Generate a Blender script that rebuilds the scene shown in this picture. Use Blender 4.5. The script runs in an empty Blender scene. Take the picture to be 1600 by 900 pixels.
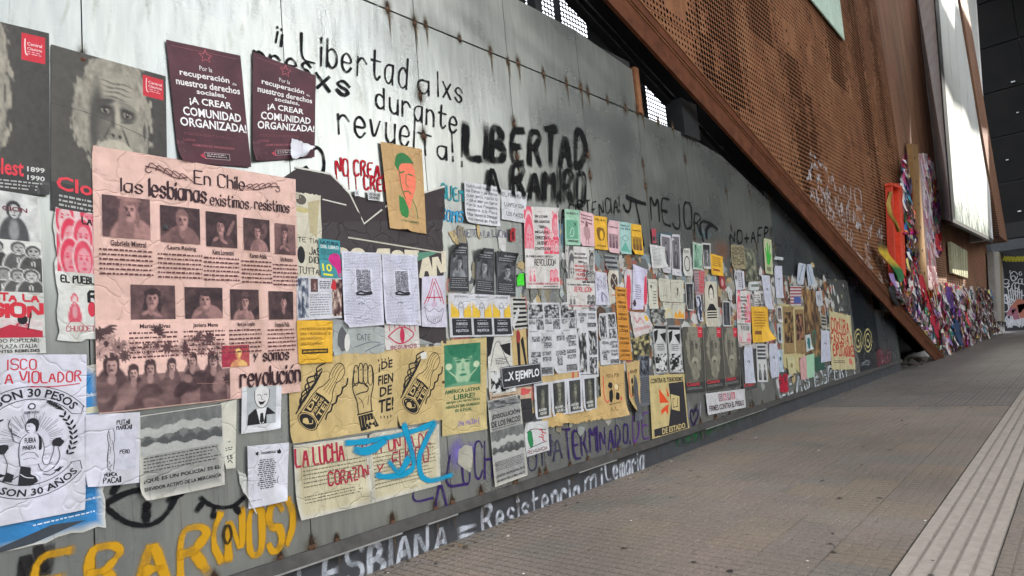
import bpy, math, random
import numpy as np
from mathutils import Matrix, Vector
from mathutils.geometry import tessellate_polygon

scene = bpy.context.scene
COL = scene.collection
random.seed(7)
RNG = np.random.default_rng(7)

# ------------------------------------------------------------------ camera
# survey of the photograph: focal length in 1600 px units, two vanishing points
FPX, CX, CY = 1000.0, 800.0, 450.0
AX = np.array([897, 18, FPX]); AX = AX/np.linalg.norm(AX)            # along the wall
AY = np.array([-1118, 200, FPX]); AY = AY-AY.dot(AX)*AX; AY /= np.linalg.norm(AY)  # into the wall
AZ = np.cross(AX, AY)                                                 # up
CAM_H, CAM_D = 1.5, 4.069
cam_d = bpy.data.cameras.new('camera'); cam = bpy.data.objects.new('camera', cam_d); COL.objects.link(cam)
cam_d.sensor_width = 36.0; cam_d.lens = FPX/1600*36; cam_d.clip_end = 2000; cam_d.clip_start = 0.05
R3 = Matrix(((AX[0], -AX[1], -AX[2]), (AY[0], -AY[1], -AY[2]), (AZ[0], -AZ[1], -AZ[2])))
cam.matrix_world = Matrix.Translation((0, -CAM_D, CAM_H)) @ R3.to_4x4()
scene.camera = cam

# ------------------------------------------------------------------ light
SUN = Vector((0.74, -0.30, 0.60)).normalized()                        # towards the sun
world = bpy.data.worlds.new('World'); scene.world = world; world.use_nodes = True
nt = world.node_tree
bg = nt.nodes['Background']; sky = nt.nodes.new('ShaderNodeTexSky')
sky.sky_type = 'NISHITA'; sky.sun_disc = False
sky.sun_elevation = math.asin(SUN.z); sky.sun_rotation = math.atan2(SUN.x, SUN.y)
sky.air_density = 1.0; sky.dust_density = 3.0; sky.ozone_density = 1.0
hs = nt.nodes.new('ShaderNodeHueSaturation'); hs.inputs['Saturation'].default_value = .26   # hazy, nearly white sky
nt.links.new(sky.outputs[0], hs.inputs['Color']); nt.links.new(hs.outputs[0], bg.inputs['Color']); bg.inputs['Strength'].default_value = 0.15
sun_d = bpy.data.lights.new('sun', 'SUN'); sun_d.energy = 4.0; sun_d.angle = math.radians(0.5); sun_d.color = (1, .95, .86)
sun = bpy.data.objects.new('sun', sun_d); COL.objects.link(sun)
sun.rotation_euler = (-SUN).to_track_quat('-Z', 'Y').to_euler()
scene.view_settings.view_transform = 'Standard'; scene.view_settings.look = 'None'
scene.view_settings.exposure = 2.15; scene.view_settings.gamma = 1.0

# ------------------------------------------------------------------ helpers
def wp(px, py, y=0.0):
    """a point of the photograph carried onto the upright plane Y=y (X along the wall, Z up)"""
    r = np.array([px-CX, py-CY, FPX]); d = np.array([r@AX, r@AY, r@AZ]); t = (CAM_D+y)/d[1]
    return float(d[0]*t), float(d[2]*t+CAM_H)

def lin(c):
    c = np.asarray(c, dtype=float)/255.0
    return np.where(c <= .04045, c/12.92, ((c+.055)/1.055)**2.4)

def tag(o, label=None, cat=None, group=None, kind=None):
    if label: o['label'] = label
    if cat: o['category'] = cat
    if group: o['group'] = group
    if kind: o['kind'] = kind
    return o

def empty(name, loc=(0, 0, 0)):
    o = bpy.data.objects.new(name, None); COL.objects.link(o); o.location = loc; o.empty_display_size = .1
    return o

class MB:
    """mesh collector with a colour (and alpha) per vertex"""
    def __init__(s): s.v = []; s.f = []; s.c = []; s.n = 0
    def add(s, v, f, c):
        v = np.asarray(v, dtype=float).reshape(-1, 3); n = len(v)
        c = np.asarray(c, dtype=float)
        if c.ndim == 1:
            if len(c) == 3: c = np.append(c, 1.0)
            c = np.tile(c, (n, 1))
        elif c.shape[1] == 3: c = np.hstack([c, np.ones((n, 1))])
        s.v.append(v); s.c.append(c)
        if isinstance(f, np.ndarray): s.f += (f+s.n).tolist()
        else: s.f += [[i+s.n for i in q] for q in f]
        s.n += n
    def box(s, x0, y0, z0, x1, y1, z1, c=(.5, .5, .5)):
        v = [(x, y, z) for x in (x0, x1) for y in (y0, y1) for z in (z0, z1)]
        s.add(v, [[0, 1, 3, 2], [4, 6, 7, 5], [0, 4, 5, 1], [2, 3, 7, 6], [0, 2, 6, 4], [1, 5, 7, 3]], c)
    def bar(s, p, q, w, d, c=(.5, .5, .5), up=(0, 1, 0)):
        """a square bar from p to q, w across, d along 'up'"""
        p, q, up = np.array(p, float), np.array(q, float), np.array(up, float)
        t = (q-p)/np.linalg.norm(q-p); up = up-up.dot(t)*t; up /= np.linalg.norm(up); sd = np.cross(t, up)
        v = [e+a*sd*w/2+b*up*d/2 for e in (p, q) for a, b in ((-1, -1), (1, -1), (1, 1), (-1, 1))]
        s.add(v, [[0, 1, 2, 3], [7, 6, 5, 4], [0, 4, 5, 1], [1, 5, 6, 2], [2, 6, 7, 3], [3, 7, 4, 0]], c)
    def build(s, name, mat, parent=None, loc=None, smooth=False):
        me = bpy.data.meshes.new(name)
        V = np.vstack(s.v)
        if loc is not None: V = V-np.array(loc)
        me.from_pydata(V.tolist(), [], s.f)
        a = me.color_attributes.new('Col', 'FLOAT_COLOR', 'POINT')
        a.data.foreach_set('color', np.vstack(s.c).ravel())
        if smooth: me.polygons.foreach_set('use_smooth', np.ones(len(me.polygons), bool))
        me.materials.append(mat)
        o = bpy.data.objects.new(name, me); COL.objects.link(o)
        if parent: o.parent = parent
        if loc is not None and parent is None: o.location = loc
        return o

def gridfaces(nx, ny):
    i = np.arange(nx)[None, :]+np.arange(ny)[:, None]*(nx+1)
    i = i.ravel()
    return np.stack([i, i+1, i+nx+2, i+nx+1], 1)

# ------------------------------------------------------------------ materials
def mat(name, build):
    m = bpy.data.materials.new(name); m.use_nodes = True
    t = m.node_tree; b = t.nodes['Principled BSDF']; build(t, b); return m
def N(t, k, **kw):
    n = t.nodes.new(k)
    for a, v in kw.items(): setattr(n, a, v)
    return n
def noise(t, scale, detail=4, rough=.55, vec=None, sc=None):
    n = N(t, 'ShaderNodeTexNoise'); n.inputs['Scale'].default_value = scale
    n.inputs['Detail'].default_value = detail; n.inputs['Roughness'].default_value = rough
    if vec is None:
        g = N(t, 'ShaderNodeNewGeometry'); vec = g.outputs['Position']
    if sc:
        mp = N(t, 'ShaderNodeVectorMath', operation='MULTIPLY'); mp.inputs[1].default_value = sc
        t.links.new(vec, mp.inputs[0]); vec = mp.outputs[0]
    t.links.new(vec, n.inputs['Vector']); return n
def ramp(t, src, stops):
    r = N(t, 'ShaderNodeValToRGB'); e = r.color_ramp.elements
    while len(e) < len(stops): e.new(.5)
    for k, (p, c) in enumerate(stops):
        e[k].position = p; e[k].color = (*c, 1) if not isinstance(c, (int, float)) else (c, c, c, 1)
    t.links.new(src, r.inputs[0]); return r
def mixc(t, a, b, fac, mode='MIX'):
    m = N(t, 'ShaderNodeMix', data_type='RGBA', blend_type=mode)
    for s, v in ((m.inputs[6], a), (m.inputs[7], b), (m.inputs[0], fac)):
        if hasattr(v, 'links'): t.links.new(v, s)
        elif isinstance(v, (int, float)): s.default_value = v
        else: s.default_value = (*v, 1)
    return m.outputs[2]
def bump(t, b, h, strength, dist=.01):
    n = N(t, 'ShaderNodeBump'); n.inputs['Strength'].default_value = strength; n.inputs['Distance'].default_value = dist
    t.links.new(h, n.inputs['Height']); t.links.new(n.outputs[0], b.inputs['Normal'])

def _paper(t, b):
    a = N(t, 'ShaderNodeAttribute', attribute_name='Col')
    n1 = noise(t, 9, 5, .6); n2 = noise(t, 2.2, 3, .5, sc=(3.5, 1, .5))
    r1 = ramp(t, n1.outputs[0], [(.3, .80), (.65, 1.0)]); r2 = ramp(t, n2.outputs[0], [(.35, (.80, .79, .74)), (.6, (1, 1, 1))])
    c = mixc(t, a.outputs['Color'], r1.outputs[0], 1, 'MULTIPLY'); c = mixc(t, c, r2.outputs[0], .8, 'MULTIPLY')
    t.links.new(c, b.inputs['Base Color']); b.inputs['Roughness'].default_value = .62
    v = N(t, 'ShaderNodeTexVoronoi', feature='DISTANCE_TO_EDGE'); v.inputs['Scale'].default_value = 7
    g = N(t, 'ShaderNodeNewGeometry'); wob = noise(t, 3, 3)
    mx = N(t, 'ShaderNodeMix', data_type='VECTOR'); mx.inputs[0].default_value = .25
    t.links.new(g.outputs['Position'], mx.inputs[4]); t.links.new(wob.outputs['Color'], mx.inputs[5])
    t.links.new(mx.outputs[1], v.inputs['Vector'])
    cr = ramp(t, v.outputs['Distance'], [(0, 0), (.045, 1)])
    ad = N(t, 'ShaderNodeMath', operation='ADD'); t.links.new(cr.outputs[0], ad.inputs[0])
    n3 = noise(t, 22, 3); t.links.new(n3.outputs[0], ad.inputs[1])
    bump(t, b, ad.outputs[0], .6, .006)
PAPER = mat('pasted_paper', _paper)
def _ink(t, b):
    a = N(t, 'ShaderNodeAttribute', attribute_name='Col')
    n1 = noise(t, 30, 4, .7); r1 = ramp(t, n1.outputs[0], [(.3, .82), (.6, 1.0)])
    c = mixc(t, a.outputs['Color'], r1.outputs[0], 1, 'MULTIPLY')
    t.links.new(c, b.inputs['Base Color']); b.inputs['Roughness'].default_value = .6
    b.inputs['Specular IOR Level'].default_value = .3
INK = mat('printed_ink', _ink)
def _paint(t, b):
    a = N(t, 'ShaderNodeAttribute', attribute_name='Col')
    n1 = noise(t, 45, 5, .75); n2 = noise(t, 5, 3, .6)
    s = N(t, 'ShaderNodeMath', operation='MULTIPLY_ADD')       # alpha*1.6 + noise - .75
    t.links.new(a.outputs['Alpha'], s.inputs[0]); s.inputs[1].default_value = 1.7
    sub = N(t, 'ShaderNodeMath', operation='SUBTRACT'); t.links.new(n1.outputs[0], sub.inputs[0]); sub.inputs[1].default_value = .78
    t.links.new(sub.outputs[0], s.inputs[2])
    cl = N(t, 'ShaderNodeClamp'); t.links.new(s.outputs[0], cl.inputs[0])
    mu = N(t, 'ShaderNodeMath', operation='MULTIPLY', use_clamp=True); t.links.new(cl.outputs[0], mu.inputs[0])
    t.links.new(a.outputs['Alpha'], mu.inputs[1])
    m2 = N(t, 'ShaderNodeMath', operation='MULTIPLY', use_clamp=True); t.links.new(mu.outputs[0], m2.inputs[0]); m2.inputs[1].default_value = 1.5
    t.links.new(m2.outputs[0], b.inputs['Alpha'])
    t.links.new(a.outputs['Color'], b.inputs['Base Color']); b.inputs['Roughness'].default_value = .75; b.inputs['Specular IOR Level'].default_value = .12
PAINT = mat('spray_paint', _paint)
def _steel(t, b):
    a = N(t, 'ShaderNodeAttribute', attribute_name='Col')
    n1 = noise(t, 3, 6, .6, sc=(6, 1, .7)); n2 = noise(t, 1.1, 4, .5); n3 = noise(t, 60, 3, .6)
    r1 = ramp(t, n1.outputs[0], [(.3, (.80, .79, .78)), (.7, (1.04, 1.03, 1.0))])
    r2 = ramp(t, n2.outputs[0], [(.3, (.78, .80, .82)), (.65, (1.0, 1.0, .96))])
    c = mixc(t, a.outputs['Color'], r1.outputs[0], 1, 'MULTIPLY'); c = mixc(t, c, r2.outputs[0], 1, 'MULTIPLY')
    t.links.new(c, b.inputs['Base Color']); b.inputs['Metallic'].default_value = .73
    rr = ramp(t, n2.outputs[0], [(.3, .24), (.7, .34)]); t.links.new(rr.outputs[0], b.inputs['Roughness'])
    bump(t, b, n1.outputs[0], .12, .01)
STEEL = mat('galvanised_steel', _steel)
def flat(name, c, rough=.6, metal=0., nscale=6, var=.25, bstr=.15, sc=None):
    def f(t, b):
        n = noise(t, nscale, 6, .65, sc=sc)
        lo = tuple(x*(1-var) for x in c); hi = tuple(min(1, x*(1+var)) for x in c)
        r = ramp(t, n.outputs[0], [(.3, lo), (.7, hi)]); t.links.new(r.outputs[0], b.inputs['Base Color'])
        b.inputs['Roughness'].default_value = rough; b.inputs['Metallic'].default_value = metal
        if bstr: bump(t, b, n.outputs[0], bstr, .01)
    return mat(name, f)
INKLESS = PAPER
DARK = flat('black_steel', (.018, .019, .02), .45, .3)
PLINTH = flat('dark_plinth', (.045, .046, .05), .75, 0, 5, .35)
LEDGE = flat('grimy_ledge', (.05, .047, .042), .6, .3, 9, .45, .3)  # colour darkened to stand for the shadow on the ledge
def _corten(t, b):
    n1 = noise(t, 1.3, 6, .62); n2 = noise(t, 26, 5, .7); n3 = noise(t, 2.2, 3, .5, sc=(4, 4, .25))
    r = ramp(t, n1.outputs[0], [(.25, (.155, .063, .029)), (.5, (.25, .108, .050)), (.75, (.32, .158, .074))])
    r2 = ramp(t, n2.outputs[0], [(.3, .72), (.7, 1.15)]); r3 = ramp(t, n3.outputs[0], [(.3, .78), (.65, 1.08)])
    c = mixc(t, r.outputs[0], r2.outputs[0], 1, 'MULTIPLY'); c = mixc(t, c, r3.outputs[0], 1, 'MULTIPLY')
    t.links.new(c, b.inputs['Base Color']); b.inputs['Roughness'].default_value = .78; bump(t, b, n2.outputs[0], .25, .005)
CORTEN = mat('corten_steel', _corten)
BEAMM = flat('corten_beam', (.105, .036, .016), .85, 0, 5, .35)
scene.cycles.transparent_max_bounces = 64
for m_ in (BEAMM, CORTEN): m_.node_tree.nodes['Principled BSDF'].inputs['Specular IOR Level'].default_value = .15
CAVITY = flat('dark_cavity', (.006, .006, .006), 1); CAVITY.node_tree.nodes['Principled BSDF'].inputs['Specular IOR Level'].default_value = 0  # near-black without gloss, stands for the shade inside the facade
# ------------------------------------------------------------------ ground
def _pave(t, b):
    n1 = noise(t, .9, 5, .6); n2 = noise(t, 40, 4, .7); n3 = noise(t, .25, 3, .5)
    a = N(t, 'ShaderNodeObjectInfo')
    r = ramp(t, n1.outputs[0], [(.25, (.158, .138, .118)), (.5, (.203, .175, .149)), (.75, (.236, .201, .169))])
    r2 = ramp(t, n2.outputs[0], [(.3, .7), (.7, 1.2)]); r3 = ramp(t, n3.outputs[0], [(.3, .8), (.7, 1.15)])
    rr = ramp(t, a.outputs['Random'], [(0, (.90, .95, .93)), (.3, (1.07, .99, .95)), (.55, (1.04, .98, .93)), (.8, (1.0, .97, .91)), (.93, (1.14, 1.04, .90)), (1, (.96, 1.02, .99))])
    c = mixc(t, r.outputs[0], r2.outputs[0], 1, 'MULTIPLY'); c = mixc(t, c, r3.outputs[0], 1, 'MULTIPLY'); c = mixc(t, c, rr.outputs[0], 1, 'MULTIPLY')
    t.links.new(c, b.inputs['Base Color']); b.inputs['Roughness'].default_value = .62; bump(t, b, n2.outputs[0], .3, .004)
PAVE = mat('ribbed_paver', _pave)
def _far(t, b):
    g = N(t, 'ShaderNodeNewGeometry')
    br = N(t, 'ShaderNodeTexBrick'); br.offset = 0
    br.inputs['Scale'].default_value = 1; br.inputs['Brick Width'].default_value = .4; br.inputs['Row Height'].default_value = .4
    br.inputs['Mortar Size'].default_value = .006; br.inputs['Color1'].default_value = (.170, .156, .140, 1)
    br.inputs['Color2'].default_value = (.205, .183, .162, 1); br.inputs['Mortar'].default_value = (.03, .03, .028, 1)
    t.links.new(g.outputs['Position'], br.inputs['Vector'])
    b2 = N(t, 'ShaderNodeTexBrick'); b2.inputs['Scale'].default_value = 1; b2.inputs['Brick Width'].default_value = .08
    b2.inputs['Row Height'].default_value = .08; b2.inputs['Mortar Size'].default_value = .006
    b2.inputs['Color1'].default_value = (1, 1, 1, 1); b2.inputs['Color2'].default_value = (.85, .85, .85, 1); b2.inputs['Mortar'].default_value = (.5, .5, .5, 1)
    t.links.new(g.outputs['Position'], b2.inputs['Vector'])
    n1 = noise(t, .5, 6, .65); r2 = ramp(t, n1.outputs[0], [(.3, .75), (.7, 1.2)])
    c = mixc(t, br.outputs[0], b2.outputs[0], 1, 'MULTIPLY'); c = mixc(t, c, r2.outputs[0], 1, 'MULTIPLY')
    t.links.new(c, b.inputs['Base Color']); b.inputs['Roughness'].default_value = .6
FARPAVE = mat('distant_paving', _far)
GROUT = flat('grout', (.05, .047, .043), .85)
SLABM = flat('tactile_slab', (.35, .305, .255), .75, 0, 11, .16, .1)

m = MB(); m.add([(-60, -90, -.02), (160, -90, -.02), (160, 30, -.02), (-60, 30, -.02)], [[0, 1, 2, 3]], (.1, .1, .1))
tag(m.build('ground', GROUT), kind='structure')
pavement = empty('pavement', (0, 0, 0)); tag(pavement, kind='structure')
T = .4
def paver_mesh(seed):
    rg = random.Random(seed); m = MB()
    m.box(.003, .003, -.02, T-.003, T-.003, -.007)
    for j in range(5):
        for i in range(5):
            o = .0 if j % 2 else .0
            x0, y0 = i*.08+.004, j*.08+.004; x1, y1 = x0+.071, y0+.071; h = rg.uniform(-.0012, .0006)
            c = .003
            v = [(x0, y0, -.008), (x1, y0, -.008), (x1, y1, -.008), (x0, y1, -.008), (x0+c, y0+c, h), (x1-c, y0+c, h), (x1-c, y1-c, h), (x0+c, y1-c, h)]
            m.add(v, [[4, 5, 6, 7], [0, 1, 5, 4], [1, 2, 6, 5], [2, 3, 7, 6], [3, 0, 4, 7]], (.1, .1, .1))
    o = m.build('paver', PAVE); me = o.data; bpy.data.objects.remove(o); return me
PM = [paver_mesh(i) for i in range(3)]
def put(me, name, x, y, parent, z=0):
    o = bpy.data.objects.new(name, me); COL.objects.link(o); o.location = (x, y, z); o.parent = parent; return o
for i in range(25):
    for j in range(8):
        put(random.choice(PM), 'paver', 2.4+i*T, -3.0+j*T, pavement, random.uniform(-.0015, .0015))
for i in range(15):
    for j in range(3):
        put(random.choice(PM), 'paver', 4.3+i*T, -3.47-(j+1)*T, pavement, random.uniform(-.0015, .0015))
def sheet_ground(x0, x1, y0, y1, z=0.):
    mm.add([(x0, y0, z), (x1, y0, z), (x1, y1, z), (x0, y1, z)], [[0, 1, 2, 3]], (.1, .1, .1))
mm = MB(); sheet_ground(12.4, 120, -3.0, 6.0); sheet_ground(10.3, 120, -60, -3.47); sheet_ground(-50, 4.3, -60, -3.47, -.004); sheet_ground(-50, 2.4, -3.0, .3, -.004); sheet_ground(4.3, 10.3, -60, -4.67, -.004)
tag(mm.build('distant_pavers', FARPAVE, pavement), kind='stuff')
# tactile guide strip: five raised bands per slab
m = MB(); SL = .44
for k in range(5):
    y0 = k*.094+.0; y1 = y0+.072; x0, x1 = .0015, SL-.0015; c = .003
    v = [(x0, y0, -.012), (x1, y0, -.012), (x1, y1, -.012), (x0, y1, -.012), (x0, y0+c, .004), (x1, y0+c, .004), (x1, y1-c, .004), (x0, y1-c, .004)]
    m.add(v, [[4, 5, 6, 7], [0, 1, 5, 4], [1, 2, 6, 5], [2, 3, 7, 6], [3, 0, 4, 7]], (.5, .5, .5))
m.box(.0015, -.003, -.02, SL-.0015, .455, -.0155)
_def = m.build('tactile_slab', SLABM); SM = _def.data; bpy.data.objects.remove(_def)
strip = empty('tactile_path', (3.4, -3.46, 0)); tag(strip, kind='structure')
for i in range(80): put(SM, 'tactile_slab', i*SL, 0, strip, random.uniform(-.001, .001))
m = MB(); m.box(35.2, 0, -.01, 90, .45, .002, (.5, .5, .5)); tag(m.build('distant_slab', SLABM, strip), kind='stuff')
for k, (gx, gy, c) in enumerate([(746+72, 897, 0), (986, 814, 0), (1446, 814, 0), (1262, 877, 0)]):
    r = np.array([gx-CX, gy-CY, FPX]); d = np.array([r@AX, r@AY, r@AZ]); t_ = -CAM_H/d[2]
    m = MB(); x_, y_ = d[0]*t_, d[1]*t_-CAM_D; n = 7; rr = .011
    v = [(0, 0, .007)]+[(math.cos(a)*rr*random.uniform(.7, 1.2), math.sin(a)*rr*random.uniform(.7, 1.2), .001) for a in np.linspace(0, 2*math.pi, n, endpoint=False)]
    m.add(v, [[0, 1+q, 1+(q+1) % n] for q in range(n)], lin((235, 232, 220)))
    o = m.build('paper_crumb', PAPER); o.location = (x_, y_, .002)
    tag(o, ['tiny white crumb on the pavers near the wall below the chalky word resistencia', 'tiny pale crumb lying on the middle of the dark pavers', 'small white crumb at the near edge of the pale tactile strip', 'tiny white crumb on the dark pavers left of the tactile strip'][k], 'litter', 'crumbs of litter on the pavement')

gm = MB(); rg = random.Random(17)
for k in range(150):
    x = 2.5+rg.random()**1.4*15; y = -rg.uniform(.1, 4.6); s_ = rg.uniform(.008, .026); n = 8; c = lin(rg.choice([(58, 54, 50), (46, 44, 42), (150, 142, 130), (70, 64, 58)]))
    gm.add([(x+s_*math.cos(6.283*i/n)*rg.uniform(.75, 1.15), y+s_*math.sin(6.283*i/n)*rg.uniform(.75, 1.15), .0032) for i in range(n)]+[(x, y, .0048)], [[i, (i+1) % n, n] for i in range(n)], c)
tag(gm.build('gum_spots', INKLESS, pavement), kind='stuff')
# ------------------------------------------------------------------ steel hoarding
SG = lin((160, 163, 160))
wall = empty('steel_wall', (0, 0, 0)); tag(wall, 'long grey galvanised steel wall covered in posters and graffiti', 'wall')
def panel(x0, x1, z0, z1, col, y=0.0, ztop=None, name='panel', m_=STEEL):
    """slightly dished sheet with folded edges; ztop = (z at x0, z at x1) for a sloping head"""
    g = .0035; x0 += g; x1 -= g; z0 += g; z1 -= g; nx, nz = 10, 26
    X, Zt = np.meshgrid(np.linspace(0, 1, nx+1), np.linspace(0, 1, nz+1))
    ph = RNG.uniform(0, 6, 4); top = z1 if ztop is None else (ztop[0]+(ztop[1]-ztop[0])*X-g)
    Xw = x0+(x1-x0)*X; Zw = z0+(top-z0)*Zt
    D = .0035*np.sin(3.1*X+ph[0])*np.sin(5*Zt+ph[1])+.002*np.sin(9*X+ph[2]+2*Zt)*np.cos(11*Zt+ph[3])
    D *= (np.minimum(np.minimum(X, 1-X)*6, 1))
    V = np.stack([Xw, y+.003-np.abs(D)*0+D*.8, Zw], -1).reshape(-1, 3)
    m = MB(); m.add(V, gridfaces(nx, nz), col)
    e = .03; tl, tr = (z1, z1) if ztop is None else (ztop[0]-g, ztop[1]-g)
    for a, b_ in (((x0, z0), (x0, tl)), ((x1, tr), (x1, z0)), ((x0, tl), (x1, tr)), ((x1, z0), (x0, z0))):
        m.add([(a[0], y+.003, a[1]), (b_[0], y+.003, b_[1]), (b_[0], y+e, b_[1]), (a[0], y+e, a[1])], [[0, 1, 2, 3]], col*.6)
    o = m.build(name, m_, wall, smooth=False); return o
SX = [-1.45, -.19, 1.07, 2.33, 3.61, 4.84, 6.12, 7.39]
for a, b_ in zip(SX[:-1], SX[1:]):
    panel(a, b_, .30, 4.475, SG); 
for a, b_ in zip(SX[:-1], SX[1:]):
    panel(a, b_, 4.485, 5.23, SG*.95, ztop=None if b_ < 7 else (5.23, 5.08))
def beam_under(x): return 5.86-.3162*(x-7.2)-.475
SX2 = [7.39, 8.65, 10.0, 11.0, 11.9]
for a, b_ in zip(SX2[:-1], SX2[1:]):
    panel(a, b_, .30, 4.475, SG*.93, ztop=(4.475, 4.475) if b_ < 9.2 else (min(4.475, 4.56-.27*(a-9.2)), 4.56-.27*(b_-9.2)))
SX3 = [11.9, 13.0, 14.1, 15.25, 16.4]
for a, b_ in zip(SX3[:-1], SX3[1:]):
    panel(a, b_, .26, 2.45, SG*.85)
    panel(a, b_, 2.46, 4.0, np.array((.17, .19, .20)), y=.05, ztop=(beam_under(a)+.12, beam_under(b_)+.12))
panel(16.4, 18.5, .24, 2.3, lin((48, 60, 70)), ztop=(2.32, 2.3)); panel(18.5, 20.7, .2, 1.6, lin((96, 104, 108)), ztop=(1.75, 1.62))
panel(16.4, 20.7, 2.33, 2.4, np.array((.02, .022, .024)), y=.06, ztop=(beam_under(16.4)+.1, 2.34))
m = MB(); m.box(-1.5, .05, .0, 20.7, .3, 4.4); 
m = MB(); m.box(-1.5, .022, -.02, 20.7, .12, .235); m.build('plinth', PLINTH, wall)
m = MB()
v = [(-1.5, -.012, .302), (-1.5, -.045, .228), (-1.5, -.040, .222), (-1.5, .03, .222), (-1.5, .03, .302)]
v2 = [(20.7, a, b_) for _, a, b_ in v]
m.add(v+v2, [[i, (i+1) % 5, 5+(i+1) % 5, 5+i] for i in range(5)], (.1, .1, .1)); m.build('ledge', LEDGE, wall)
EDGE = flat('bare_steel_edge', (.42, .42, .40), .4, .6)  # pale strips along parts of the ledge's lower edge
for a, b_ in ((2.02, 3.05), (3.3, 3.62), (5.3, 6.0), (8.2, 10.4)):
    m = MB(); m.box(a, -.049, .216, b_, -.041, .2275); m.build('ledge_edge', EDGE, wall)
m = MB(); m.box(-1.5, .035, .24, 7.39, .06, 5.2); m.box(7.39, .035, .24, 11.9, .06, 3.6); m.box(11.9, .07, .2, 20.7, .1, 1.6); m.build('backing_rail', DARK, wall)
# weld spots: rusty lumps over the seams, each with a soft rust stain
RUST = flat('rusty_weld', (.10, .045, .022), .9, 0, 30, .6, .5)
def lump(x, z, s=.03):
    m = MB(); n = 7; v = []; 
    for r_, yy in ((1, 0), (.75, -.5), (.35, -.75)):
        for k in range(n):
            a = 2*math.pi*k/n; q = s*r_*random.uniform(.7, 1.25); v.append((x+q*math.cos(a), yy*s*.6, z+q*math.sin(a)*.8))
    v.append((x, -s*.55, z)); f = []
    for l in (0, 1):
        for k in range(n): f.append([l*n+k, l*n+(k+1) % n, (l+1)*n+(k+1) % n, (l+1)*n+k])
    f += [[2*n+k, 2*n+(k+1) % n, 3*n] for k in range(n)]
    m.add(v, f, (.1, .05, .02)); m.build('weld_spot', RUST, wall)
STAIN = MB()
def stain(x, z, w, h, col, a=.7, up=.35, y=-.0022):
    n = 14; c = np.zeros((1+2*n, 4)); c[:, :3] = lin(col); v = [(x, y, z)]; c[0, 3] = a
    for r_ in (.45, 1.):
        for k in range(n):
            t_ = 2*math.pi*k/n; rr_ = r_*random.uniform(.8, 1.15)
            v.append((x+w*rr_*math.cos(t_), y, z+h*rr_*math.sin(t_)*(up if math.sin(t_) > 0 else 1)))
    c[1:n+1, 3] = a*.72; c[n+1:, 3] = 0
    f = [[0, 1+k, 1+(k+1) % n] for k in range(n)]+[[1+k, 1+(k+1) % n, n+1+(k+1) % n, n+1+k] for k in range(n)]
    STAIN.add(v, f, c)
def weld(x, z, s=.03, d=1):
    lump(x, z, s); q = random.uniform(.7, 1.3)
    stain(x, z, .085*q, .13*q, (104, 94, 76), .62, 1.5 if d else .9, -.0022-random.random()*.0004)
    stain(x, z, .035, .07*q, (58, 42, 32), .95, 1.5, -.0028-random.random()*.0004)
    if random.random() < .6: stain(x+.01, z-.05, .018, .30*q, (96, 80, 60), .8, .2, -.0033-random.random()*.0004)
for sx in SX[1:]:
    for z in ([4.48, 3.43] if sx < 2.5 else [4.48, 3.75, 3.45, 2.2, 1.3]): weld(sx, z+random.uniform(-.06, .06), random.uniform(.018, .034))
    weld(sx, .31, .035, 0)
for sx in SX2[1:]:
    for z in [3.9, 3.1, 1.4]: weld(sx, z+random.uniform(-.2, .2), .02)
    weld(sx, .31, .03, 0)
for k in range(15):
    weld(2.9+k*.42, 4.482, random.uniform(.016, .03))
for k in range(22): weld(1.3+k*.43+random.uniform(-.08, .08), .305, random.uniform(.02, .035), 0)
# ------------------------------------------------------------------ sloping corten beam and dark steel behind it
def bl(x): return 5.86-.3162*(x-7.2)
beam = empty('corten_beam', (7.2, -.3, 5.86)); tag(beam, 'rust brown steel beam sloping down from top centre to the pavement', 'beam')
L0 = np.array(beam.location)
def slope_box(x0, x1, y0, y1, da, db, m_, name, par, base=bl, c=(.1, .1, .1), k=None):
    m = MB(); v = [(x, y, base(x)-d) for x in (x0, x1) for y in (y0, y1) for d in (db, da)]
    m.add(np.array(v)-np.array(par.location), [[0, 1, 3, 2], [4, 6, 7, 5], [0, 4, 5, 1], [2, 3, 7, 6], [0, 2, 6, 4], [1, 5, 7, 3]], c)
    return m.build(name, m_, par)
slope_box(1, 25.6, -.30, -.21, 0, .13, BEAMM, 'top_flange', beam)
slope_box(1, 25.5, -.285, -.21, .133, .155, CORTEN, 'web', beam)
slope_box(1, 25.4, -.27, -.22, .158, .475, BEAMM, 'fascia', beam)
slope_box(1, 25.62, -.315, -.20, -.022, -.001, CORTEN, 'capping', beam)
truss = empty('steel_truss', (8, .1, 4)); tag(truss, 'black steel girders behind the rusty sloping beam', 'truss')
_d0, _d1 = wp(915, 0, .1), wp(1183, 292, .1)
def dl(x): return _d0[1]+(x-_d0[0])*(_d1[1]-_d0[1])/(_d1[0]-_d0[0])
slope_box(3, 20, .10, .22, -.02, .02, DARK, 'flange', truss, dl)
slope_box(3, 20, .15, .17, .02, .14, DARK, 'web', truss, dl)
slope_box(3, 20, .10, .22, .14, .17, DARK, 'flange', truss, dl)
for x in (4.0, 5.75, 7.62, 9.0, 10.6, 12.4, 14.6):
    m = MB(); z0, z1 = min(dl(x), bl(x))-1.3, bl(x)-.1; m.box(x-.06, .22, z0, x+.06, .34, z1); V = m.v[0]; V -= np.array(truss.location); m.build('post', DARK, truss)
for x in (5, 7, 9, 11):
    m = MB(); m.bar((x, .16, dl(x)), (x+1.3, .16, bl(x+1.3)-.3), .06, .06); m.v[0] -= np.array(truss.location); m.build('brace', DARK, truss)
m = MB(); m.box(8.62, -.06, 4.42, 9.12, .2, 4.98); m.v[0] -= np.array(truss.location); m.build('hanger_box', DARK, truss)
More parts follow.
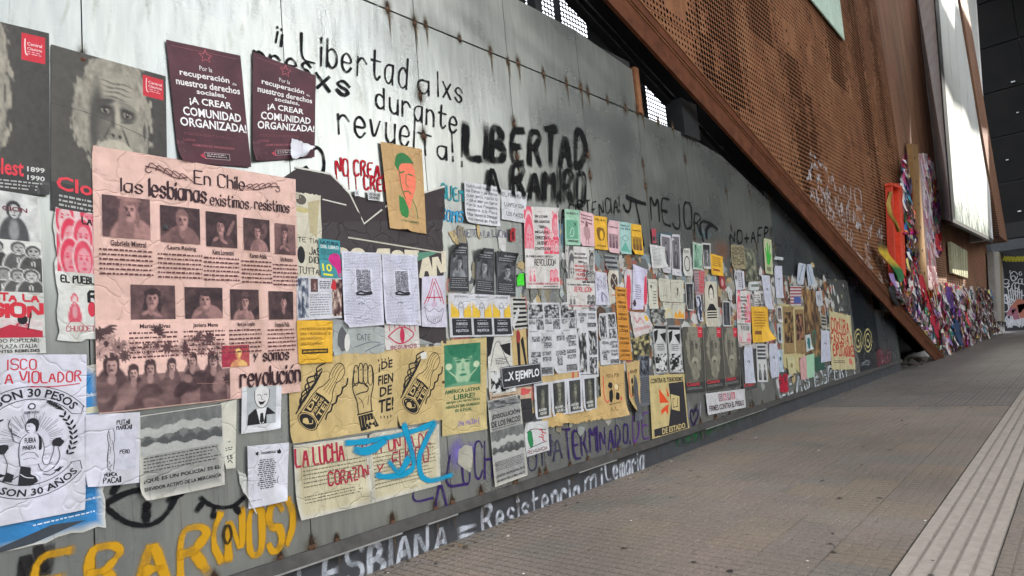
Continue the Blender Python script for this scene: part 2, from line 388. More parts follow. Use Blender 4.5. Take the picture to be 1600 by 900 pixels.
m = MB(); m.box(7.40, -.03, 4.49, 7.50, .1, 5.12); m.v[0] -= np.array(truss.location); m.build('stub_column', CORTEN, truss)
# perforated dark screen: sky shows through its holes
screen = empty('perforated_screen', (4.8, .5, 4.2)); tag(screen, 'dark perforated steel screen behind the truss with daylight through its holes', 'screen')
OPEN = []
for (xa_, ya_, xb_, yb_) in ((822, -30, 862, 26), (878, -12, 914, 56), (1012, 92, 1042, 132), (1010, 136, 1044, 196), (1088, 162, 1108, 196), (1122, 200, 1136, 222), (1146, 222, 1154, 232)):
    p_, q_ = wp(xa_, (ya_+yb_)/2, .5), wp(xb_, (ya_+yb_)/2, .5); mx_ = (xa_+xb_)/2; OPEN.append((p_[0], q_[0], wp(mx_, yb_, .5)[1], wp(mx_, ya_, .5)[1]))
_old = [(5.15, 5.62, 5.2, 5.75), (5.85, 6.35, 5.2, 5.62), (7.75, 8.3, 5.0, 5.4), (7.72, 8.35, 4.4, 4.92), (9.35, 9.62, 4.8, 5.1), (10.25, 10.6, 4.5, 4.75), (11.2, 11.35, 4.2, 4.4)]
def cells(cx, cz, r, hp, y=0.):
    """plates of side 2*hp round (cx,cz) with an eight-sided hole of radius r: vertices, quads"""
    n = len(cx); ang = np.arange(8)*math.pi/4
    ox = np.array([1, 1, 0, -1, -1, -1, 0, 1])*hp; oz = np.array([0, 1, 1, 1, 0, -1, -1, -1])*hp
    V = np.zeros((n, 16, 3)); V[:, :8, 0] = cx[:, None]+ox; V[:, :8, 2] = cz[:, None]+oz
    V[:, 8:, 0] = cx[:, None]+r[:, None]*np.cos(ang); V[:, 8:, 2] = cz[:, None]+r[:, None]*np.sin(ang); V[:, :, 1] = y
    k = np.arange(8); q = np.stack([k, (k+1) % 8, 8+(k+1) % 8, 8+k], 1)
    return V.reshape(-1, 3), (q[None]+np.arange(n)[:, None, None]*16).reshape(-1, 4)
hp = .033
for pi in range(7):
    xa = 4.8+pi*1.056; xs = np.arange(xa+hp, xa+1.05, 2*hp); zs = np.arange(3.9, 9.4, 2*hp)
    X, Z = [q.ravel() for q in np.meshgrid(xs, zs)]; k = (Z < bl(X)+.9) & (Z > bl(X)-1.9); X, Z = X[k], Z[k]
    r = np.full(len(X), .002)
    for (a, b_, c_, d_) in OPEN: r[(X > a) & (X < b_) & (Z > c_) & (Z < d_)] = .026
    V, F = cells(X, Z, r, hp); hole = r > .01
    m = MB(); q = F.reshape(-1, 8, 4)
    for h_, fl in ((True, q[hole]), (False, None)):
        if h_ and len(fl): m.add(V, fl.reshape(-1, 4), (.02, .02, .02))
    Xs, Zs = X[~hole], Z[~hole]; n = len(Xs); v = np.zeros((n, 4, 3)); sx = np.array([-1, 1, 1, -1])*hp; sz = np.array([-1, -1, 1, 1])*hp
    v[:, :, 0] = Xs[:, None]+sx; v[:, :, 2] = Zs[:, None]+sz; m.add(v.reshape(-1, 3), np.arange(4*n).reshape(n, 4), (.02, .02, .02))
    for a in m.v: a += np.array((0, .5, 0))-np.array(screen.location)
    m.build('screen_plate', DARK, screen)
m = MB(); m.box(20.7, 1.6, -.02, 34, 1.7, 3.2); m.box(11.95, .47, 3.2, 34, 1.8, 3.3); m.box(20.7, .06, -.02, 20.8, 1.6, 2.2); m.box(12, .42, 2.0, 20.8, .46, 4.4)  # black sheets close the dark opening; top slab added unseen to block skylight
tag(m.build('recess_wall', DARK), 'black recessed wall with an added unseen roof in the shade under the low end of the beam', 'wall')
m = MB()
for x, z, dx, dz in ((21.5, .03, .5, .12), (22.1, .02, .3, .07), (22.9, .02, .4, .22)):
    n = 9; c = random.random(); v = [(x, .0, z)]+[(x+dx*.5*math.cos(a)*random.uniform(.6, 1.1), .3*math.sin(a), z+abs(math.sin(a*1.5))*dz) for a in np.linspace(0, 6.28, n, endpoint=False)]+[(x, .1, z+dz)]
    m.add(v, [[1+k, 1+(k+1) % n, n+1] for k in range(n)], lin((80, 70, 60)))
tag(m.build('litter_heap', PAPER), 'small heap of dark rubbish in the recess under the beam end', 'rubbish')

# ------------------------------------------------------------------ perforated corten facade
facade = empty('corten_facade', (7, -.12, 0)); tag(facade, 'tall building front clad in perforated rust brown steel panels', 'building')
P_ = .095
def hole_r(X, Z):
    bx = np.floor(X/.38).astype(int); bz = np.floor(Z/.57).astype(int)
    h = (np.sin(bx*12.9898+bz*78.233)*43758.5453) % 1.0
    h2 = (np.sin(np.floor(X/P_)*39.34+np.floor(Z/P_)*11.13)*24634.63) % 1.0
    r = np.where(h > .08, .0265, .006); r = np.where((h2 > .97), .040, r); r = np.where(((h > .62) & (h < .72)), .032, r)
    for (a, b_, lo, hi) in ((9.35, 11.0, 5.3, 20), (9.7, 10.6, 4.7, 5.9), (11.7, 12.9, 7.0, 20), (13.6, 14.5, 3.2, 7.2), (14.6, 15.0, 5.0, 6.5), (17.2, 18.4, 7.5, 20), (20.0, 20.9, 3.4, 20), (22.6, 23.2, 5, 20)):
        k = (X > a) & (X < b_) & (Z > lo) & (Z < hi) & (h < .90); r = np.where(k, .0435, r)
        k = (X > a-.35) & (X < b_+.35) & (Z > lo) & (Z < hi) & (h2 > .55) & (r < .038); r = np.where(k, .038, r)
    return r
NP = int(1.235/P_)
for ci in range(14):
    xa = 6.9+ci*1.245
    for ri in range(5):
        za = .15+ri*2.957
        xs = xa+P_*(np.arange(13)+.5); zs = za+P_*(np.arange(31)+.5)
        X, Z = [q.ravel() for q in np.meshgrid(xs, zs)]; k = Z-P_/2 > bl(X+P_/2)-.16; X, Z = X[k], Z[k]
        if not len(X): continue
        V, F = cells(X, Z, hole_r(X, Z), P_/2); m = MB(); m.add(V-np.array((7, 0, 0)), F, (.2, .1, .05))
        m.build('panel', CORTEN, facade)
        # thin folded rim
        if za > bl(xa)-.1:
            m = MB(); m.box(xa-7+13*P_, .0, za, xa-7+13*P_+.008, .03, za+31*P_); m.build('panel_rim', BEAMM, facade)
def _cf(t, b):
    g = N(t, 'ShaderNodeNewGeometry'); sep = N(t, 'ShaderNodeSeparateXYZ'); t.links.new(g.outputs['Position'], sep.inputs[0])
    def frac(o, p):
        a = N(t, 'ShaderNodeMath', operation='DIVIDE'); t.links.new(o, a.inputs[0]); a.inputs[1].default_value = p
        f = N(t, 'ShaderNodeMath', operation='FRACT'); t.links.new(a.outputs[0], f.inputs[0])
        s = N(t, 'ShaderNodeMath', operation='SUBTRACT'); t.links.new(f.outputs[0], s.inputs[0]); s.inputs[1].default_value = .5
        q = N(t, 'ShaderNodeMath', operation='MULTIPLY'); t.links.new(s.outputs[0], q.inputs[0]); t.links.new(s.outputs[0], q.inputs[1]); return q
    fx, fz = frac(sep.outputs[0], P_), frac(sep.outputs[2], P_)
    ad = N(t, 'ShaderNodeMath', operation='ADD'); t.links.new(fx.outputs[0], ad.inputs[0]); t.links.new(fz.outputs[0], ad.inputs[1])
    wn = noise(t, .8, 3, .6, sc=(3.2, 1, .25)); th = ramp(t, wn.outputs[0], [(.47, .075), (.60, .15)])
    lt = N(t, 'ShaderNodeMath', operation='LESS_THAN'); t.links.new(ad.outputs[0], lt.inputs[0]); t.links.new(th.outputs[0], lt.inputs[1])
    n1 = noise(t, .5, 6, .62, sc=(1, 1, .4)); n2 = noise(t, 20, 4, .7)
    r = ramp(t, n1.outputs[0], [(.3, (.21, .088, .042)), (.5, (.31, .135, .062)), (.72, (.38, .19, .09))])
    r2 = ramp(t, n2.outputs[0], [(.3, .8), (.7, 1.1)]); c = mixc(t, r.outputs[0], r2.outputs[0], 1, 'MULTIPLY')
    c = mixc(t, c, (.012, .008, .007), lt.outputs[0]); t.links.new(c, b.inputs['Base Color']); b.inputs['Roughness'].default_value = .8
CFAR = mat('distant_perforated_corten', _cf)  # far copy of the corten, colour lightened to offset dimmer light there
for ci in range(15):
    xa = 24.35+ci*1.5
    for ri in range(4):
        za = .12+ri*7.4; m = MB(); m.box(xa-7, 0, za, xa-7+1.492, .02, za+7.392); m.build('panel', CFAR, facade)
m = MB(); 
bk_ = [(-.5, bl(6.5)+.05), (17.9, .25), (39.8, 0), (39.8, 30), (-.5, 30)]
m.add([(a, .45, c) for a, c in bk_]+[(a, .5, c) for a, c in bk_], [[0, 1, 2, 3, 4], [9, 8, 7, 6, 5]]+[[i, 5+i, 5+(i+1) % 5, (i+1) % 5] for i in range(5)], (.1, .1, .1)); m.build('backing', CAVITY, facade)  # near-black sheet gives the holes their shaded depth
m = MB(); m.box(35.6, -1.0, 5.25, 40.2, -.02, 30); m.build('pier', CFAR, facade)
# mint sheet high on the facade
wx0, wz0 = wp(1268, 0, -.2); wx1, wz1 = wp(1320, 63, -.2)
m = MB(); MINT = lin((205, 232, 214))
v = [(15.1, -.2, 9.05), (18.75, -.2, 8.98-.02), (18.95, -.2, 13), (15.3, -.2, 13)]
v = [(15.45, -.16, 9.46), (18.66, -.16, 8.96), (19.0, -.16, 13.5), (12.2, -.16, 13.5), (12.2, -.16, 9.95)]
v = [(12.0, -.2, 9.62), (15.93, -.2, 9.12+.18), (18.67, -.2, 8.98), (19.2, -.2, 14), (12.0, -.2, 14)]
ax, az = wp(1262, -8, -.2); bx_, bz_ = wp(1320, 63, -.2); cx_, cz_ = wp(1315, -10, -.2)
v = [(ax, -.2, az), (bx_, -.2, bz_), (bx_+.35, -.2, bz_+3.5), (ax, -.2, az+3.2)]
v2 = [(a, -.17, c) for a, _, c in v]
m.add(v+v2, [[0, 1, 2, 3], [4, 5, 1, 0], [5, 6, 2, 1], [6, 7, 3, 2], [7, 4, 0, 3]], MINT)
tag(m.build('banner', PAPER), 'pale mint banner hanging high on the rusty perforated facade', 'banner')
# ------------------------------------------------------------------ light box sign
BX0, BX1, BZ0, BZ1 = 27.2, 39.6, 4.72, 27.0
box = empty('billboard', (BX0, -1, BZ0)); tag(box, 'huge white framed billboard box jutting from the rusty facade, sunlit lower half', 'billboard')
CASE = flat('pale_concrete_casing', (.80, .78, .76), .7, 0, 2, .12)
def bq(*pts):   # corners given on the photograph, each on its own upright plane
    return [np.array((wp(px, py, y)[0], y, wp(px, py, y)[1]))-np.array((BX0, -1, BZ0)) for px, py, y in pts]
def slab(quad, nrm, th, m_, name):
    m = MB(); n_ = np.array(nrm, float)*th; v = list(quad)+[q+n_ for q in quad]
    m.add(v, [[0, 1, 2, 3], [7, 6, 5, 4]]+[[i, 4+i, 4+(i+1) % 4, (i+1) % 4] for i in range(4)], (.3, .3, .3)); return m.build(name, m_, box)
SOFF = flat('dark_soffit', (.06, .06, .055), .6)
slab(bq((1459, -40, -1), (1490, 346, -1), (1472, 343, -.125), (1428, -40, -.125)), (1, 0, 0), .06, CASE, 'side_panel')
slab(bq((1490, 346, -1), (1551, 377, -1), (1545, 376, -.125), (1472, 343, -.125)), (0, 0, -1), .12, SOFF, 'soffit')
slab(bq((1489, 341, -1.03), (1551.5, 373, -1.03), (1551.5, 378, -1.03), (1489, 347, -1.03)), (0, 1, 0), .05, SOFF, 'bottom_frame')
slab(bq((1458, -40, -1.02), (1463.5, -40, -1.02), (1493, 345, -1.02), (1488.5, 344, -1.02)), (0, 1, 0), .05, DARK, 'side_frame')
slab(bq((1521, -40, -1.02), (1523, -40, -1.02), (1552, 375, -1.02), (1549.5, 374, -1.02)), (0, 1, 0), .9, CASE, 'side_frame')
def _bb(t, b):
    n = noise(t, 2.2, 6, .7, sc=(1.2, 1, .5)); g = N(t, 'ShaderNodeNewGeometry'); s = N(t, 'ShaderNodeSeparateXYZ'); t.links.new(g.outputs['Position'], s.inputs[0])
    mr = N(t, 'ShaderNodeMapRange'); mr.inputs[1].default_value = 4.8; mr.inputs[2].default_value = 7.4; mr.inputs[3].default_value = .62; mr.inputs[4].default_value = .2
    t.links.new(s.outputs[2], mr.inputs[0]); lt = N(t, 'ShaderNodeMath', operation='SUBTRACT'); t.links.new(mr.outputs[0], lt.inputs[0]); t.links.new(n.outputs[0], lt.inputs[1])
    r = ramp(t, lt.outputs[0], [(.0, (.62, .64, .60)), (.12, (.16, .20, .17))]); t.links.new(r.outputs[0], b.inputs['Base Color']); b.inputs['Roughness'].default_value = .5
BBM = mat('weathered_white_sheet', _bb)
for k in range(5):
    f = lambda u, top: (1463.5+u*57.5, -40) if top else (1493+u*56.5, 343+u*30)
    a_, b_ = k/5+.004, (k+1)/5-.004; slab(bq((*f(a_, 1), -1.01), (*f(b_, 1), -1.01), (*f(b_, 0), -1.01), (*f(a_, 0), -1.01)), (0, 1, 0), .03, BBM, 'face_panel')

# ------------------------------------------------------------------ canopy overhead, with gaps added to let the sun reach the sign
ZC = 34.0
def up(px, py):
    x, z = wp(px, py, -1.03); t_ = (ZC-z)/SUN.z; return (x+SUN.x*t_, -1.03+SUN.y*t_)
lit = [up(1472, 120), up(1493, 165), up(1508, 172), up(1520, 205), up(1549, 212), up(1565, 400), up(1500, 400), up(1483, 350)]
lit2 = [up(1470, 5), up(1494, 55), up(1495, 12), up(1517, 58), up(1510, -15), up(1480, -30)]
outer = [(10.5, -.15), (45, -32), (130, -32), (130, -.15)]  # unseen street edge shaped to set the steel's reflections and block sun
def plate(outer, holes, z0, z1):
    m = MB()
    for z in (z0, z1):
        pts = [Vector((*p, z)) for p in outer]; loops = [pts]+[[Vector((*p, z)) for p in h] for h in holes]
        allp = [p for l in loops for p in l]; tr = tessellate_polygon(loops)
        m.add([tuple(p) for p in allp], [list(t_) for t_ in tr], (.03, .03, .03))
    return m
m = plate(outer, [lit, lit2], ZC, ZC+.4)
tag(m.build('canopy', DARK), 'dark canopy roof high above the street at top right', 'canopy')
# dark building closing the view at far right, with the painted wall at its foot
far = empty('far_building', (76, -20, 0)); tag(far, 'dark glass building behind the canopy at the right edge of the picture', 'building')
def _gl(t, b):
    n = noise(t, .35, 5, .6); r = ramp(t, n.outputs[0], [(.3, (.005, .005, .005)), (.6, (.010, .009, .009)), (.8, (.03, .028, .026))]); t.links.new(r.outputs[0], b.inputs['Base Color']); b.inputs['Roughness'].default_value = .6; b.inputs['Specular IOR Level'].default_value = .15
DGL = mat('dark_glass', _gl)
m = MB(); m.box(.25, -60, -.02, .6, 24, 36); m.build('wall', DARK, far)
m = MB(); m.box(0, 0, 0, 60, 18, 14); o = m.build('added_dark_block', flat('dull_render', (.045, .043, .04), .8)); o.location = (53, -43, 0); tag(o, 'unseen dull block added across the street to darken reflections in the steel wall', 'building')  # unseen block added to darken reflections on the right of the steel
m = MB(); m.box(0, 0, 0, 95, 14, 9.5); o = m.build('added_low_block', flat('brown_render', (.12, .10, .085), .8)); o.location = (-62, -58, 0); tag(o, 'unseen low brown block added behind the photographer to darken low reflections', 'building')  # unseen block added to darken what the lower steel mirrors
for k in range(12):
    for j in range(8):
        m = MB(); m.box(0, -20+k*3.4, j*4.4, .2, -20+k*3.4+3.3, j*4.4+4.25); m.build('glass_pane', DGL, far)
LAMP = flat('pale_fitting', (.6, .62, .62), .4)
for k, (px, py) in enumerate([(1583, 128), (1590, 176), (1574, 250), (1593, 330), (1584, 355)]):
    r = np.array([px-CX, py-CY, FPX]); d = np.array([r@AX, r@AY, r@AZ]); t_ = 75.8/d[0]
    m = MB(); s_ = random.uniform(.06, .16); m.box(-.35, d[1]*t_-CAM_D+20-s_, d[2]*t_+CAM_H-s_*.4, -.1, d[1]*t_-CAM_D+20+s_, d[2]*t_+CAM_H+s_*.35); m.build('fitting', LAMP, far)

# unseen trees added beside the photographer so the dull steel mirrors dark crowns
LEAF = flat('leaf', (.05, .075, .025), .6, 0, 3, .4, 0); BARK = flat('bark', (.07, .055, .04), .9)
def tree(x, y, zc, R_, label):
    tr_ = empty('added_tree', (x, y, 0)); tag(tr_, label, 'tree', 'unseen trees added to darken reflections')
    m = MB()
    def limb(p, q, r0, r1):
        p, q = np.array(p, float), np.array(q, float); d = (q-p)/np.linalg.norm(q-p); s_ = np.cross(d, (.3, 1, .2)); s_ /= np.linalg.norm(s_); u_ = np.cross(d, s_); v = []
        for e_, r_ in ((p, r0), (q, r1)): v += [e_+r_*(math.cos(a)*s_+math.sin(a)*u_) for a in np.linspace(0, 6.283, 7)[:-1]]
        m.add(v, [[i, (i+1) % 6, 6+(i+1) % 6, 6+i] for i in range(6)], (.1, .08, .05))
    limb((0, 0, 0), (.1, 0, zc-R_*.7), .28, .2); rg = random.Random(int(x*10)); tips = []
    for k in range(9):
        a = k*2.4; q = (R_*.6*math.cos(a), R_*.6*math.sin(a), zc+rg.uniform(-.3, .6)*R_); limb((.1, 0, zc-R_*.75), q, .12, .04); tips.append(q)
    m.build('trunk', BARK, tr_); n = 8000; r = np.random.default_rng(int(x)); d = r.normal(size=(n, 3)); d /= np.linalg.norm(d, axis=1)[:, None]
    c = d*(R_*r.random(n)**.4)[:, None]*(1+.25*np.sin(d[:, :1]*5+x)*np.cos(d[:, 2:]*6)); c[:, 2] = c[:, 2]*.8+zc; k = np.sin(c[:, 0]*1.7)*np.sin(c[:, 1]*1.5+1)*np.sin(c[:, 2]*1.9) > -.35; c = c[k]; n = len(c)
    a = r.normal(size=(n, 3))*.21; b_ = r.normal(size=(n, 3))*.21; m = MB(); m.add(np.stack([c-a, c+b_, c+a, c-b_], 1).reshape(-1, 3), np.arange(4*n).reshape(n, 4), (.05, .07, .03)); m.build('crown', LEAF, tr_)
tree(17.6, -12.2, 15.2, 4.0, 'unseen leafy tree added on the kerb nearest the photographer'); tree(23.4, -12.6, 13.6, 4.2, 'unseen leafy tree added second along the kerb'); tree(30.5, -12.0, 14.0, 5.2, 'unseen leafy tree added third along the kerb'); tree(36.0, -13.5, 10.5, 4.2, 'unseen broad leafy tree added farthest along the kerb')
# ------------------------------------------------------------------ lettering and drawing engine
_gc = {}
def glyphs(text, bold=False, cond=False):
    key = (text, bold)
    if key in _gc: return _gc[key]
    cu = bpy.data.curves.new('lettering', 'FONT'); cu.body = text; cu.size = 1; cu.resolution_u = 2
    if bold: cu.offset = .022
    o = bpy.data.objects.new('lettering', cu); COL.objects.link(o)
    me = o.to_mesh(); V = np.zeros(len(me.vertices)*3); me.vertices.foreach_get('co', V); V = V.reshape(-1, 3)[:, :2].copy()
    F = [list(p.vertices) for p in me.polygons]; o.to_mesh_clear()
    bpy.data.objects.remove(o); bpy.data.curves.remove(cu)
    if len(V):
        lo, hi = V.min(0), V.max(0); V = (V-lo)/np.maximum(hi-lo, 1e-6)
    _gc[key] = (V, F); return V, F
SF = {'A': '002640/1232', 'B': '00062635342303/2342413000', 'C': '4536160501103041', 'D': '000626444220 00', 'E': '46060040/0333', 'F': '460600/0333',
 'G': '45361605011030424323', 'H': '0006/4046/0343', 'I': '2026', 'J': '4641301001', 'K': '0006/460240/', 'L': '060040', 'M': '0006234640', 'N': '00064046',
 'Ñ': '00053045/1726', 'O': '160501103041453616', 'P': '00063645 3403', 'R': '00063645342303/2340', 'S': '453616050413334241301001', 'T': '2026/0646', 'U': '060110304146',
 'V': '062046', 'X': '0046/0640', 'Y': '062346/2320', 'Z': '06460040', 'Q': '160501103041453616/2240', 'W': '0610243046',
 'a': '3414030110203234/3430', 'b': '0600/0314243331201001', 'c': '332414030110203 1', 'd': '3630/3324140301102031', 'e': '02323324140301102031', 'f': '36261510/0424',
 'g': '3324140301102031/3430', 'h': '0600/0314243330', 'i': '1014/1516', 'j': '1410', 'l': '1610', 'm': '0400/03142420/23344440', 'n': '0400/0314243330',
 'o': '140301102031332414', 'p': '0400/0314243331201001', 'q': '3324140301102031/3430', 'r': '0400/03142433', 's': '33241403122231201001', 't': '16112031/0434', 'u': '0401102031/3430',
 'v': '041034', 'x': '0430/0034', 'y': '0412/3400', 'z': '04340030', '!': '1612/1110', '¡': '1014/1516', ',': '1100', '.': '1011', '+': '0242/2024', '=': '0141/0343',
 '(': '26040220', ')': '06242200', '1': '052620', '0': '160501103041453616', '3': '05163645342342413000', '?': '05163645231312/1110', '-': '0343', 'ó': '140301102031332414/2536', 'í': '1014/1526'}
def strokes_of(text, gap=1.5, jit=0.0, rg=None):
    """single-line letters: list of polylines in letter units (height 6)"""
    out = []; x = 0
    for ch in text:
        if ch == ' ': x += 3; continue
        s = SF.get(ch)
        if s is None: s = SF.get(ch.upper(), '0040')
        s = s.replace(' ', ''); pl = [[(int(q[i]), int(q[i+1])) for i in range(0, len(q)-1, 2)] for q in s.split('/') if q]
        lo = min(p[0] for l in pl for p in l); hi = max(p[0] for l in pl for p in l)
        jx, jy, js = (rg.uniform(-jit, jit), rg.uniform(-jit, jit), 1+rg.uniform(-jit, jit)*.25) if rg else (0, 0, 1)
        for l in pl: out.append([((p[0]-lo)*js+x+jx+(rg.uniform(-jit, jit)*.3 if rg else 0), p[1]*js+jy+(rg.uniform(-jit, jit)*.3 if rg else 0)) for p in l])
        x += (hi-lo)+gap
    return out, max(x-gap, 1)
def smooth_line(P, it=2):
    P = [np.array(p, float) for p in P]
    for _ in range(it):
        if len(P) < 3: break
        Q = [P[0]]
        for a, b_ in zip(P[:-1], P[1:]): Q += [a*.78+b_*.22, a*.22+b_*.78]
        Q.append(P[-1]); P = Q
    return P
def ribbon(P, w, offs=(-.5, .5), jitw=0, rg=None):
    """offset curves either side of polyline P: (len(P), len(offs), 2)"""
    P = np.array(P, float); n = len(P)
    if n < 2: P = np.vstack([P, P+[w*.3, 0]]); n = 2
    T_ = np.gradient(P, axis=0); L = np.linalg.norm(T_, axis=1); L[L == 0] = 1; T_ /= L[:, None]
    e = w*.42; P = P.copy(); P[0] -= T_[0]*e; P[-1] += T_[-1]*e
    Nn = np.stack([-T_[:, 1], T_[:, 0]], 1); ws = np.full(n, w)
    if rg:
        f_, p_ = rg.uniform(2, 6), rg.uniform(0, 6); ws = ws*np.array([1+rg.uniform(-jitw, jitw)+.22*math.sin(p_+f_*i/n) for i in range(n)])
    return P[:, None, :]+Nn[:, None, :]*(np.array(offs)[None, :, None]*ws[:, None, None])

class Sheet:
    """a pasted sheet on an upright plane. Content is placed in u (right), v (down), both 0..1"""
    count = 0
    def __init__(s, name, label, cat, quad, col, lay=0, group=None, y=0., curl=(), torn=0, wr=1., step=.05, world_quad=False, kind=None, edge=None):
        Q = [q if world_quad else wp(q[0], q[1], y) for q in quad]; s.Q = [np.array(q) for q in Q]
        s.W = (np.linalg.norm(s.Q[1]-s.Q[0])+np.linalg.norm(s.Q[2]-s.Q[3]))/2; s.H = (np.linalg.norm(s.Q[3]-s.Q[0])+np.linalg.norm(s.Q[2]-s.Q[1]))/2
        Sheet.count += 1; s.seed = Sheet.count; s.rg = random.Random(s.seed*13+5); s.lay = lay
        s.y0 = y-.0045-.0034*lay-.00004*(Sheet.count % 20); s.ph = [s.rg.uniform(0, 6.28) for _ in range(6)]; s.wr = wr; s.curl = curl or tuple((s.rg.choice((0, 1)), s.rg.choice((0, 1)), s.rg.uniform(.05, .13), s.rg.uniform(.006, .022)) for _ in range(2)); curl = s.curl
        c = sum(s.Q)/4; s.org = np.array((c[0], s.y0, c[1])); s.text, s.draw = MB(), MB(); s.pics = []; s.k = 0
        nx, ny = max(2, int(s.W/step)), max(2, int(s.H/step))
        if curl: nx, ny = max(nx, 12), max(ny, 12)
        U, V = np.meshgrid(np.linspace(0, 1, nx+1), np.linspace(0, 1, ny+1))
        if torn:
            b = (U == 0)|(U == 1)|(V == 0)|(V == 1); J = RNG.uniform(-1, 1, U.shape+(2,))
            U = np.where(b, U+(J[..., 0]*.5+.2*(.5-U))*torn/s.W*.6, U); V = np.where(b, V+(J[..., 1]*.5)*torn/s.H*.6, V)
        m = MB(); colr = lin(col); C = np.tile(colr, (U.size, 1))
        if edge is not None:   # bare paper border where the print stops
            e = edge; k = ((U < e/s.W)|(U > 1-e/s.W)|(V < e/s.H)|(V > 1-e/s.H)).ravel(); C[k] = lin((205, 202, 190))
        m.add(s.pos(U.ravel(), V.ravel(), 0), gridfaces(nx, ny), C)
        s.root = m.build(name, PAPER, None, smooth=True); s.root.location = s.org
        tag(s.root, label, cat, group, kind)
    def pos(s, u, v, off):
        u = np.asarray(u, float); v = np.asarray(v, float)
        P = (s.Q[0][None]*((1-u)*(1-v))[:, None]+s.Q[1][None]*(u*(1-v))[:, None]+s.Q[2][None]*(u*v)[:, None]+s.Q[3][None]*((1-u)*v)[:, None])
        x, z = u*s.W, v*s.H; a = .0009*s.wr
        d = a*(np.sin(x*11+s.ph[0]+2*z)*np.cos(z*9+s.ph[1])+.6*np.sin(x*23+s.ph[2]-z*7))+a
        for (cu, cv, rad, amt) in s.curl:          # a corner or edge lifting off the wall
            q = np.clip(1-np.hypot((u-cu)*s.W, (v-cv)*s.H)/rad, 0, 1); d = d+amt*q*q
            P = P+np.stack([(.5-cu)*.9*amt*q*q, (cv-.5)*.6*amt*q*q], -1)
        return np.stack([P[:, 0]-s.org[0], -d-off, P[:, 1]-s.org[2]], -1)
    def _o(s, b, inc=1): s.k += inc; return b+s.k*.000006
    # --- pieces
    def t(s, text, u0, v0, u1, v1, col=(20, 20, 22), bold=True, slant=0, rise=0):
        V, F = glyphs(text, bold)
        if not len(V): return s
        u = u0+V[:, 0]*(u1-u0)+slant*(V[:, 1])*(v1-v0); v = v1-V[:, 1]*(v1-v0)-rise*(V[:, 0])
        s.text.add(s.pos(u, v, s._o(.0018)), F, lin(col)); return s
    def tr(s, text, cx, cy, w_, h_, ang, col=(20, 20, 22), shear=0):
        V, F = glyphs(text, True); x, y = (V[:, 0]-.5)*w_, (.5-V[:, 1])*h_; x = x+shear*y; c_, n_ = math.cos(ang), math.sin(ang)
        s.text.add(s.pos(cx+(x*c_-y*n_)/s.W, cy+(x*n_+y*c_)/s.H, s._o(.0018)), F, lin(col)); return s
    def drips(s, n, col, v0=0., v1=.6, w_=.002):
        for _ in range(n):
            u = s.rg.random(); v = s.rg.uniform(v0, v1); s.s([(u, v), (u+s.rg.uniform(-.004, .004), min(.99, v+s.rg.uniform(.1, .5)))], w_*s.rg.uniform(.4, 1.4), col, 0)
        return s
    def arc(s, text, cu, cv, r, h, a0, a1, col=(20, 20, 22), inward=False):
        V, F = glyphs(text, True); a = np.radians(a0+(a1-a0)*V[:, 0]); rr = r+(V[:, 1]*h if not inward else (h-V[:, 1]*h))
        s.text.add(s.pos(cu+rr*np.sin(a)/s.W, cv-rr*np.cos(a)/s.H, s._o(.0018)), F, lin(col)); return s
    def lines(s, u0, v0, u1, v1, n, col=(40, 40, 42), fill=.5, ragged=0.15):
        """small print too fine to read: rows of word-long dashes"""
        vs, fs = [], []; lh = (v1-v0)/n; k = 0
        for i in range(n):
            u = u0; end = u1-s.rg.random()*ragged*(u1-u0)
            while u < end:
                w_ = min(s.rg.uniform(.006, .03)/s.W, end-u); va = v0+i*lh; vb = va+lh*fill
                q = s.rg.uniform(0, .25)*lh*fill
                vs += [(u, va+q), (u+w_, va+q), (u+w_, vb), (u, vb)]; fs.append([k, k+1, k+2, k+3]); k += 4; u += w_+.006/s.W
        vs = np.array(vs); s.text.add(s.pos(vs[:, 0], vs[:, 1], s._o(.0013)), fs, lin(col)); return s
    def r(s, u0, v0, u1, v1, col):
        nx, ny = max(1, int(abs(u1-u0)*s.W/.05)), max(1, int(abs(v1-v0)*s.H/.05))
        U, V = np.meshgrid(np.linspace(u0, u1, nx+1), np.linspace(v0, v1, ny+1)); s.draw.add(s.pos(U.ravel(), V.ravel(), s._o(.0005, 8)), gridfaces(nx, ny), lin(col)); return s
    def frame(s, u0, v0, u1, v1, w, col):
        a, b_ = w/s.W, w/s.H; s.r(u0, v0, u1, v0+b_, col); s.r(u0, v1-b_, u1, v1, col); s.r(u0, v0, u0+a, v1, col); s.r(u1-a, v0, u1, v1, col); return s
    def p(s, pts, col, sm=0):
        P = smooth_line(list(pts)+[pts[0]], sm) if sm else [np.array(q, float) for q in pts]
        if sm: P = P[:-1]
        tr = [list(t_) for t_ in tessellate_polygon([[Vector((q[0], q[1], 0)) for q in P]])]; P = [np.array(q, float) for q in P]; out = []; cache = {}
        D2 = lambda a, b_: ((P[a][0]-P[b_][0])*s.W)**2+((P[a][1]-P[b_][1])*s.H)**2
        while tr:
            a, b_, c_ = tr.pop(); e_ = max(((D2(a, b_), a, b_, c_), (D2(b_, c_), b_, c_, a), (D2(c_, a), c_, a, b_)), key=lambda q: q[0])
            if e_[0] < .0025 or len(out) > 3000: out.append([a, b_, c_]); continue
            _, i, j, k_ = e_; key = (min(i, j), max(i, j))
            if key not in cache: P.append((P[i]+P[j])/2); cache[key] = len(P)-1
            m_ = cache[key]; tr += [[i, m_, k_], [m_, j, k_]]
        P = np.array(P); tr = out
        s.draw.add(s.pos(P[:, 0], P[:, 1], s._o(.0006, 10)), [list(t_) for t_ in tr], lin(col)); return s
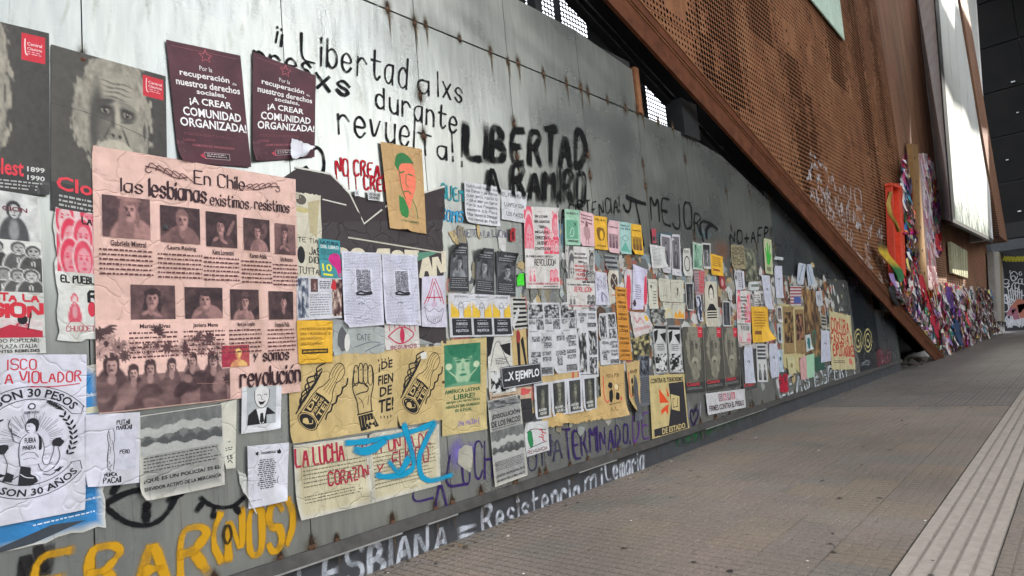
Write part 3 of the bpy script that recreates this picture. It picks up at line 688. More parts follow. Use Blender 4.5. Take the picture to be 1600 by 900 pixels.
    def e(s, cu, cv, ru, rv, col, n=14, rot=0, jag=0):
        a = np.linspace(0, 2*math.pi, n, endpoint=False); q = 1+np.array([s.rg.uniform(-jag, jag) for _ in a])
        x, y = np.cos(a)*ru*q*s.W, np.sin(a)*rv*q*s.H; c_, s_ = math.cos(rot), math.sin(rot)
        return s.p(list(zip(cu+(x*c_-y*s_)/s.W, cv+(x*s_+y*c_)/s.H)), col)
    def s(self, pts, w, col, sm=2):
        P = [(q[0]*self.W, q[1]*self.H) for q in pts]; P = smooth_line(P, sm) if sm else P
        R_ = ribbon(P, w); n = len(R_); v = R_.reshape(-1, 2); off = self._o(.0008)+np.repeat(np.arange(n), 2)*1e-6
        f = [[2*i, 2*i+1, 2*i+3, 2*i+2] for i in range(n-1)]
        self.draw.add(self.pos(v[:, 0]/self.W, v[:, 1]/self.H, off), f, lin(col)); return self
    def w(self, text, u0, v0, u1, v1, col, wd=.006, sm=1, jit=.25, nib=False):
        """hand lettering, or broad-nib blackletter when nib is set"""
        L, tw = strokes_of(text, 1.5 if not nib else 1.15, 0 if nib else jit, self.rg)
        for l in L:
            P = [(u0+x/tw*(u1-u0), v1-y/6*(v1-v0)) for x, y in l]
            if nib:
                P = [(q[0]*self.W, q[1]*self.H) for q in P]; wx, wy = wd*.5, wd*.36
                for a, b_ in zip(P[:-1], P[1:]):
                    for (nx_, ny_) in ((wx, -wy), (wx*.25, wy*.5)):
                        q = np.array([(a[0]-nx_, a[1]-ny_), (a[0]+nx_, a[1]+ny_), (b_[0]+nx_, b_[1]+ny_), (b_[0]-nx_, b_[1]-ny_)])
                        self.text.add(self.pos(q[:, 0]/self.W, q[:, 1]/self.H, self._o(.0013)), [[0, 1, 2, 3]], lin(col))
                    q = np.array([(a[0]-wx, a[1]+wy), (a[0]+wx*.2, a[1]+wy*1.1), (a[0]+wx, a[1]-wy), (a[0]-wx*.2, a[1]-wy*1.1)])
                    self.text.add(self.pos(q[:, 0]/self.W, q[:, 1]/self.H, self._o(.0013)), [[0, 1, 2, 3]], lin(col))
            else:
                self.s(P, wd, col, sm)
        return self
    def i(self, u0, v0, u1, v1, fn, name='picture', res=.008, label=None, **kw):
        """a printed picture: a grid whose vertex colours come from fn(U, V)"""
        w_, h_ = abs(u1-u0)*self.W, abs(v1-v0)*self.H; nx, ny = int(min(230, max(8, w_/res))), int(min(230, max(8, h_/res)))
        U, V = np.meshgrid(np.linspace(0, 1, nx+1), np.linspace(0, 1, ny+1)); C = fn(U, V, np.random.default_rng(self.seed*7+len(self.pics)), **kw)
        m = MB(); m.add(self.pos((u0+U*(u1-u0)).ravel(), (v0+V*(v1-v0)).ravel(), self._o(.0004)), gridfaces(nx, ny), lin(np.clip(C, 0, 255)).reshape(-1, 3)); self.pics.append((name, m, label)); return self
    def done(s):
        for name, m, label in s.pics:
            o = m.build(name, INK, s.root)
            if label: o['label'] = label
        if s.draw.n: s.draw.build('drawing', INK, s.root)
        if s.text.n: s.text.build('lettering', INK, s.root)
        return s.root

# ------------------------------------------------------------------ printed pictures
def vnoise(U, V, rng, s=6, oct_=3):
    out = np.zeros_like(U); amp = 1; tot = 0
    for o in range(oct_):
        n = s*2**o; G = rng.random((n+2, n+2)); x, y = np.clip(U, 0, 1)*n, np.clip(V, 0, 1)*n; i, j = x.astype(int), y.astype(int); fx, fy = x-i, y-j
        fx, fy = fx*fx*(3-2*fx), fy*fy*(3-2*fy)
        out += amp*(G[j, i]*(1-fx)*(1-fy)+G[j, i+1]*fx*(1-fy)+G[j+1, i]*(1-fx)*fy+G[j+1, i+1]*fx*fy); tot += amp; amp *= .55
    return out/tot
def duo(g, dark, light):
    g = np.clip(g, 0, 1)[..., None]; return np.array(dark)*(1-g)+np.array(light)*g
def el(g, U, V, cx, cy, rx, ry, val, soft=.25, rot=0):
    c, s_ = math.cos(rot), math.sin(rot); x, y = U-cx, V-cy; x, y = x*c+y*s_, -x*s_+y*c
    m = np.clip((1-np.sqrt((x/rx)**2+(y/ry)**2))/soft+.5, 0, 1); return g*(1-m)+val*m
def portrait(U, V, rng, dark=(30, 27, 29), light=(226, 196, 184), cx=None, hair=None, bgv=None, shirt=None, scale=1.):
    r = rng.random; cx = .5+(r()-.5)*.22 if cx is None else cx; cy = .37+(r()-.5)*.10; k = scale*(.85+r()*.35)
    g = (.10+.35*r()**2 if bgv is None else bgv)+.30*(vnoise(U, V, rng, 4)-.5)+.3*(U-.5)*(r()-.5)
    for _ in range(int(r()*4)): g = el(g, U, V, r(), r(), .05+.1*r(), .05+.3*r(), r()*.6, .15, r())
    sh = r()*.75+.05 if shirt is None else shirt; hv = (.03+.12*r() if r() < .75 else .55) if hair is None else hair
    lean = (r()-.5)*.2; g = el(g, U, V, cx-lean, 1.04, .36*k, .42*k, sh, .08); g = el(g, U, V, cx-lean*.5-.12, 1.0, .14*k, .34*k, sh*.7, .4)
    g = el(g, U, V, cx-lean*.5, .66, .065*k, .17*k, .58, .15)
    long_ = r(); fx = .105*k
    g = el(g, U, V, cx, cy-.06, .128*k, .20*k, hv, .10)
    if long_ > .55:
        for sx in (-1, 1): g = el(g, U, V, cx+sx*.115*k, cy+.10, .05*k, .24*k, hv, .15, -sx*.12); g = el(g, U, V, cx+.03*r(), cy-.13*k, .15*k, .12*k, hv, .15)
    g = el(g, U, V, cx+.01, cy+.03, fx, .20*k, .82, .13, lean); g = el(g, U, V, cx-fx*.62, cy+.05, fx*.45, .15*k, .52, .6); g = el(g, U, V, cx+.02, cy-.15*k, fx*(.9+.3*r()), .055*k, hv, .3, (r()-.5)*.7)
    for sx in (-1, 1): g = el(g, U, V, cx+.01+sx*fx*.40, cy-.005, fx*.24, .022*k, .06, .6); g = el(g, U, V, cx+.01+sx*fx*.42, cy-.05, fx*.30, .012*k, .15, .6, sx*.25)
    if r() < .3:
        for sx in (-1, 1): g = el(g, U, V, cx+.01+sx*fx*.45, cy, fx*.42, .045*k, .12, .3); g = el(g, U, V, cx+.01+sx*fx*.45, cy, fx*.32, .032*k, .6, .3)
    g = el(g, U, V, cx+.004, cy+.065, fx*.18, .03*k, .42, .7); g = el(g, U, V, cx+.0, cy+.128, fx*.40, .020*k, .15+.3*r(), .5); g = el(g, U, V, cx+fx*.5, cy+.07, fx*.3, .06*k, .92, .8)
    if r() < .35: g = el(g, U, V, cx-.16, .78, .10, .05, .7, .3, -.6); g = el(g, U, V, cx+.12, .84, .12, .045, .7, .3, .5)
    if r() < .25: g = el(g, U, V, cx, cy-.21*k, .2*k, .045*k, hv+.1, .2, .1); g = el(g, U, V, cx, cy-.25*k, .12*k, .09*k, hv+.15, .2)
    return duo(g+.18*(vnoise(U, V, rng, 13)-.5)+.10*(vnoise(U, V, rng, 34, 1)-.5), dark, light)
def oldman(U, V, rng, dark=(38, 37, 36), light=(206, 198, 176), cx=.52, cy=.36):
    U, V = .5+(U-.5)/1.2, cy+(V-cy)/1.2; g = .20+.10*(vnoise(U, V, rng, 4)-.5)+.16*(.5-U); X, Y = U-cx, V-cy; th = np.arctan2(X, -Y); rd = np.hypot(X, Y*.8)
    strand = vnoise((th+3.2)/6.4, np.clip(rd, 0, 1), rng, 44, 2)-.5
    edge = .30+.05*strand*2+.02*np.sin(th*3); g = np.where(rd < edge, .70-.10*(rd/edge)+.34*strand, g); m2 = np.clip((edge-rd)/.02, 0, 1); g = g*m2+(.2+.1*(.5-U))*(1-m2)
    g = el(g, U, V, cx-.005, cy+.05, .168, .27, .50, .12); g = el(g, U, V, cx+.01, cy-.13, .150, .095, .70, .4)
    g = el(g, U, V, cx+.10, cy+.05, .07, .13, .66, .7); g = el(g, U, V, cx-.125, cy+.05, .055, .20, .24, .6); g = el(g, U, V, cx-.07, cy+.10, .05, .10, .40, .8)
    for k, yy in enumerate((-.185, -.16, -.135, -.108)): g = el(g, U, V, cx+.01, cy+yy+.004*np.sin(U*40+k), .115-.01*k, .0045, .36, .7)
    for sx in (-1, 1):
        ex = cx+.012+sx*.080; g = el(g, U, V, ex, cy-.035, .060, .040, .17, .7); g = el(g, U, V, ex, cy-.078, .070, .015, .50 if sx > 0 else .2, .6, sx*.22); g = el(g, U, V, ex, cy-.03, .032, .016, .52, .4)
        g = el(g, U, V, ex, cy-.030, .014, .015, .03, .4); g = el(g, U, V, ex, cy-.047, .042, .007, .06, .4, sx*.15); g = el(g, U, V, ex, cy+.006, .046, .008, .28, .7, -sx*.15); g = el(g, U, V, ex+.004, cy-.035, .004, .004, .9, .6)
    g = el(g, U, V, cx+.022, cy+.01, .018, .07, .74, .7); g = el(g, U, V, cx-.014, cy+.02, .013, .07, .26, .8); g = el(g, U, V, cx+.01, cy+.075, .042, .026, .60, .5)
    for sx in (-1, 1): g = el(g, U, V, cx+.01+sx*.026, cy+.092, .013, .009, .06, .5); g = el(g, U, V, cx+.01+sx*.075, cy+.10, .008, .06, .25, .8, -sx*.5)
    bd = ((X/.175)**2+((Y-.26)/.16)**2) < 1+.5*strand; g = np.where(bd, .60+.5*(vnoise(U, V*.35, rng, 46, 2)-.5), g)
    g = el(g, U, V, cx-.04, cy+.150, .085, .030, .84, .3, -.25); g = el(g, U, V, cx+.06, cy+.150, .085, .030, .84, .3, .25); g = el(g, U, V, cx+.005, cy+.180, .055, .012, .10, .4); g = el(g, U, V, cx+.005, cy+.205, .05, .014, .5, .5)
    g = el(g, U, V, cx+.225, cy+.03, .026, .075, .62, .3); g = el(g, U, V, cx+.222, cy+.035, .011, .045, .25, .4)
    body = el(np.zeros_like(g), U, V, cx-.1, cy+.80, .62, .40, 1, .1); bv = .40+.16*(vnoise(U, V*.5, rng, 7)-.5)-(V-.75)*.9; body = body*np.clip((V-(cy+.33))/.06, 0, 1); g = g*(1-body)+bv*body
    return duo(g+.07*(vnoise(U, V, rng, 30, 2)-.5), dark, light)
def busy(U, V, rng, dark=(30, 30, 32), light=(200, 200, 198), s=7, con=3.2, bias=.5):
    g = vnoise(U, V, rng, s, 4); return duo((g-bias)*con+.45, dark, light)
def cut(U, V, rng, dark=(30, 30, 32), light=(205, 205, 200), s=5, bias=.5):
    g = vnoise(U, V, rng, s, 4); return duo((g > bias)*1., dark, light)
def crowd(U, V, rng, dark=(34, 32, 32), light=(214, 214, 206), n=9, rows=3, top=.0):
    g = np.full_like(U, .97)
    for r_ in range(rows):
        for k in range(n):
            cx = (k+.5+rng.uniform(-.3, .3))/n; cy = top+(r_+.35)/rows*(1-top)+rng.uniform(-.04, .04); k_ = 1.3/n
            v = rng.uniform(.02, .3); g = el(g, U, V, cx, cy+k_*1.5, k_*.75, k_*1.3, .96, .1); g = el(g, U, V, cx, cy+k_*1.5, k_*.66, k_*1.22, v, .1)
            g = el(g, U, V, cx, cy, k_*.42, k_*.52, .96, .1); g = el(g, U, V, cx, cy, k_*.36, k_*.46, v, .1); fv = rng.uniform(.55, .9); g = el(g, U, V, cx+.02*k_, cy+.08*k_, k_*.26, k_*.36, fv, .12)
            for sx in (-1, 1): g = el(g, U, V, cx+(.02+sx*.11)*k_, cy+.0*k_, k_*.055, k_*.035, .08, .4); g = el(g, U, V, cx+(.02+sx*.11)*k_, cy-.08*k_, k_*.07, k_*.02, .15, .4)
            g = el(g, U, V, cx+.03*k_, cy+.12*k_, k_*.03, k_*.07, fv-.3, .5); g = el(g, U, V, cx+.02*k_, cy+.25*k_, k_*.10, k_*.03, .12, .4); g = el(g, U, V, cx, cy+.95*k_, k_*.10, k_*.22, .92, .2); g = el(g, U, V, cx, cy+.98*k_, k_*.035, k_*.2, .1, .2)
    return duo(g+.15*(vnoise(U, V, rng, 16)-.5), dark, light)
def figures(U, V, rng, dark=(30, 30, 32), light=(210, 210, 205), n=2, bgv=.92):
    g = np.full_like(U, bgv)+.25*(vnoise(U, V, rng, 4)-.5)
    for k in range(n):
        cx = (k+.5)/n; v = rng.uniform(.05, .3); g = el(g, U, V, cx, .85, .30/n, .42, v, .1); g = el(g, U, V, cx, .32, .16/n, .17, v*.6, .1)
        g = el(g, U, V, cx+.01, .35, .10/n, .13, .85, .12); g = el(g, U, V, cx+.01, .43, .035/n, .012, .1, .4); g = el(g, U, V, cx+.015, .37, .012/n, .03, .5, .4); g = el(g, U, V, cx, .7, .10/n, .2, .6, .5)
        for sx in (-1, 1): g = el(g, U, V, cx+.01+sx*.045/n, .33, .02/n, .012, .1, .5)
    return duo(g+.12*(vnoise(U, V, rng, 14)-.5), dark, light)
def face(U, V, rng, dark=(30, 92, 62), light=(214, 226, 190)):
    g = .12+.1*vnoise(U, V, rng, 8); g = el(g, U, V, .5, .5, .27, .50, .75, .1); g = el(g, U, V, .5, .05, .42, .30, .06, .1); g = el(g, U, V, .5, .2, .26, .10, .1, .3)
    for sx in (-1, 1):
        g = el(g, U, V, .5+sx*.12, .42, .07, .03, .1, .5); g = el(g, U, V, .5+sx*.12, .36, .09, .018, .1, .5); g = el(g, U, V, .5+sx*.24, .55, .06, .22, .3, .6)
    g = el(g, U, V, .5, .56, .03, .1, .55, .7); g = el(g, U, V, .5, .62, .05, .02, .2, .6); g = el(g, U, V, .5, .74, .10, .03, .15, .5); g = el(g, U, V, .5, 1.05, .5, .14, .45, .3)
    for sx in (-1, 1): g = el(g, U, V, .5+sx*.38, .52, .09, .08, .95, .3); g = el(g, U, V, .5+sx*.27, .72, .18, .012, .9, .5, sx*-.7)
    return duo(g+.12*(vnoise(U, V, rng, 10)-.5), dark, light)
def garland(U, V, rng, dark=(44, 26, 30), light=(226, 186, 172)):
    """women in a row under big flowers, paper left bare above"""
    g = np.full_like(U, 1.0)
    heads = [(.10, .50, .10, .1), (.25, .60, .07, .16), (.37, .56, .075, .2), (.53, .55, .065, .12), (.69, .50, .07, .34), (.86, .52, .085, .1)]
    for cx, cy, k, v in heads:
        g = el(g, U, V, cx, cy+.42, k*1.35, .42, v+.14, .08); g = el(g, U, V, cx, cy-.02, k*.55, k*1.2, .1, .15); g = el(g, U, V, cx, cy+.015, k*.40, k*1.05, .62, .25)
        for sx in (-1, 1): g = el(g, U, V, cx+sx*k*.16, cy, k*.1, .012, .15, .6)
        g = el(g, U, V, cx, cy+.06, k*.16, .01, .2, .6); g = el(g, U, V, cx, cy+.20, k*.25, .08, .55, .5)
    g = np.where(V > .62, np.minimum(g, .45), g)
    for _ in range(26): cx, cy, k = rng.uniform(0, .95), rng.uniform(.66, 1.0), .04; g = el(g, U, V, cx, cy, rng.uniform(.03, .09), rng.uniform(.04, .14), rng.uniform(.05, .5), .3, rng.uniform(-1, 1))
    for cx, cy, k, v in heads: g = el(g, U, V, cx, cy, k*.55, k*1.3, .10, .12); g = el(g, U, V, cx+.003, cy+.02, k*.37, k*.98, .74, .15); g = el(g, U, V, cx-k*.2, cy+.03, k*.14, k*.6, .5, .6); g = el(g, U, V, cx, cy-k*.95, k*.5, k*.45, .12, .3, .3); g = el(g, U, V, cx-k*.15, cy, k*.09, .010, .1, .5); g = el(g, U, V, cx+k*.17, cy, k*.09, .010, .1, .5); g = el(g, U, V, cx, cy+k*.55, k*.14, .010, .2, .5); g = el(g, U, V, cx, cy+k*1.5, k*.3, .06, .6, .3)
    for _ in range(16): cx, cy, r_, v = rng.uniform(.0, 1), rng.uniform(.26, .46), rng.uniform(.03, .055), rng.choice([.2, .45, .7]); a = np.arctan2(V-cy, (U-cx)*2.0); m = np.hypot((U-cx), (V-cy)*.55)/(r_*(.78+.22*np.cos(a*8))); g = np.where(m < 1, v+.15*np.cos(a*8), g); g = np.where(m < .25, .1, g)
    for cx, cy, r_, v in [(.07, .26, .085, .72), (.02, .15, .05, .2), (.15, .30, .06, .45), (.25, .33, .065, .7), (.19, .40, .045, .2), (.36, .38, .05, .7), (.42, .30, .03, .3), (.50, .33, .05, .2), (.58, .38, .04, .65), (.64, .36, .045, .2), (.70, .30, .05, .75), (.78, .30, .06, .6), (.83, .24, .055, .15), (.90, .36, .06, .7), (.95, .5, .05, .65), (.98, .76, .05, .15)]:
        a = np.arctan2(V-cy, (U-cx)*2.0); m = np.hypot((U-cx), (V-cy)*.55)/(r_*(.78+.22*np.cos(a*9))); k = m < 1; g = np.where(k, v+.2*np.cos(a*9)*.5, g); g = np.where(m < .25, .15, g)
    for cx, cy, rt in [(.08, .02, 1.3), (.43, .12, -1.1), (.73, .14, 1.0), (1.0, .72, 0)]:
        for k in range(7):
            a = rt+(k-3)*.45; g = el(g, U, V, cx+.03*math.cos(a), cy+.05+.06*math.sin(a), .035, .012, .2, .4, a)
    g = np.where(g < .97, g+.34*(vnoise(U, V, rng, 12, 3)-.5), g); return duo(g, dark, light)
def riot(U, V, rng, dark=(60, 62, 62), light=(150, 152, 150)):
    g = .45+.35*(vnoise(U*1., V*.15, rng, 18)-.5); tear = .30+.05*np.sin(U*9)+.03*np.sin(U*31+2); m = (V > tear) & (V < tear+.22); 
    tear2 = .78-.05*np.sin(U*5+1)+.03*np.sin(U*27); g = np.where(V > tear2, 1.0, g); mid = (V >= tear+.22) & (V <= tear2)
    h = np.full_like(U, .5)
    for k in range(6):
        cx = (k+.5)/6; h = el(h, U, V, cx, .78, .09, .2, .18, .2); h = el(h, U, V, cx, .55, .035, .07, .25, .2)
    g = np.where(mid, h, g); g = np.where(m, 1.0, g)
    return duo(g+.1*(vnoise(U, V, rng, 20)-.5), dark, light)

SPRAYED = None
# ------------------------------------------------------------------ spray paint on upright surfaces
def spray(name, label, parent, lines_, w, col, y=-.003, soft=True, alpha=.95, drips=0, rg=None, jitw=.12, loc=None):
    if label is None and SPRAYED: name = SPRAYED
    """lines_: polylines in wall metres (x, z)"""
    m = MB(); c3 = lin(col); k = 0
    for l in lines_:
        P = np.array(l, float)
        if 1 < len(P) < 6: tt = np.linspace(0, len(P)-1, 8); P = np.stack([np.interp(tt, range(len(P)), P[:, 0]), np.interp(tt, range(len(P)), P[:, 1])], 1)
        if soft: offs, al = (-1.25, -.66, -.32, 0, .32, .66, 1.25), (0, .17*alpha, alpha, alpha, alpha, .17*alpha, 0)
        else: offs, al = (-.55, -.42, .42, .55), (alpha*.4, alpha, alpha, alpha*.4)
        R_ = ribbon(P, w, offs, jitw, rg); n, q = R_.shape[:2]; v = R_.reshape(-1, 2); k += 1
        off = y-.00006*k-np.repeat(np.arange(n), q)*4e-6
        c = np.zeros((n*q, 4)); c[:, :3] = c3; c[:, 3] = np.tile(al, n)
        if rg: c[:, 3] *= np.repeat(.84+.16*np.sin(rg.uniform(0, 6)+np.arange(n)*rg.uniform(.3, .9)), q)
        if soft: c[:q, 3] *= .5; c[-q:, 3] *= .5
        f = [[i*q+j, i*q+j+1, (i+1)*q+j+1, (i+1)*q+j] for i in range(n-1) for j in range(q-1)]
        m.add(np.stack([v[:, 0], off, v[:, 1]], -1), f, c)
        if drips and rg and rg.random() < drips:
            a = P[rg.randrange(len(P))]; L_ = rg.uniform(.05, .28); ww = .004
            m.add([(a[0]-ww, y-.0001*k, a[1]), (a[0]+ww, y-.0001*k, a[1]), (a[0]+ww*.6, y-.0001*k, a[1]-L_), (a[0]-ww*.6, y-.0001*k, a[1]-L_)], [[0, 1, 2, 3]], np.append(c3, .9))
    o = m.build(name, PAINT, parent)
    if parent is not None and any(parent.location): o.location = -Vector(parent.location)
    if label: o['label'] = label
    return o
def graf(text, quad, w, col, label, soft=True, drips=0, y=-.003, parent=None, jit=.3, sm=2, alpha=.95, gap=1.9, seed=1, plane=0., name='graffiti'):
    rg = random.Random(seed+len(text)); L, tw = strokes_of(text, gap, jit, rg); Q = [np.array(wp(*q, plane)) for q in quad]; out = []
    for l in L:
        P = []
        for x, yy in l:
            u, v = x/tw, 1-yy/6; P.append(Q[0]*(1-u)*(1-v)+Q[1]*u*(1-v)+Q[2]*u*v+Q[3]*(1-u)*v)
        out.append(smooth_line(P, sm))
    return spray(name, label, parent or wall, out, w, col, y+plane, soft, alpha, drips, rg)
def gline(pts, w, col, label, soft=True, y=-.003, sm=2, alpha=.95, plane=0., parent=None, name='graffiti'):
    return spray(name, label, parent or wall, [smooth_line([wp(*p, plane) for p in l], sm) for l in pts], w, col, y+plane, soft, alpha, 0, random.Random(3))
# ------------------------------------------------------------------ posters (corners are read off the photograph onto the wall plane)
K = (24, 23, 25); WH = (214, 214, 222); CRM = (214, 208, 186); TAN = (202, 176, 118); GRY = (150, 150, 144); RED = (196, 44, 58); YEL = (232, 178, 40); PNK = (226, 186, 190); MNT = (160, 204, 176)
S = Sheet
def q4(*a): return [(a[i], a[i+1]) for i in range(0, 8, 2)]
# large dark poster with torn upper edge, partly covered
BR = (52, 42, 44)
s = S('torn_poster', 'big torn dark brown poster with cream block letters behind the white sheets', 'poster', q4(436, 300, 690, 322, 696, 536, 470, 548), BR, 0, torn=.03)
s.w('LOS ESTAN', .16, .36, 1.0, .52, (214, 204, 178), .05, 1, .1); s.p([(-.05, -.02), (.1, -.16), (.28, -.14), (.38, -.03), (.45, .16), (.6, .02), (1.02, -.14), (1.02, .1), (-.05, .2)], BR)
s.s([(.1, -.17), (.28, -.15), (.38, -.03), (.452, .17), (.62, .02), (1.02, -.15)], .014, (206, 202, 190), 0); s.s([(.0, -.02), (.35, .05)], .01, (206, 202, 190), 0); s.s([(.35, .27), (1.0, .35)], .012, (190, 184, 166), 0)
s.e(.86, .68, .035, .12, (150, 60, 58)); s.e(.95, .66, .035, .13, (150, 60, 58)); s.p([(.72, .36), (.98, .34), (.74, .44)], (88, 140, 116)); s.p([(.1, .78), (.62, .9), (.9, 1.0), (.2, 1.0)], (150, 152, 150)); s.done()
s = S('collage_poster', 'torn cream poster with black letters JAS and DION beside the pink sheet', 'poster', q4(458, 300, 500, 306, 504, 440, 462, 436), CRM, 1, torn=.02)
s.w('JAS,', .5, .62, .98, .70, K, .008); s.w('DION', .5, .73, 1, .80, K, .007); s.w('TUTTAN', .1, .86, 1, .93, K, .006); s.w('TE TIAN', .1, .52, 1, .57, K, .005); s.e(.25, .08, .2, .06, (90, 84, 74)); s.e(.3, .2, .3, .03, (190, 176, 120)); s.e(.2, .72, .14, .1, K); s.p([(.5, .1), (.95, .05), (.8, .5), (.55, .45)], (180, 168, 130)); s.done()
s = S('old_portrait_poster', 'dark poster of a man with dates 1899 and 1990 at the left edge', 'poster', q4(-78, 17, 76, 53, 78, 308, -80, 292), (74, 73, 70), 1, group=None)
s.i(0, 0, 1, 1, oldman, 'portrait', cx=.30, cy=.38); s.r(.0, .86, 1, 1, (58, 57, 56)); s.r(.70, .035, .955, .20, RED); s.t('Central', .76, .085, .92, .105, (230, 190, 190)); s.t('Clasista', .76, .115, .92, .132, (230, 190, 190)); s.lines(.76, .14, .92, .165, 2, (220, 160, 165)); s.s([(.74, .07), (.735, .11), (.745, .16), (.76, .165)], .006, (235, 200, 200))
s.t('Blest', .40, .805, .72, .90, (214, 62, 74)); s.t('1899', .755, .835, .94, .865, (205, 205, 200)); s.t('1990', .755, .885, .94, .915, (205, 205, 200)); s.lines(.3, .925, .96, .985, 3, (170, 170, 164)); s.done()
s = S('old_portrait_poster', 'dark poster of a white bearded old man with hollow eyes above the pink sheet', 'poster', q4(79, 70, 258, 120, 262, 362, 79, 328), (74, 73, 70), 1)
s.i(0, 0, 1, 1, oldman, 'portrait', res=.0065); s.r(.0, .83, 1, 1, (58, 57, 56)); s.r(.78, .03, .975, .165, RED); s.t('Central', .83, .06, .96, .078, (230, 190, 190)); s.t('Clasista', .83, .085, .96, .102, (230, 190, 190)); s.lines(.84, .11, .95, .135, 2, (220, 160, 165)); s.s([(.815, .05), (.81, .09), (.815, .13), (.83, .135)], .005, (235, 200, 200))
s.t('Clotario', .04, .79, .72, .875, (214, 62, 74)); s.lines(.06, .9, .9, .98, 3, (170, 170, 164)); s.s([(0, .36), (.3, .365), (.6, .40), (1, .47)], .003, (60, 58, 55)); s.done()
MAR = (88, 40, 50)
def maroon(quad, label, extra=False):
    s = S('slogan_poster', label, 'poster', quad, MAR, 2, group='maroon slogan posters', curl=((0, 1, .14, .03),), wr=2)
    s.i(0.0, 0.0, 1, 1, busy, 'background_print', .02, dark=(62, 32, 40), light=(96, 52, 60), s=5, con=1.0)
    st = []
    for k in range(10):
        a = -math.pi/2+k*math.pi/5; r_ = .045 if k % 2 == 0 else .019; st.append((.5+r_*math.cos(a)/s.W, .075+r_*math.sin(a)/s.H))
    s.s(st+[st[0]], .005, (190, 90, 100), 0); s.s([(.06, .04), (.94, .04)], .002, (150, 90, 98), 0)
    L_ = (226, 222, 220); s.t('Por la', .40, .165, .57, .205, L_, False); s.t('recuperación', .13, .225, .80, .29, L_); s.t('de', .84, .26, .90, .285, L_, False); s.t('nuestros derechos', .07, .30, .94, .36, L_); s.t('sociales,', .33, .37, .73, .42, L_)
    s.t('¡A CREAR', .22, .445, .80, .52, (236, 234, 232)); s.t('COMUNIDAD', .12, .535, .92, .61, (236, 234, 232)); s.t('ORGANIZADA!', .07, .625, .985, .70, (236, 234, 232))
    s.t('LUCHA', .09, .80, .25, .82, (150, 84, 92)); s.t('COMUNIDAD ORGANIZADA', .2, .84, .78, .86, (160, 90, 98)); s.r(.35, .90, .70, .955, (40, 30, 34)); s.frame(.35, .90, .70, .955, .003, (180, 150, 152)); s.lines(.38, .91, .67, .945, 2, (190, 170, 170))
    s.p([(.29, .93), (.36, .905), (.33, .93), (.38, .95), (.33, .95)], (190, 60, 80)); s.lines(.1, .75, .8, .775, 2, (120, 66, 74)); return s
maroon(q4(258, 63, 374, 88, 391, 262, 278, 254), 'left maroon poster with white slogan, its lower corner behind the pink sheet').done()
maroon(q4(394, 82, 492, 119, 490, 246, 393, 254), 'right maroon poster with white slogan and a torn white corner below').done()
s = S('torn_flap', 'torn white paper flap hanging off the right maroon poster', 'paper scrap', q4(452, 216, 490, 232, 476, 246, 448, 252), (216, 216, 222), 4, curl=((1, .6, .2, .05), (0, 1, .1, .03)), torn=.02, wr=4, step=.02); s.done()
# pink poster
INKB = (50, 26, 32)
s = S('pink_poster', 'large pink poster of nine portraits with blackletter headings and women under flowers', 'poster', q4(142, 228, 460, 281, 468, 612, 150, 648), (226, 186, 172), 3, wr=1.6)
s.w('En Chile', .445, .035, .70, .092, INKB, .0115, 0, nib=True); s.w('las', .115, .112, .205, .165, INKB, .0105, 0, nib=True); s.w('lesbianas', .235, .10, .50, .170, INKB, .0145, 0, nib=True); s.w('existimos,', .52, .125, .735, .175, INKB, .0085, 0, nib=True); s.w('resistimos', .755, .12, .955, .170, INKB, .0085, 0, nib=True)
for sx, cx_ in ((1, .33), (-1, .79)):
    for k in range(5): s.s([(cx_-sx*.10+sx*.035*k, .055+.006*k), (cx_-sx*.09+sx*.035*k, .03+.006*k), (cx_-sx*.06+sx*.035*k, .045+.006*k), (cx_-sx*.03+sx*.035*k, .065+.006*k)], .005, (90, 52, 56))
    s.s([(cx_-sx*.11, .05), (cx_-sx*.05, .055), (cx_+sx*.03, .085), (cx_+sx*.08, .07)], .006, (80, 46, 50)); s.s([(cx_-sx*.10, .05), (cx_-sx*.115, .065), (cx_-sx*.10, .078), (cx_-sx*.085, .068)], .005, (80, 46, 50))
ph = [(.035, .185, .235, .345), (.28, .200, .465, .350), (.495, .205, .655, .355), (.69, .215, .835, .360), (.865, .225, 1.0-.012, .368)]
nm = ['Gabriela Mistral', 'Laura Rodrig', 'Kena Lorenzini', 'Karen Atala', 'Erika Montecinos']
for (a, b_, c_, d_), n_ in zip(ph, nm):
    s.i(a, b_, c_, d_, portrait, 'portrait', .0065, dark=(44, 28, 32), light=(200, 152, 142), scale=1.1); s.t(n_, a+.03, d_+.012, c_-.02, d_+.034, INKB); s.lines(a-.015, d_+.045, c_+.01, d_+.155, 6, (96, 56, 58), .42, .03)
ph2 = [(.145, .525, .34, .665), (.385, .530, .57, .665), (.61, .535, .765, .665), (.82, .540, .965, .668)]
for (a, b_, c_, d_), n_ in zip(ph2, ['Marialy Rivas', 'Javiera Mena', 'María José Cumplido', 'Fernanda Pinilla']):
    s.i(a, b_, c_, d_, portrait, 'portrait', .0065, dark=(40, 26, 30), light=(204, 156, 146), scale=1.1); s.t(n_, a+.035, d_+.012, c_-.025, d_+.034, INKB); s.lines(a-.01, d_+.042, c_+.01, d_+.152, 6, (96, 56, 58), .42, .03)
s.i(0, .66, .60, .995, garland, 'group_photo', .0058)
s.i(.56, .775, .705, .865, portrait, 'colour_portrait', .006, dark=(150, 30, 60), light=(240, 214, 120), bgv=.15, hair=.9, shirt=.8)
s.w('y somos', .73, .80, .93, .85, INKB, .0105, 0, nib=True); s.w('revolución', .655, .875, .995, .955, INKB, .0155, 0, nib=True)
for k in range(9): a = s.rg.random(); b_ = s.rg.random(); s.s([(a, b_), (a+.1, b_+.01), (a+.22, b_-.005)], .0015, (196, 144, 132))
s.done()
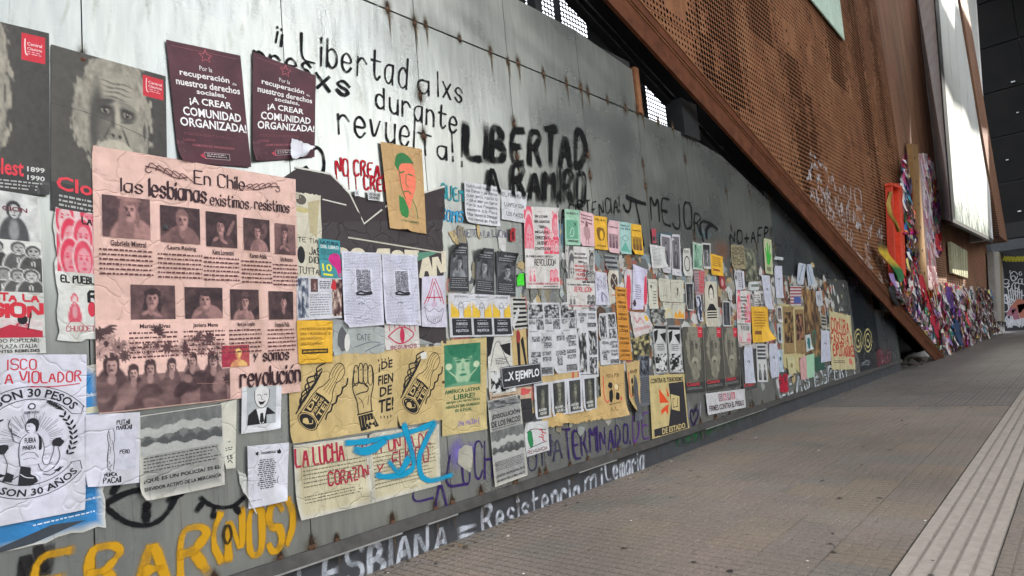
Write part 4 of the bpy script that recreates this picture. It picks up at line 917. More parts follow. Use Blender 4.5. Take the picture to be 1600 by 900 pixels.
# left column under the portraits
s = S('march_poster', 'white poster with black crowd drawing and ESTALLIDO POPULAR! PLAZA ITALIA at left edge', 'poster', q4(-74, 287, 61, 308, 71, 552, -72, 557), (208, 208, 202), 2)
s.i(.38, .0, .97, .34, figures, 'drawing', .006, n=1); s.i(.0, .30, .99, .62, crowd, 'crowd_drawing', .006, n=5, rows=2); s.r(0, .0, .36, .3, (208, 208, 202)); s.t('CION', .54, .09, .84, .12, (110, 44, 60)); s.w('ESTA LA', .30, .635, .93, .675, RED, .010); s.w('REGION', .0, .70, .96, .77, RED, .020)
s.i(.5, .79, .97, .95-.05, figures, 'raised_fist_drawing', .006, dark=(170, 30, 52), light=(208, 208, 202), n=1); s.p([(.2, .90), (.6, .82), (.97, .86), (.97, .90)], (176, 40, 60)); s.s([(.80, .85), (.83, .77), (.84, .75)], .006, K); s.e(.74, .79, .06, .03, K)
s.t('ESTALLIDO POPULAR!', .20, .905, .92, .93, K, False); s.t('/ PLAZA ITALIA', .42, .94, .90, .965, K, False); s.t('ASISTENTES REBELDES', .26, .972, .93, .99, K); s.done()
s = S('red_crowd_poster', 'white poster with red printed faces, mostly hidden behind the pink sheet', 'poster', q4(83, 325, 205, 346, 214, 530, 90, 533), (208, 208, 200), 2, torn=.03)
s.i(.02, .0, .52, .48, crowd, 'faces_print', .006, dark=(206, 50, 76), light=(214, 196, 190), n=2, rows=3); s.w('LA', .34, .04, .46, .09, K, .008); s.w('EL PUEBLO', .06, .51, .52, .56, K, .008); s.w('R', .38, .62, .5, .70, K, .016); s.i(.08, .60, .34, .86, figures, 'drawing', .007, dark=(200, 60, 80), light=(208, 208, 200), n=1, bgv=1.1)
s.s([(.1, .9), (.2, .82), (.34, .9)], .003, (180, 60, 70)); s.e(.42, .76, .05, .06, (200, 50, 70)); s.w('CHUQUETE', .1, .89, .5, .93, (180, 90, 96), .004); s.done()
s = S('blue_poster', 'torn bright blue poster whose edges show around the white emblem sheet', 'poster', q4(-80, 594, 157, 572, 168, 822, -84, 886), (38, 126, 186), 0, torn=.05, edge=.03)
s.t('de la ciudadanía', .78, .16, .97, .185, (220, 230, 235)); s.t('información del agua', .80, .86-.06, .96, .82, (225, 232, 238)); s.t('educación', .82, .70, .95, .72, (220, 228, 232)); s.r(.86, .25, .99, .29, (206, 204, 176)); s.p([(.1, 1.0), (.45, .94), (.62, .91), (.85, .93), (.5, .99)], (60, 66, 72)); s.lines(.5, .885, .95, .90, 1, (225, 232, 238)); s.done()
EM = (34, 34, 40)
s = S('emblem_poster', 'big white sheet with a round black crest reading NO SON 30 PESOS', 'poster', q4(-76, 554, 134, 554, 132, 796, -76, 836), (212, 211, 222), 3, wr=1.5)
s.w('ISCO', .385, .03, .60, .095, RED, .006, 2, .35); s.w('A VIOLADOR', .37, .11, .95, .175, RED, .007, 2, .3); s.s([(.55, .20), (.75, .205), (.94, .19)], .005, RED)
cxm, cym = .565, .53
s.arc('NO SON 30 PESOS', cxm, cym, .222, .044, -62, 50, EM)
V_, F_ = glyphs('NO SON 30 AÑOS', True); a_ = np.radians(232-(232-132)*V_[:, 0]); rr_ = .272-V_[:, 1]*.044
s.text.add(s.pos(cxm+rr_*np.sin(a_)/s.W, cym-rr_*np.cos(a_)/s.H, .0016), F_, lin(EM))
def pc(r_, a): a = math.radians(a); return (cxm+r_*math.sin(a)/s.W, cym-r_*math.cos(a)/s.H)
for r_, a0, a1 in ((.212, -66, 54), (.276, -64, 56), (.218, 128, 236), (.282, 130, 234)): s.s([pc(r_, a) for a in np.linspace(a0, a1, 16)], .0035, EM, 0)
for a0, d in ((54, 1), (-66, -1), (128, -1), (236, 1)): s.s([pc(.212, a0), pc(.245, a0+d*7), pc(.278, a0)], .0035, EM, 0); s.p([pc(.20, a0-d*8), pc(.185, a0-d*22), pc(.205, a0-d*18)], EM)
for sx in (-1, 1):
    for k in range(9):
        for r0, q in ((.190, .9), (.170, -.5)): a = sx*(48+k*8.5); c_ = pc(r0, a); s.e(c_[0], c_[1], .014/s.W, .0055/s.H, EM, 8, math.radians(a)+sx*q)
for k in range(34):
    a = -100+k*200/33+s.rg.uniform(-2, 2); s.s([pc(.075, a), pc(s.rg.uniform(.12, .155), a)], .0014, EM, 0)
LS = (206, 205, 214)
def xy(px, py): return ((px+76)/208*1.0, (py-554)/250)
def ps(*q): return [xy(q[i], q[i+1]) for i in range(0, len(q), 2)]
s.p(ps(22, 680, 32, 672, 50, 676, 62, 700, 56, 722, 24, 722), LS); s.e(*xy(41, 664), .040, .042, LS)
s.p(ps(32, 660, 35, 654, 43, 651, 52, 655, 53, 664, 50, 673, 47, 672, 47, 664, 41, 659), EM, 1); s.s(ps(32, 660, 31, 667, 33, 672, 37, 674), .0028, EM); s.s(ps(35, 663, 38, 664), .003, EM, 0); s.s(ps(34, 670, 37, 670), .0025, EM, 0)
s.s(ps(34, 675, 24, 682, 20, 700, 23, 722), .003, EM); s.s(ps(50, 676, 58, 684, 62, 700, 58, 716), .003, EM); s.p(ps(51, 676, 57, 684, 58, 700, 52, 702, 53, 688), EM, 1); s.s(ps(24, 680, 10, 672, 4, 660, 8, 652), .003, EM); s.s(ps(22, 688, 12, 684, 9, 664), .003, EM)
s.t('FUERA', *xy(30, 681), *xy(48, 689), EM); s.t('PIÑERA', *xy(27, 691), *xy(48, 699), EM)
s.s(ps(25, 706, 34, 702, 46, 704, 52, 712), .003, EM); s.s(ps(28, 713, 40, 711, 48, 714), .002, EM); s.p(ps(20, 750, 24, 722, 40, 726, 40, 736, 48, 740, 52, 748, 40, 753), EM); s.s(ps(24, 734, 32, 740, 44, 742), .004, LS)
s.s(ps(52, 722, 56, 732, 66, 736, 78, 730), .003, EM); s.s(ps(58, 716, 62, 726, 74, 722), .003, EM); s.e(*xy(84, 692), .045, .028, EM, 10, 0, .18); s.s(ps(77, 688, 74, 694, 78, 700, 74, 712, 70, 722), .003, EM); s.s(ps(84, 700, 88, 712, 84, 724, 74, 732), .003, EM); s.s(ps(60, 738, 74, 742, 88, 730), .004, EM)
s.e(*xy(-4, 694), .045, .028, EM, 10, 0, .18); s.s(ps(-2, 702, 4, 716, 2, 728), .003, EM); s.s(ps(-8, 740, 8, 742, 20, 736), .004, EM); s.p(ps(2, 728, 14, 734, 10, 744, -4, 740), EM)
s.e(*xy(41, 634), .03, .02, EM, 10, 0, .1); s.e(*xy(41, 634), .02, .013, LS, 10); s.t('DESPERTAR CHILE', *xy(29, 641), *xy(53, 645), EM)
for k in range(6): q_ = xy(68+k*3.5, 628+k*2); s.e(q_[0], q_[1], .022, .007, EM, 8, -.5, .2)
s.done()
s = S('drawing_sheet', 'white sheet with a thin pencil drawing of a figure, between emblem and grey poster', 'drawing', q4(132, 648, 217, 644, 216, 754, 132, 762), (208, 207, 216), 4)
s.w('PUTA!!', .56, .10, .80, .16, K, .004); s.w('MARICA!!', .56, .17, .84, .23, K, .004); s.w('PERO', .62, .52, .80, .57, K, .004); s.w('NUNCA', .34, .82, .56, .87, K, .004); s.w('PACA!!', .32, .89, .64, .96, K, .005)
for k in range(14): cu = .42+s.rg.uniform(-.05, .05); s.s([(cu, .25+k*.04), (cu+s.rg.uniform(-.08, .08), .28+k*.04), (cu, .32+k*.04)], .002, (90, 90, 96))
s.s([(.42, .22), (.38, .32), (.42, .45), (.38, .6), (.40, .78)], .003, (60, 60, 64)); s.s([(.50, .22), (.53, .35), (.49, .46), (.53, .6), (.50, .78)], .003, (60, 60, 64)); s.i(.5, .2, .92, .8, busy, 'pencil_shading', .012, dark=(180, 180, 190), light=(208, 207, 216), con=1); s.done()
s = S('policia_poster', 'grey poster asking QUÉ ES UN POLICÍA? below the pink sheet', 'poster', q4(216, 650, 345, 631, 349, 757, 217, 785), (152, 152, 146), 4, edge=.008)
s.i(.01, .01, .99, .48, riot, 'riot_photo', .005, dark=(58, 60, 60), light=(170, 170, 164)); s.lines(.04, .50, .96, .69, 5, (70, 70, 70), .4); s.t('¿QUÉ ES UN POLICÍA? ES EL', .04, .735, .95, .80, K, True); s.t('SERVIDOR ACTIVO DE LA MERCANCÍA', .04, .835, .96, .89, K, True); s.done()
s = S('narrow_flyer', 'narrow cream strip with tiny black figures beside the grey police poster', 'flyer', q4(343, 630, 368, 624, 366, 731, 348, 734), (206, 204, 188), 3); s.t('15', .3, .80, .75, .86, K); s.lines(.2, .68, .8, .74, 2); s.s([(.3, .9), (.5, .87), (.7, .92)], .006, K); s.e(.5, .6, .12, .01, (120, 120, 116)); s.done()
s = S('cartoon_poster', 'white bordered cartoon of a grinning man in suit and tie', 'poster', q4(376, 605, 438, 602, 436, 670, 375, 678), (212, 212, 214), 4)
s.r(.12, .0, .86, .84, (168, 172, 172)); s.p([(.14, .84), (.16, .62), (.32, .5), (.66, .48), (.84, .62), (.86, .83)], K); s.p([(.36, .50), (.62, .48), (.55, .82), (.46, .83)], (214, 214, 212)); s.p([(.46, .60), (.53, .59), (.56, .78), (.49, .83), (.45, .78)], K)
s.e(.49, .22, .19, .26, (210, 208, 204)); s.s([(.31, .1), (.31, .3), (.38, .44), (.5, .50), (.62, .42), (.68, .28), (.68, .08)], .004, K); s.p([(.4, .33), (.5, .35), (.6, .32), (.52, .41), (.45, .41)], K); s.s([(.38, .2), (.44, .18), (.46, .21)], .004, K); s.s([(.54, .2), (.59, .17), (.62, .2)], .004, K); s.s([(.5, .2), (.47, .29), (.52, .3)], .003, K); s.done()
s = S('paper_scrap', 'torn white scrap peeling from the steel left of the DIGNIDAD sheet', 'paper scrap', q4(370, 735, 384, 742, 400, 802, 378, 780), (206, 206, 200), 2, torn=.03, curl=((0, 1, .12, .04),), step=.03); s.done()
s = S('dignidad_sheet', 'white typed sheet headed DIGNIDAD, with a dirty curled lower corner', 'notice', q4(384, 697, 449, 691, 446, 783, 386, 795), (210, 210, 216), 4, curl=((1, 1, .22, .05),), wr=2)
s.t('DIGNIDAD', .32, .115, .68, .155, K); 
for cu in (.22, .76): s.e(cu, .135, .045, .032, K, 12, 0, .45)
for k in range(15): w_ = s.rg.uniform(.16, .24); s.lines(.46-w_, .24+k*.033, .46+w_, .26+k*.033, 1, (50, 50, 56), .9, 0)
s.lines(.1, .88, .35, .90, 1, (90, 90, 96)); s.s([(.76, .55), (.72, .60), (.74, .66)], .004, (40, 70, 80)); s.done()
# tan DEFIENDETE row
def bottle(s):
    s.drips(14, (176, 150, 96)); A = math.atan2(-.56*s.H, .56*s.W)*1.0; ca, sa = math.cos(A), math.sin(A); H_ = s.H
    def P_(x, y): return (.30+(x*ca-y*sa)*H_/s.W, .74+(x*sa+y*ca))     # x along the bottle, y across, in sheet heights
    def pts(*q): return [P_(q[i], q[i+1]) for i in range(0, len(q), 2)]
    s.p(pts(0, -.15, .36, -.14, .46, -.07, .62, -.05, .62, .05, .46, .07, .36, .14, 0, .15), TAN); s.s(pts(-.02, -.155, .36, -.145, .46, -.07, .64, -.05), .007, K, 1); s.s(pts(-.02, .155, .36, .145, .46, .07, .64, .05), .007, K, 1)
    s.p(pts(.06, -.135, .33, -.125, .34, 0, .33, .125, .06, .135, .10, 0), K); 
    for t_, y_, w_, h_ in (('DE', -.085, .20, .072), ('FIENDE', 0, .22, .050), ('TE!', .082, .20, .072)): c_ = P_(.205, y_); s.tr(t_, c_[0], c_[1], w_*H_, h_*H_, A, TAN)
    for r_, col in ((.165, K), (.150, TAN), (.138, K), (.10, K)):
        s.p([P_(r_*.55*math.cos(a)-.015, r_*math.sin(a)) for a in np.linspace(0, 6.283, 20)[:-1]], col)
    s.p(pts(-.06, -.05, -.02, -.08, .02, -.03, -.02, .03, -.05, .02), TAN, 1); s.s(pts(-.03, .03, .0, .08, .03, .05), .006, TAN)
    for y_ in (-.03, 0, .03): s.s(pts(.40, y_*1.6, .5, y_, .60, y_*1.2), .004, K)
    s.p(pts(.56, -.075, .66, -.10, .76, -.08, .78, .0, .74, .08, .62, .09, .56, .05), TAN, 1); s.s(pts(.56, -.08, .66, -.105, .77, -.085, .79, .0, .74, .085, .62, .095, .56, .05), .006, K)
    for y_ in (-.055, -.015, .03): s.s(pts(.60, y_, .69, y_-.015, .77, y_+.005), .005, K)
    for k in range(6): x_ = -.02+k*.085; s.s(pts(x_, -.20, x_+.10, -.20-.05*(k % 2), x_+.16, -.27-.03*k % .1, x_+.27, -.24), .011, K, 2); s.p(pts(x_, -.19, x_+.10, -.235, x_+.2, -.22, x_+.12, -.20), K, 1)
    for k in range(4): x_ = .14+k*.12; s.s(pts(x_, .20, x_+.07, .175, x_+.12, .21, x_+.19, .17), .012, K, 2)
g_ = 'tan self defence posters in a row'
s = S('bottle_poster', 'left tan poster of a flaming bottle drawing, just right of the pink sheet', 'poster', q4(449, 571, 543, 551, 543, 680, 453, 694), TAN, 1, g_); bottle(s); s.done()
s = S('bottle_poster', 'right tan poster of a flaming bottle drawing, beside the green photo poster', 'poster', q4(618, 546, 688, 540, 690, 656, 620, 667), TAN, 1, g_); bottle(s); s.r(.52, .07, .66, .16, (214, 212, 200)); s.done()
s = S('fist_poster', 'tan poster of a raised fist drawing between the two bottle posters', 'poster', q4(543, 553, 618, 546, 620, 667, 543, 680), (205, 180, 124), 1, g_, curl=((.5, 1, .1, .02),))
s.s([(.20, .76), (.17, .60), (.09, .48), (.08, .34), (.12, .22)], .009, K); s.s([(.46, .74), (.44, .58), (.50, .44), (.51, .30), (.48, .2)], .009, K)
for k in range(4): x_ = .11+k*.095; y_ = (.02, 0, .01, .035)[k]; s.s([(x_, .36+y_), (x_-.012, .22+y_), (x_+.02, .13+y_), (x_+.075, .14+y_), (x_+.092, .24+y_), (x_+.085, .35+y_)], .008, K, 1); s.s([(x_+.01, .36+y_), (x_+.045, .40+y_), (x_+.085, .36+y_)], .006, K); s.s([(x_+.02, .22+y_), (x_+.06, .21+y_)], .004, K)
s.s([(.09, .42), (.16, .37), (.30, .39), (.40, .44), (.38, .50), (.26, .50), (.16, .52)], .009, K); s.s([(.33, .42), (.37, .44)], .005, K); s.s([(.20, .56), (.28, .62), (.30, .70)], .005, K); s.s([(.40, .56), (.38, .66)], .005, K)
s.p([(.19, .79), (.47, .77), (.60, .95), (.25, .98)], K); s.s([(.18, .77), (.48, .75)], .010, K)
for k in range(5): s.s([(.24+k*.06, .80+.0*k), (.27+k*.065, .93)], .003, TAN, 0)
for t_, y_, w_, h_ in (('¡DE', .20, .30, .13), ('FIEN', .37, .32, .12), ('DE', .52, .26, .12), ('TE!', .70, .32, .17)): s.tr(t_, .76, y_, w_*s.W, h_*s.H, -.10, K, -.15)
for k in range(9): q_ = (.60+.035*k, (.10, .83)[k % 2]+s.rg.uniform(-.02, .02)); s.p([q_, (q_[0]+.03, q_[1]+.02), (q_[0]+.01, q_[1]+.05)], K)
s.done()
CRE = (208, 198, 164)
s = S('lucha_sheet', 'yellowed typed sheet with red words LA LUCHA and CORAZON, curled at its lower left', 'notice', q4(457, 696, 572, 680, 580, 786, 463, 815), CRE, 2, curl=((0, 1, .2, .03), (.95, .8, .12, .05)), wr=2, edge=.012)
s.lines(.1, .30, .98, .62, 6, (120, 112, 92), .35, .2); s.lines(.1, .70, .95, .82, 3, (110, 102, 84), .4); s.drips(26, (150, 136, 100)); s.w('LA LUCHA', .02, .06, .64, .30, (168, 34, 62), .016, 1); s.w('ES', .82, .12, .98, .24, (168, 34, 62), .014, 1); s.w('CORAZON', .42, .44, .98, .62, (168, 34, 62), .014, 1); s.done()
s = S('lucha_sheet', 'yellowed typed sheet with red words A PUNTA DE and FUEGO under turquoise spray', 'notice', q4(572, 678, 684, 662, 687, 757, 580, 786), CRE, 2, wr=2, edge=.012)
s.lines(.05, .30, .95, .85, 10, (124, 116, 96), .35, .2); s.drips(22, (146, 132, 98)); s.w('A PUNTA DE', .02, .10, .86, .30, (168, 34, 62), .013, 1); s.w('y', .1, .42, .18, .6, (168, 34, 62), .012, 1); s.w('FUEGO', .30, .34, .82, .58, (150, 30, 60), .014, 1); s.done()
s = S('green_portrait_poster', 'cream poster with green photo of a face among lilies, AMÉRICA LATINA LIBRE!', 'poster', q4(688, 533, 759, 527, 759, 671, 690, 682), (206, 186, 128), 1)
GR = (34, 96, 56); s.i(.06, .05, .86, .50, face, 'portrait', .006, dark=(22, 104, 72), light=(206, 216, 178)); s.t('AMÉRICA LATINA', .06, .52, .85, .57, GR); s.t('LIBRE!', .25, .585, .72, .64, GR); s.t('ABAJO LAS FRONTERAS', .08, .65, .84, .68, GR); s.t('NINGUN SER HUMANO', .08, .695, .84, .725, GR); s.t('ES ILEGAL', .28, .74, .66, .77, GR); s.w('UNA NACION E', .34, .865, .84, .92, (120, 100, 170), .005); s.done()
s = S('yellow_flyer', 'orange yellow leaflet with CHILE NECESITA text touching the pink poster', 'flyer', q4(461, 501, 517, 501, 517, 566, 464, 569), YEL, 5)
for k, t_ in enumerate(['CHILE NECESITA UNA REFORMA', 'SERIA Y PROFUNDA DE LA', 'QUE GARANTICE LOS', 'DERECHOS HUMANOS.']): s.t(t_, .08, .17+k*.115, (.97, .93, .68, .7)[k], .23+k*.115, (110, 76, 30), False)
s.r(.10, .67, .86, .78, (44, 36, 26)); s.t('¡NO MÁS INMUNIDAD!', .14, .695, .82, .755, YEL); s.lines(.1, .9, .6, .92, 1, (150, 100, 40)); s.done()
s = S('photo_notice', 'white notice with two small photos over the yellow leaflet', 'notice', q4(461, 432, 531, 434, 532, 497, 462, 501), (208, 207, 212), 4)
s.i(.02, .04, .25, .95, busy, 'photo', .008, dark=(50, 60, 80), light=(200, 200, 200)); s.i(.30, .05, .46, .36, portrait, 'photo', .007, dark=(70, 40, 40)); s.lines(.5, .1, .76, .3, 4); s.lines(.28, .42, .76, .94, 9, (90, 90, 96), .3); s.i(.78, .05, 1, .95, busy, 'red_hands_print', .01, dark=(60, 30, 34), light=(220, 200, 180)); s.e(.82, .2, .06, .12, (190, 40, 50), jag=.3); s.done()
s = S('book_fair_poster', 'small teal and magenta poster with a big yellow number 10', 'poster', q4(495, 373, 529, 377, 531, 436, 498, 434), (48, 142, 150), 4)
s.t('LA FURIA', .08, .05, .92, .14, (20, 40, 60)); s.t('DEL LIBRO', .08, .155, .92, .24, (225, 230, 225)); s.lines(.08, .28, .92, .42, 4, (30, 60, 76), .3); s.p([(.5, .4), (.75, .33), (1, .40), (1, .98), (.86, .98), (.78, .75), (.5, .62), (.4, .52)], (196, 34, 122), 1); s.t('10', .1, .64, .56, .84, (226, 220, 60)); s.r(.12, .9, .6, .95, (226, 220, 60)); s.done()
s = S('eye_poster', 'white sheet with a red drawn eye and lashes below the handwritten pages', 'drawing', q4(600, 505, 652, 500, 655, 543, 600, 548), (206, 200, 192), 1)
s.s([(.1, .5), (.35, .22), (.6, .2), (.9, .5), (.6, .78), (.35, .8), (.1, .5)], .010, (186, 44, 76)); s.e(.5, .5, .07, .28, (186, 44, 76))
for k in range(6): s.s([(.14+k*.15, .3-.1*math.sin(k)), (.12+k*.15, .1), (.17+k*.15, .02)], .007, (186, 44, 76))
s.w('SEGUIMOS', .15, .86, .9, .98, (150, 40, 60), .006); s.done()
s = S('grey_drawing_scrap', 'torn grey scrap with the word CAFE scribbled, right of the yellow leaflet', 'drawing', q4(520, 505, 600, 512, 602, 552, 518, 556), (168, 174, 170), 1, torn=.03); s.w('CATE', .45, .3, .7, .5, (70, 80, 90), .005); s.s([(.4, .75), (.7, .55), (.95, .6), (.6, .9)], .005, (60, 80, 100)); s.e(.18, .5, .10, .4, (90, 90, 92), jag=.2); s.e(.26, .6, .05, .3, (214, 212, 204)); s.done()
def scribble(s):
    for k in range(46):
        v = .03+k*.0205; 
        if .22 < v < .56: s.s([(.05, v), (.2, v+.003), (.30, v)], .0014, (120, 120, 150), 0); s.s([(.75, v), (.95, v+.003)], .0014, (120, 120, 150), 0)
        else: s.lines(.05, v-.003, .96, v+.004, 1, (130, 130, 160), .8, .05)
    for k in range(16):
        for j in range(4): a = .34+j*.09; s.w(''.join(s.rg.choice('ASERTNO') for _ in range(2)), a, .24+k*.018, a+.08, .256+k*.018, (50, 50, 60), .0025, 1)
    s.s([(.32, .555), (.42, .53), (.55, .555), (.70, .54), (.72, .565), (.5, .58), (.33, .57)], .014, (36, 36, 42), 1); s.s([(.35, .7), (.42, .68), (.5, .70)], .004, (60, 60, 80)); s.s([(0.02, .5), (.98, .52)], .0016, (170, 170, 180), 0)
    return s
scribble(S('handwritten_page', 'tall white page dense with handwriting, left of its twin', 'handwriting', q4(531, 393, 593, 396, 598, 508, 536, 513), (214, 214, 226), 4, 'twin handwritten pages', wr=1.6)).done()
scribble(S('handwritten_page', 'tall white page dense with handwriting, right of its twin beside the red drawing', 'handwriting', q4(594, 397, 649, 399, 656, 509, 600, 507), (214, 214, 226), 4, 'twin handwritten pages', wr=1.6)).done()
s = S('flame_drawing', 'white sheet with red flame and cross drawing over outlined hands', 'drawing', q4(657, 433, 693, 431, 696, 512, 656, 511), (212, 208, 222), 4)
for a, b_ in (((.1, .55), (.45, .05)), ((.25, .5), (.5, .12)), ((.9, .55), (.55, .05)), ((.78, .5), (.52, .12))): s.s([a, ((a[0]+b_[0])/2+s.rg.uniform(-.1, .1), (a[1]+b_[1])/2), b_], .008, (190, 40, 60))
s.s([(.2, .42), (.82, .42)], .009, (190, 40, 60), 0); s.s([(.5, .28), (.5, .5)], .009, (190, 40, 60), 0); s.s([(.12, .6), (.2, .85), (.5, .95), (.8, .85), (.9, .6), (.7, .72), (.5, .62), (.3, .72), (.12, .6)], .004, (70, 40, 70)); s.e(.5, .56, .12, .06, (196, 170, 190)); 
for k in range(8): s.s([(.2+k*.08, .78), (.22+k*.08, .9)], .003, (70, 40, 70), 0)
s.done()
s = S('stencil_portrait', 'kraft paper with green and orange stencilled face of a man', 'poster', q4(592, 222, 657, 234, 664, 366, 607, 357), (196, 158, 104), 4, curl=((.4, 1, .1, .03),))
s.p([(.36, .16), (.58, .11), (.76, .22), (.80, .45), (.68, .60), (.58, .76), (.48, .66), (.38, .5), (.34, .3)], (236, 122, 92), 1); s.p([(.28, .24), (.34, .12), (.5, .08), (.66, .12), (.78, .2), (.62, .2), (.42, .22), (.36, .32)], (46, 116, 62), 1)
s.s([(.40, .33), (.50, .31)], .012, (46, 116, 62)); s.s([(.60, .33), (.70, .34)], .012, (46, 116, 62)); s.s([(.55, .34), (.52, .46), (.58, .48)], .008, (46, 116, 62)); s.s([(.46, .55), (.56, .53), (.64, .56)], .010, (46, 116, 62)); s.s([(.38, .3), (.40, .5), (.48, .62)], .010, (46, 116, 62))
s.p([(.32, .60), (.46, .62), (.56, .76), (.50, .86), (.30, .82)], (46, 126, 62), 1); s.s([(.66, .62), (.76, .72), (.78, .84)], .008, (46, 116, 62)); s.t('LATINA Y DISIDENTE', .3, .875, .8, .90, (70, 110, 60)); s.done()
s = S('small_note', 'little white slip handwritten in black near the red word CREE', 'note', q4(572, 299, 591, 303, 591, 315, 573, 313), (212, 212, 212), 4); s.w('LAS CALLES', .1, .15, .9, .4, K, .003); s.w('SIEMPRE', .1, .55, .9, .85, K, .003); s.done()
s = S('small_note', 'tiny white paper tag stuck beside the red dripping letters', 'note', q4(551, 298, 559, 298, 559, 308, 552, 308), (210, 210, 210), 4); s.w('A', .3, .2, .7, .8, K, .003); s.done()
s = S('handwritten_letter', 'white sheet of blue handwriting overlapped by fat black spray letters', 'handwriting', q4(723, 284, 780, 293, 779, 355, 725, 348), (212, 212, 214), 4)
for k, t_ in enumerate(['Multitudes hasta que', 'las Chinas y los cabros', 'quieramos hasta la', 'y con el amor con fuerza', 'Por lo que Pensamos', 'siempre a lo Plaza', 'Ellas tienen la Dignidad', 'Nos vemos en Plaza!']): s.w(t_, .05, .06+k*.115, .9, .13+k*.115, (60, 60, 80), .0035, 1)
s.done()
s = S('lumpen_sheet', 'white sheet saying LUMPEN SON LOS PACOS beside the handwritten letter', 'notice', q4(781, 296, 822, 302, 818, 349, 782, 343), (208, 210, 212), 3)
s.w('EL FEMINISMO', .05, .1, .9, .22, K, .005); s.w('LUMPEN SON', .12, .42, .9, .54, K, .005); s.w('LOS PACOS', .2, .72, .9, .84, K, .005); s.done()
def march(s, main, txt):
    s.i(.0, .0, .28, .52, crowd, 'figures_print', .008, dark=main, light=(212, 208, 200), n=1, rows=3); s.i(.55, .25, 1, .58, crowd, 'figures_print', .008, dark=main, light=(212, 208, 200), n=3, rows=2); s.i(.74, .05, .97, .3, crowd, 'figures_print', .008, dark=main, light=(212, 208, 200), n=1, rows=2)
    for k, (t_, a, b_) in enumerate((('SIN LUCHAR!', .3, .68), ('PARA GARANTIZAR', .28, .74), ('TIERRA', .4, .62), ('MIGAJAS,', .3, .70), ('OFRECEN Y', .3, .72), ('NUEVA', .36, .64), ('CONSTITUCIÓN', .28, .74))): s.t(t_, a, .10+k*.065, b_, .135+k*.065+(.01 if k > 2 else 0), K if txt == 0 else ((K, RED)[k > 2]))
    s.t('EL PUEBLO UNIDO GRITA LA', .04, .60, .8, .625, K); s.w('REVOLUCION', .26, .645, .88, .72, (K if txt == 0 else RED), .008)
    s.i(.08, .76, .3, .92, figures, 'drawing', .008, dark=main, light=(212, 210, 202), n=2); s.i(.7, .76, .98, .92, crowd, 'drawing', .008, dark=main, light=(212, 210, 202), n=2, rows=1); s.t('LUNES 18 NOVIEMBRE 12:00 PLAZA ITALIA', .05, .93, .95, .955, (190, 90, 100)); s.t('ASISTENTES REBELDES', .5, .97, .95, .985, K); return s
march(S('march_poster', 'red and white revolution poster high on the wall beside the green sticker', 'poster', q4(816, 323, 870, 325, 873, 451, 820, 451), (212, 208, 202), 3, 'revolution posters'), (222, 66, 92), 0).done()
march(S('march_poster', 'black and white revolution poster with red word, under the mint and pink leaflets', 'poster', q4(881, 384, 927, 387, 929, 484, 885, 484), (212, 208, 202), 2, 'revolution posters'), (46, 46, 48), 1).done()
march(S('march_poster', 'small red and white revolution poster left of the far orange notice', 'poster', q4(1148, 454, 1171, 455, 1172, 541, 1152, 540), (212, 208, 202), 3, 'revolution posters'), (222, 66, 92), 0).done()
march(S('march_poster', 'small black and white revolution poster tucked behind the far orange notice', 'poster', q4(1171, 455, 1191, 455, 1195, 510, 1175, 511), (212, 208, 202), 2, 'revolution posters'), (46, 46, 48), 0).done()
# coloured leaflet row
def leaf(quad, col, lab, top, bot, dark, kind, lay=4):
    s = S('leaflet', lab, 'leaflet', quad, col, lay, 'row of coloured leaflets under the black writing')
    for k, t_ in enumerate(top): s.t(t_, .1, .08+k*.10, .88, .14+k*.10, dark)
    if kind == 0: s.r(.1, .30, .85, .82, (100, 160, 130)); s.s([(.3, .7), (.45, .5), (.6, .55), (.55, .75), (.35, .75)], .007, (210, 230, 215)); s.p([(.62, .35), (.72, .4), (.66, .5)], K)
    if kind == 1: s.e(.48, .6, .24, .22, (176, 140, 140), jag=.15); s.e(.48, .38, .1, .06, (120, 84, 88)); s.s([(.4, .8), (.38, .95)], .008, (140, 100, 100)); s.s([(.56, .8), (.58, .95)], .008, (140, 100, 100))
    if kind == 2: s.e(.5, .52, .32, .20, (130, 92, 30), jag=.12); s.e(.56, .56, .14, .14, col); s.s([(.3, .4), (.26, .6), (.36, .7)], .008, (110, 76, 26))
    if kind == 3: s.i(.08, .42, .9, .86, figures, 'drawing', .009, dark=(70, 44, 56), light=tuple(int(q*.75) for q in col), n=3)
    if kind == 4: s.s([(.2, .5), (.5, .4), (.8, .5), (.5, .62), (.2, .5)], .007, (60, 120, 110)); s.p([(.1, .9), (.5, .6), (.9, .95)], (100, 170, 150))
    for k, t_ in enumerate(bot): s.t(t_, .15, .86+k*.06, .85, .92+k*.06, dark)
    s.done()
leaf(q4(880, 327, 903, 329, 905, 384, 881, 383), MNT, 'mint green leaflet, leftmost of the coloured row', ['NO BUSCO A'], ['OPRESORES'], K, 0)
leaf(q4(903, 329, 925, 335, 927, 386, 905, 384), PNK, 'pale pink leaflet with a grey figure beside the mint one', ['Esperamos', 'aquí hasta', 'la Paz'], [], (80, 40, 44), 1)
leaf(q4(925, 337, 946, 340, 947.5, 392, 927.5, 389), YEL, 'yellow leaflet with a brown curl of hair and FILSA', ['FILSA'], ['JAM'], (120, 86, 30), 2)
leaf(q4(947, 343.5, 965.5, 346.5, 966, 396.6, 948.4, 394), PNK, 'pink leaflet with black animals between yellow and mint ones', ['', 'ESTAMOS AQUÍ'], [], (70, 40, 56), 3)
leaf(q4(965.5, 346.5, 983, 349, 985, 398, 966, 396.6), (168, 204, 196), 'pale aqua leaflet with a green scribble beside the last yellow one', ['HASTA LA', 'LA FIN'], [], (40, 80, 90), 4)
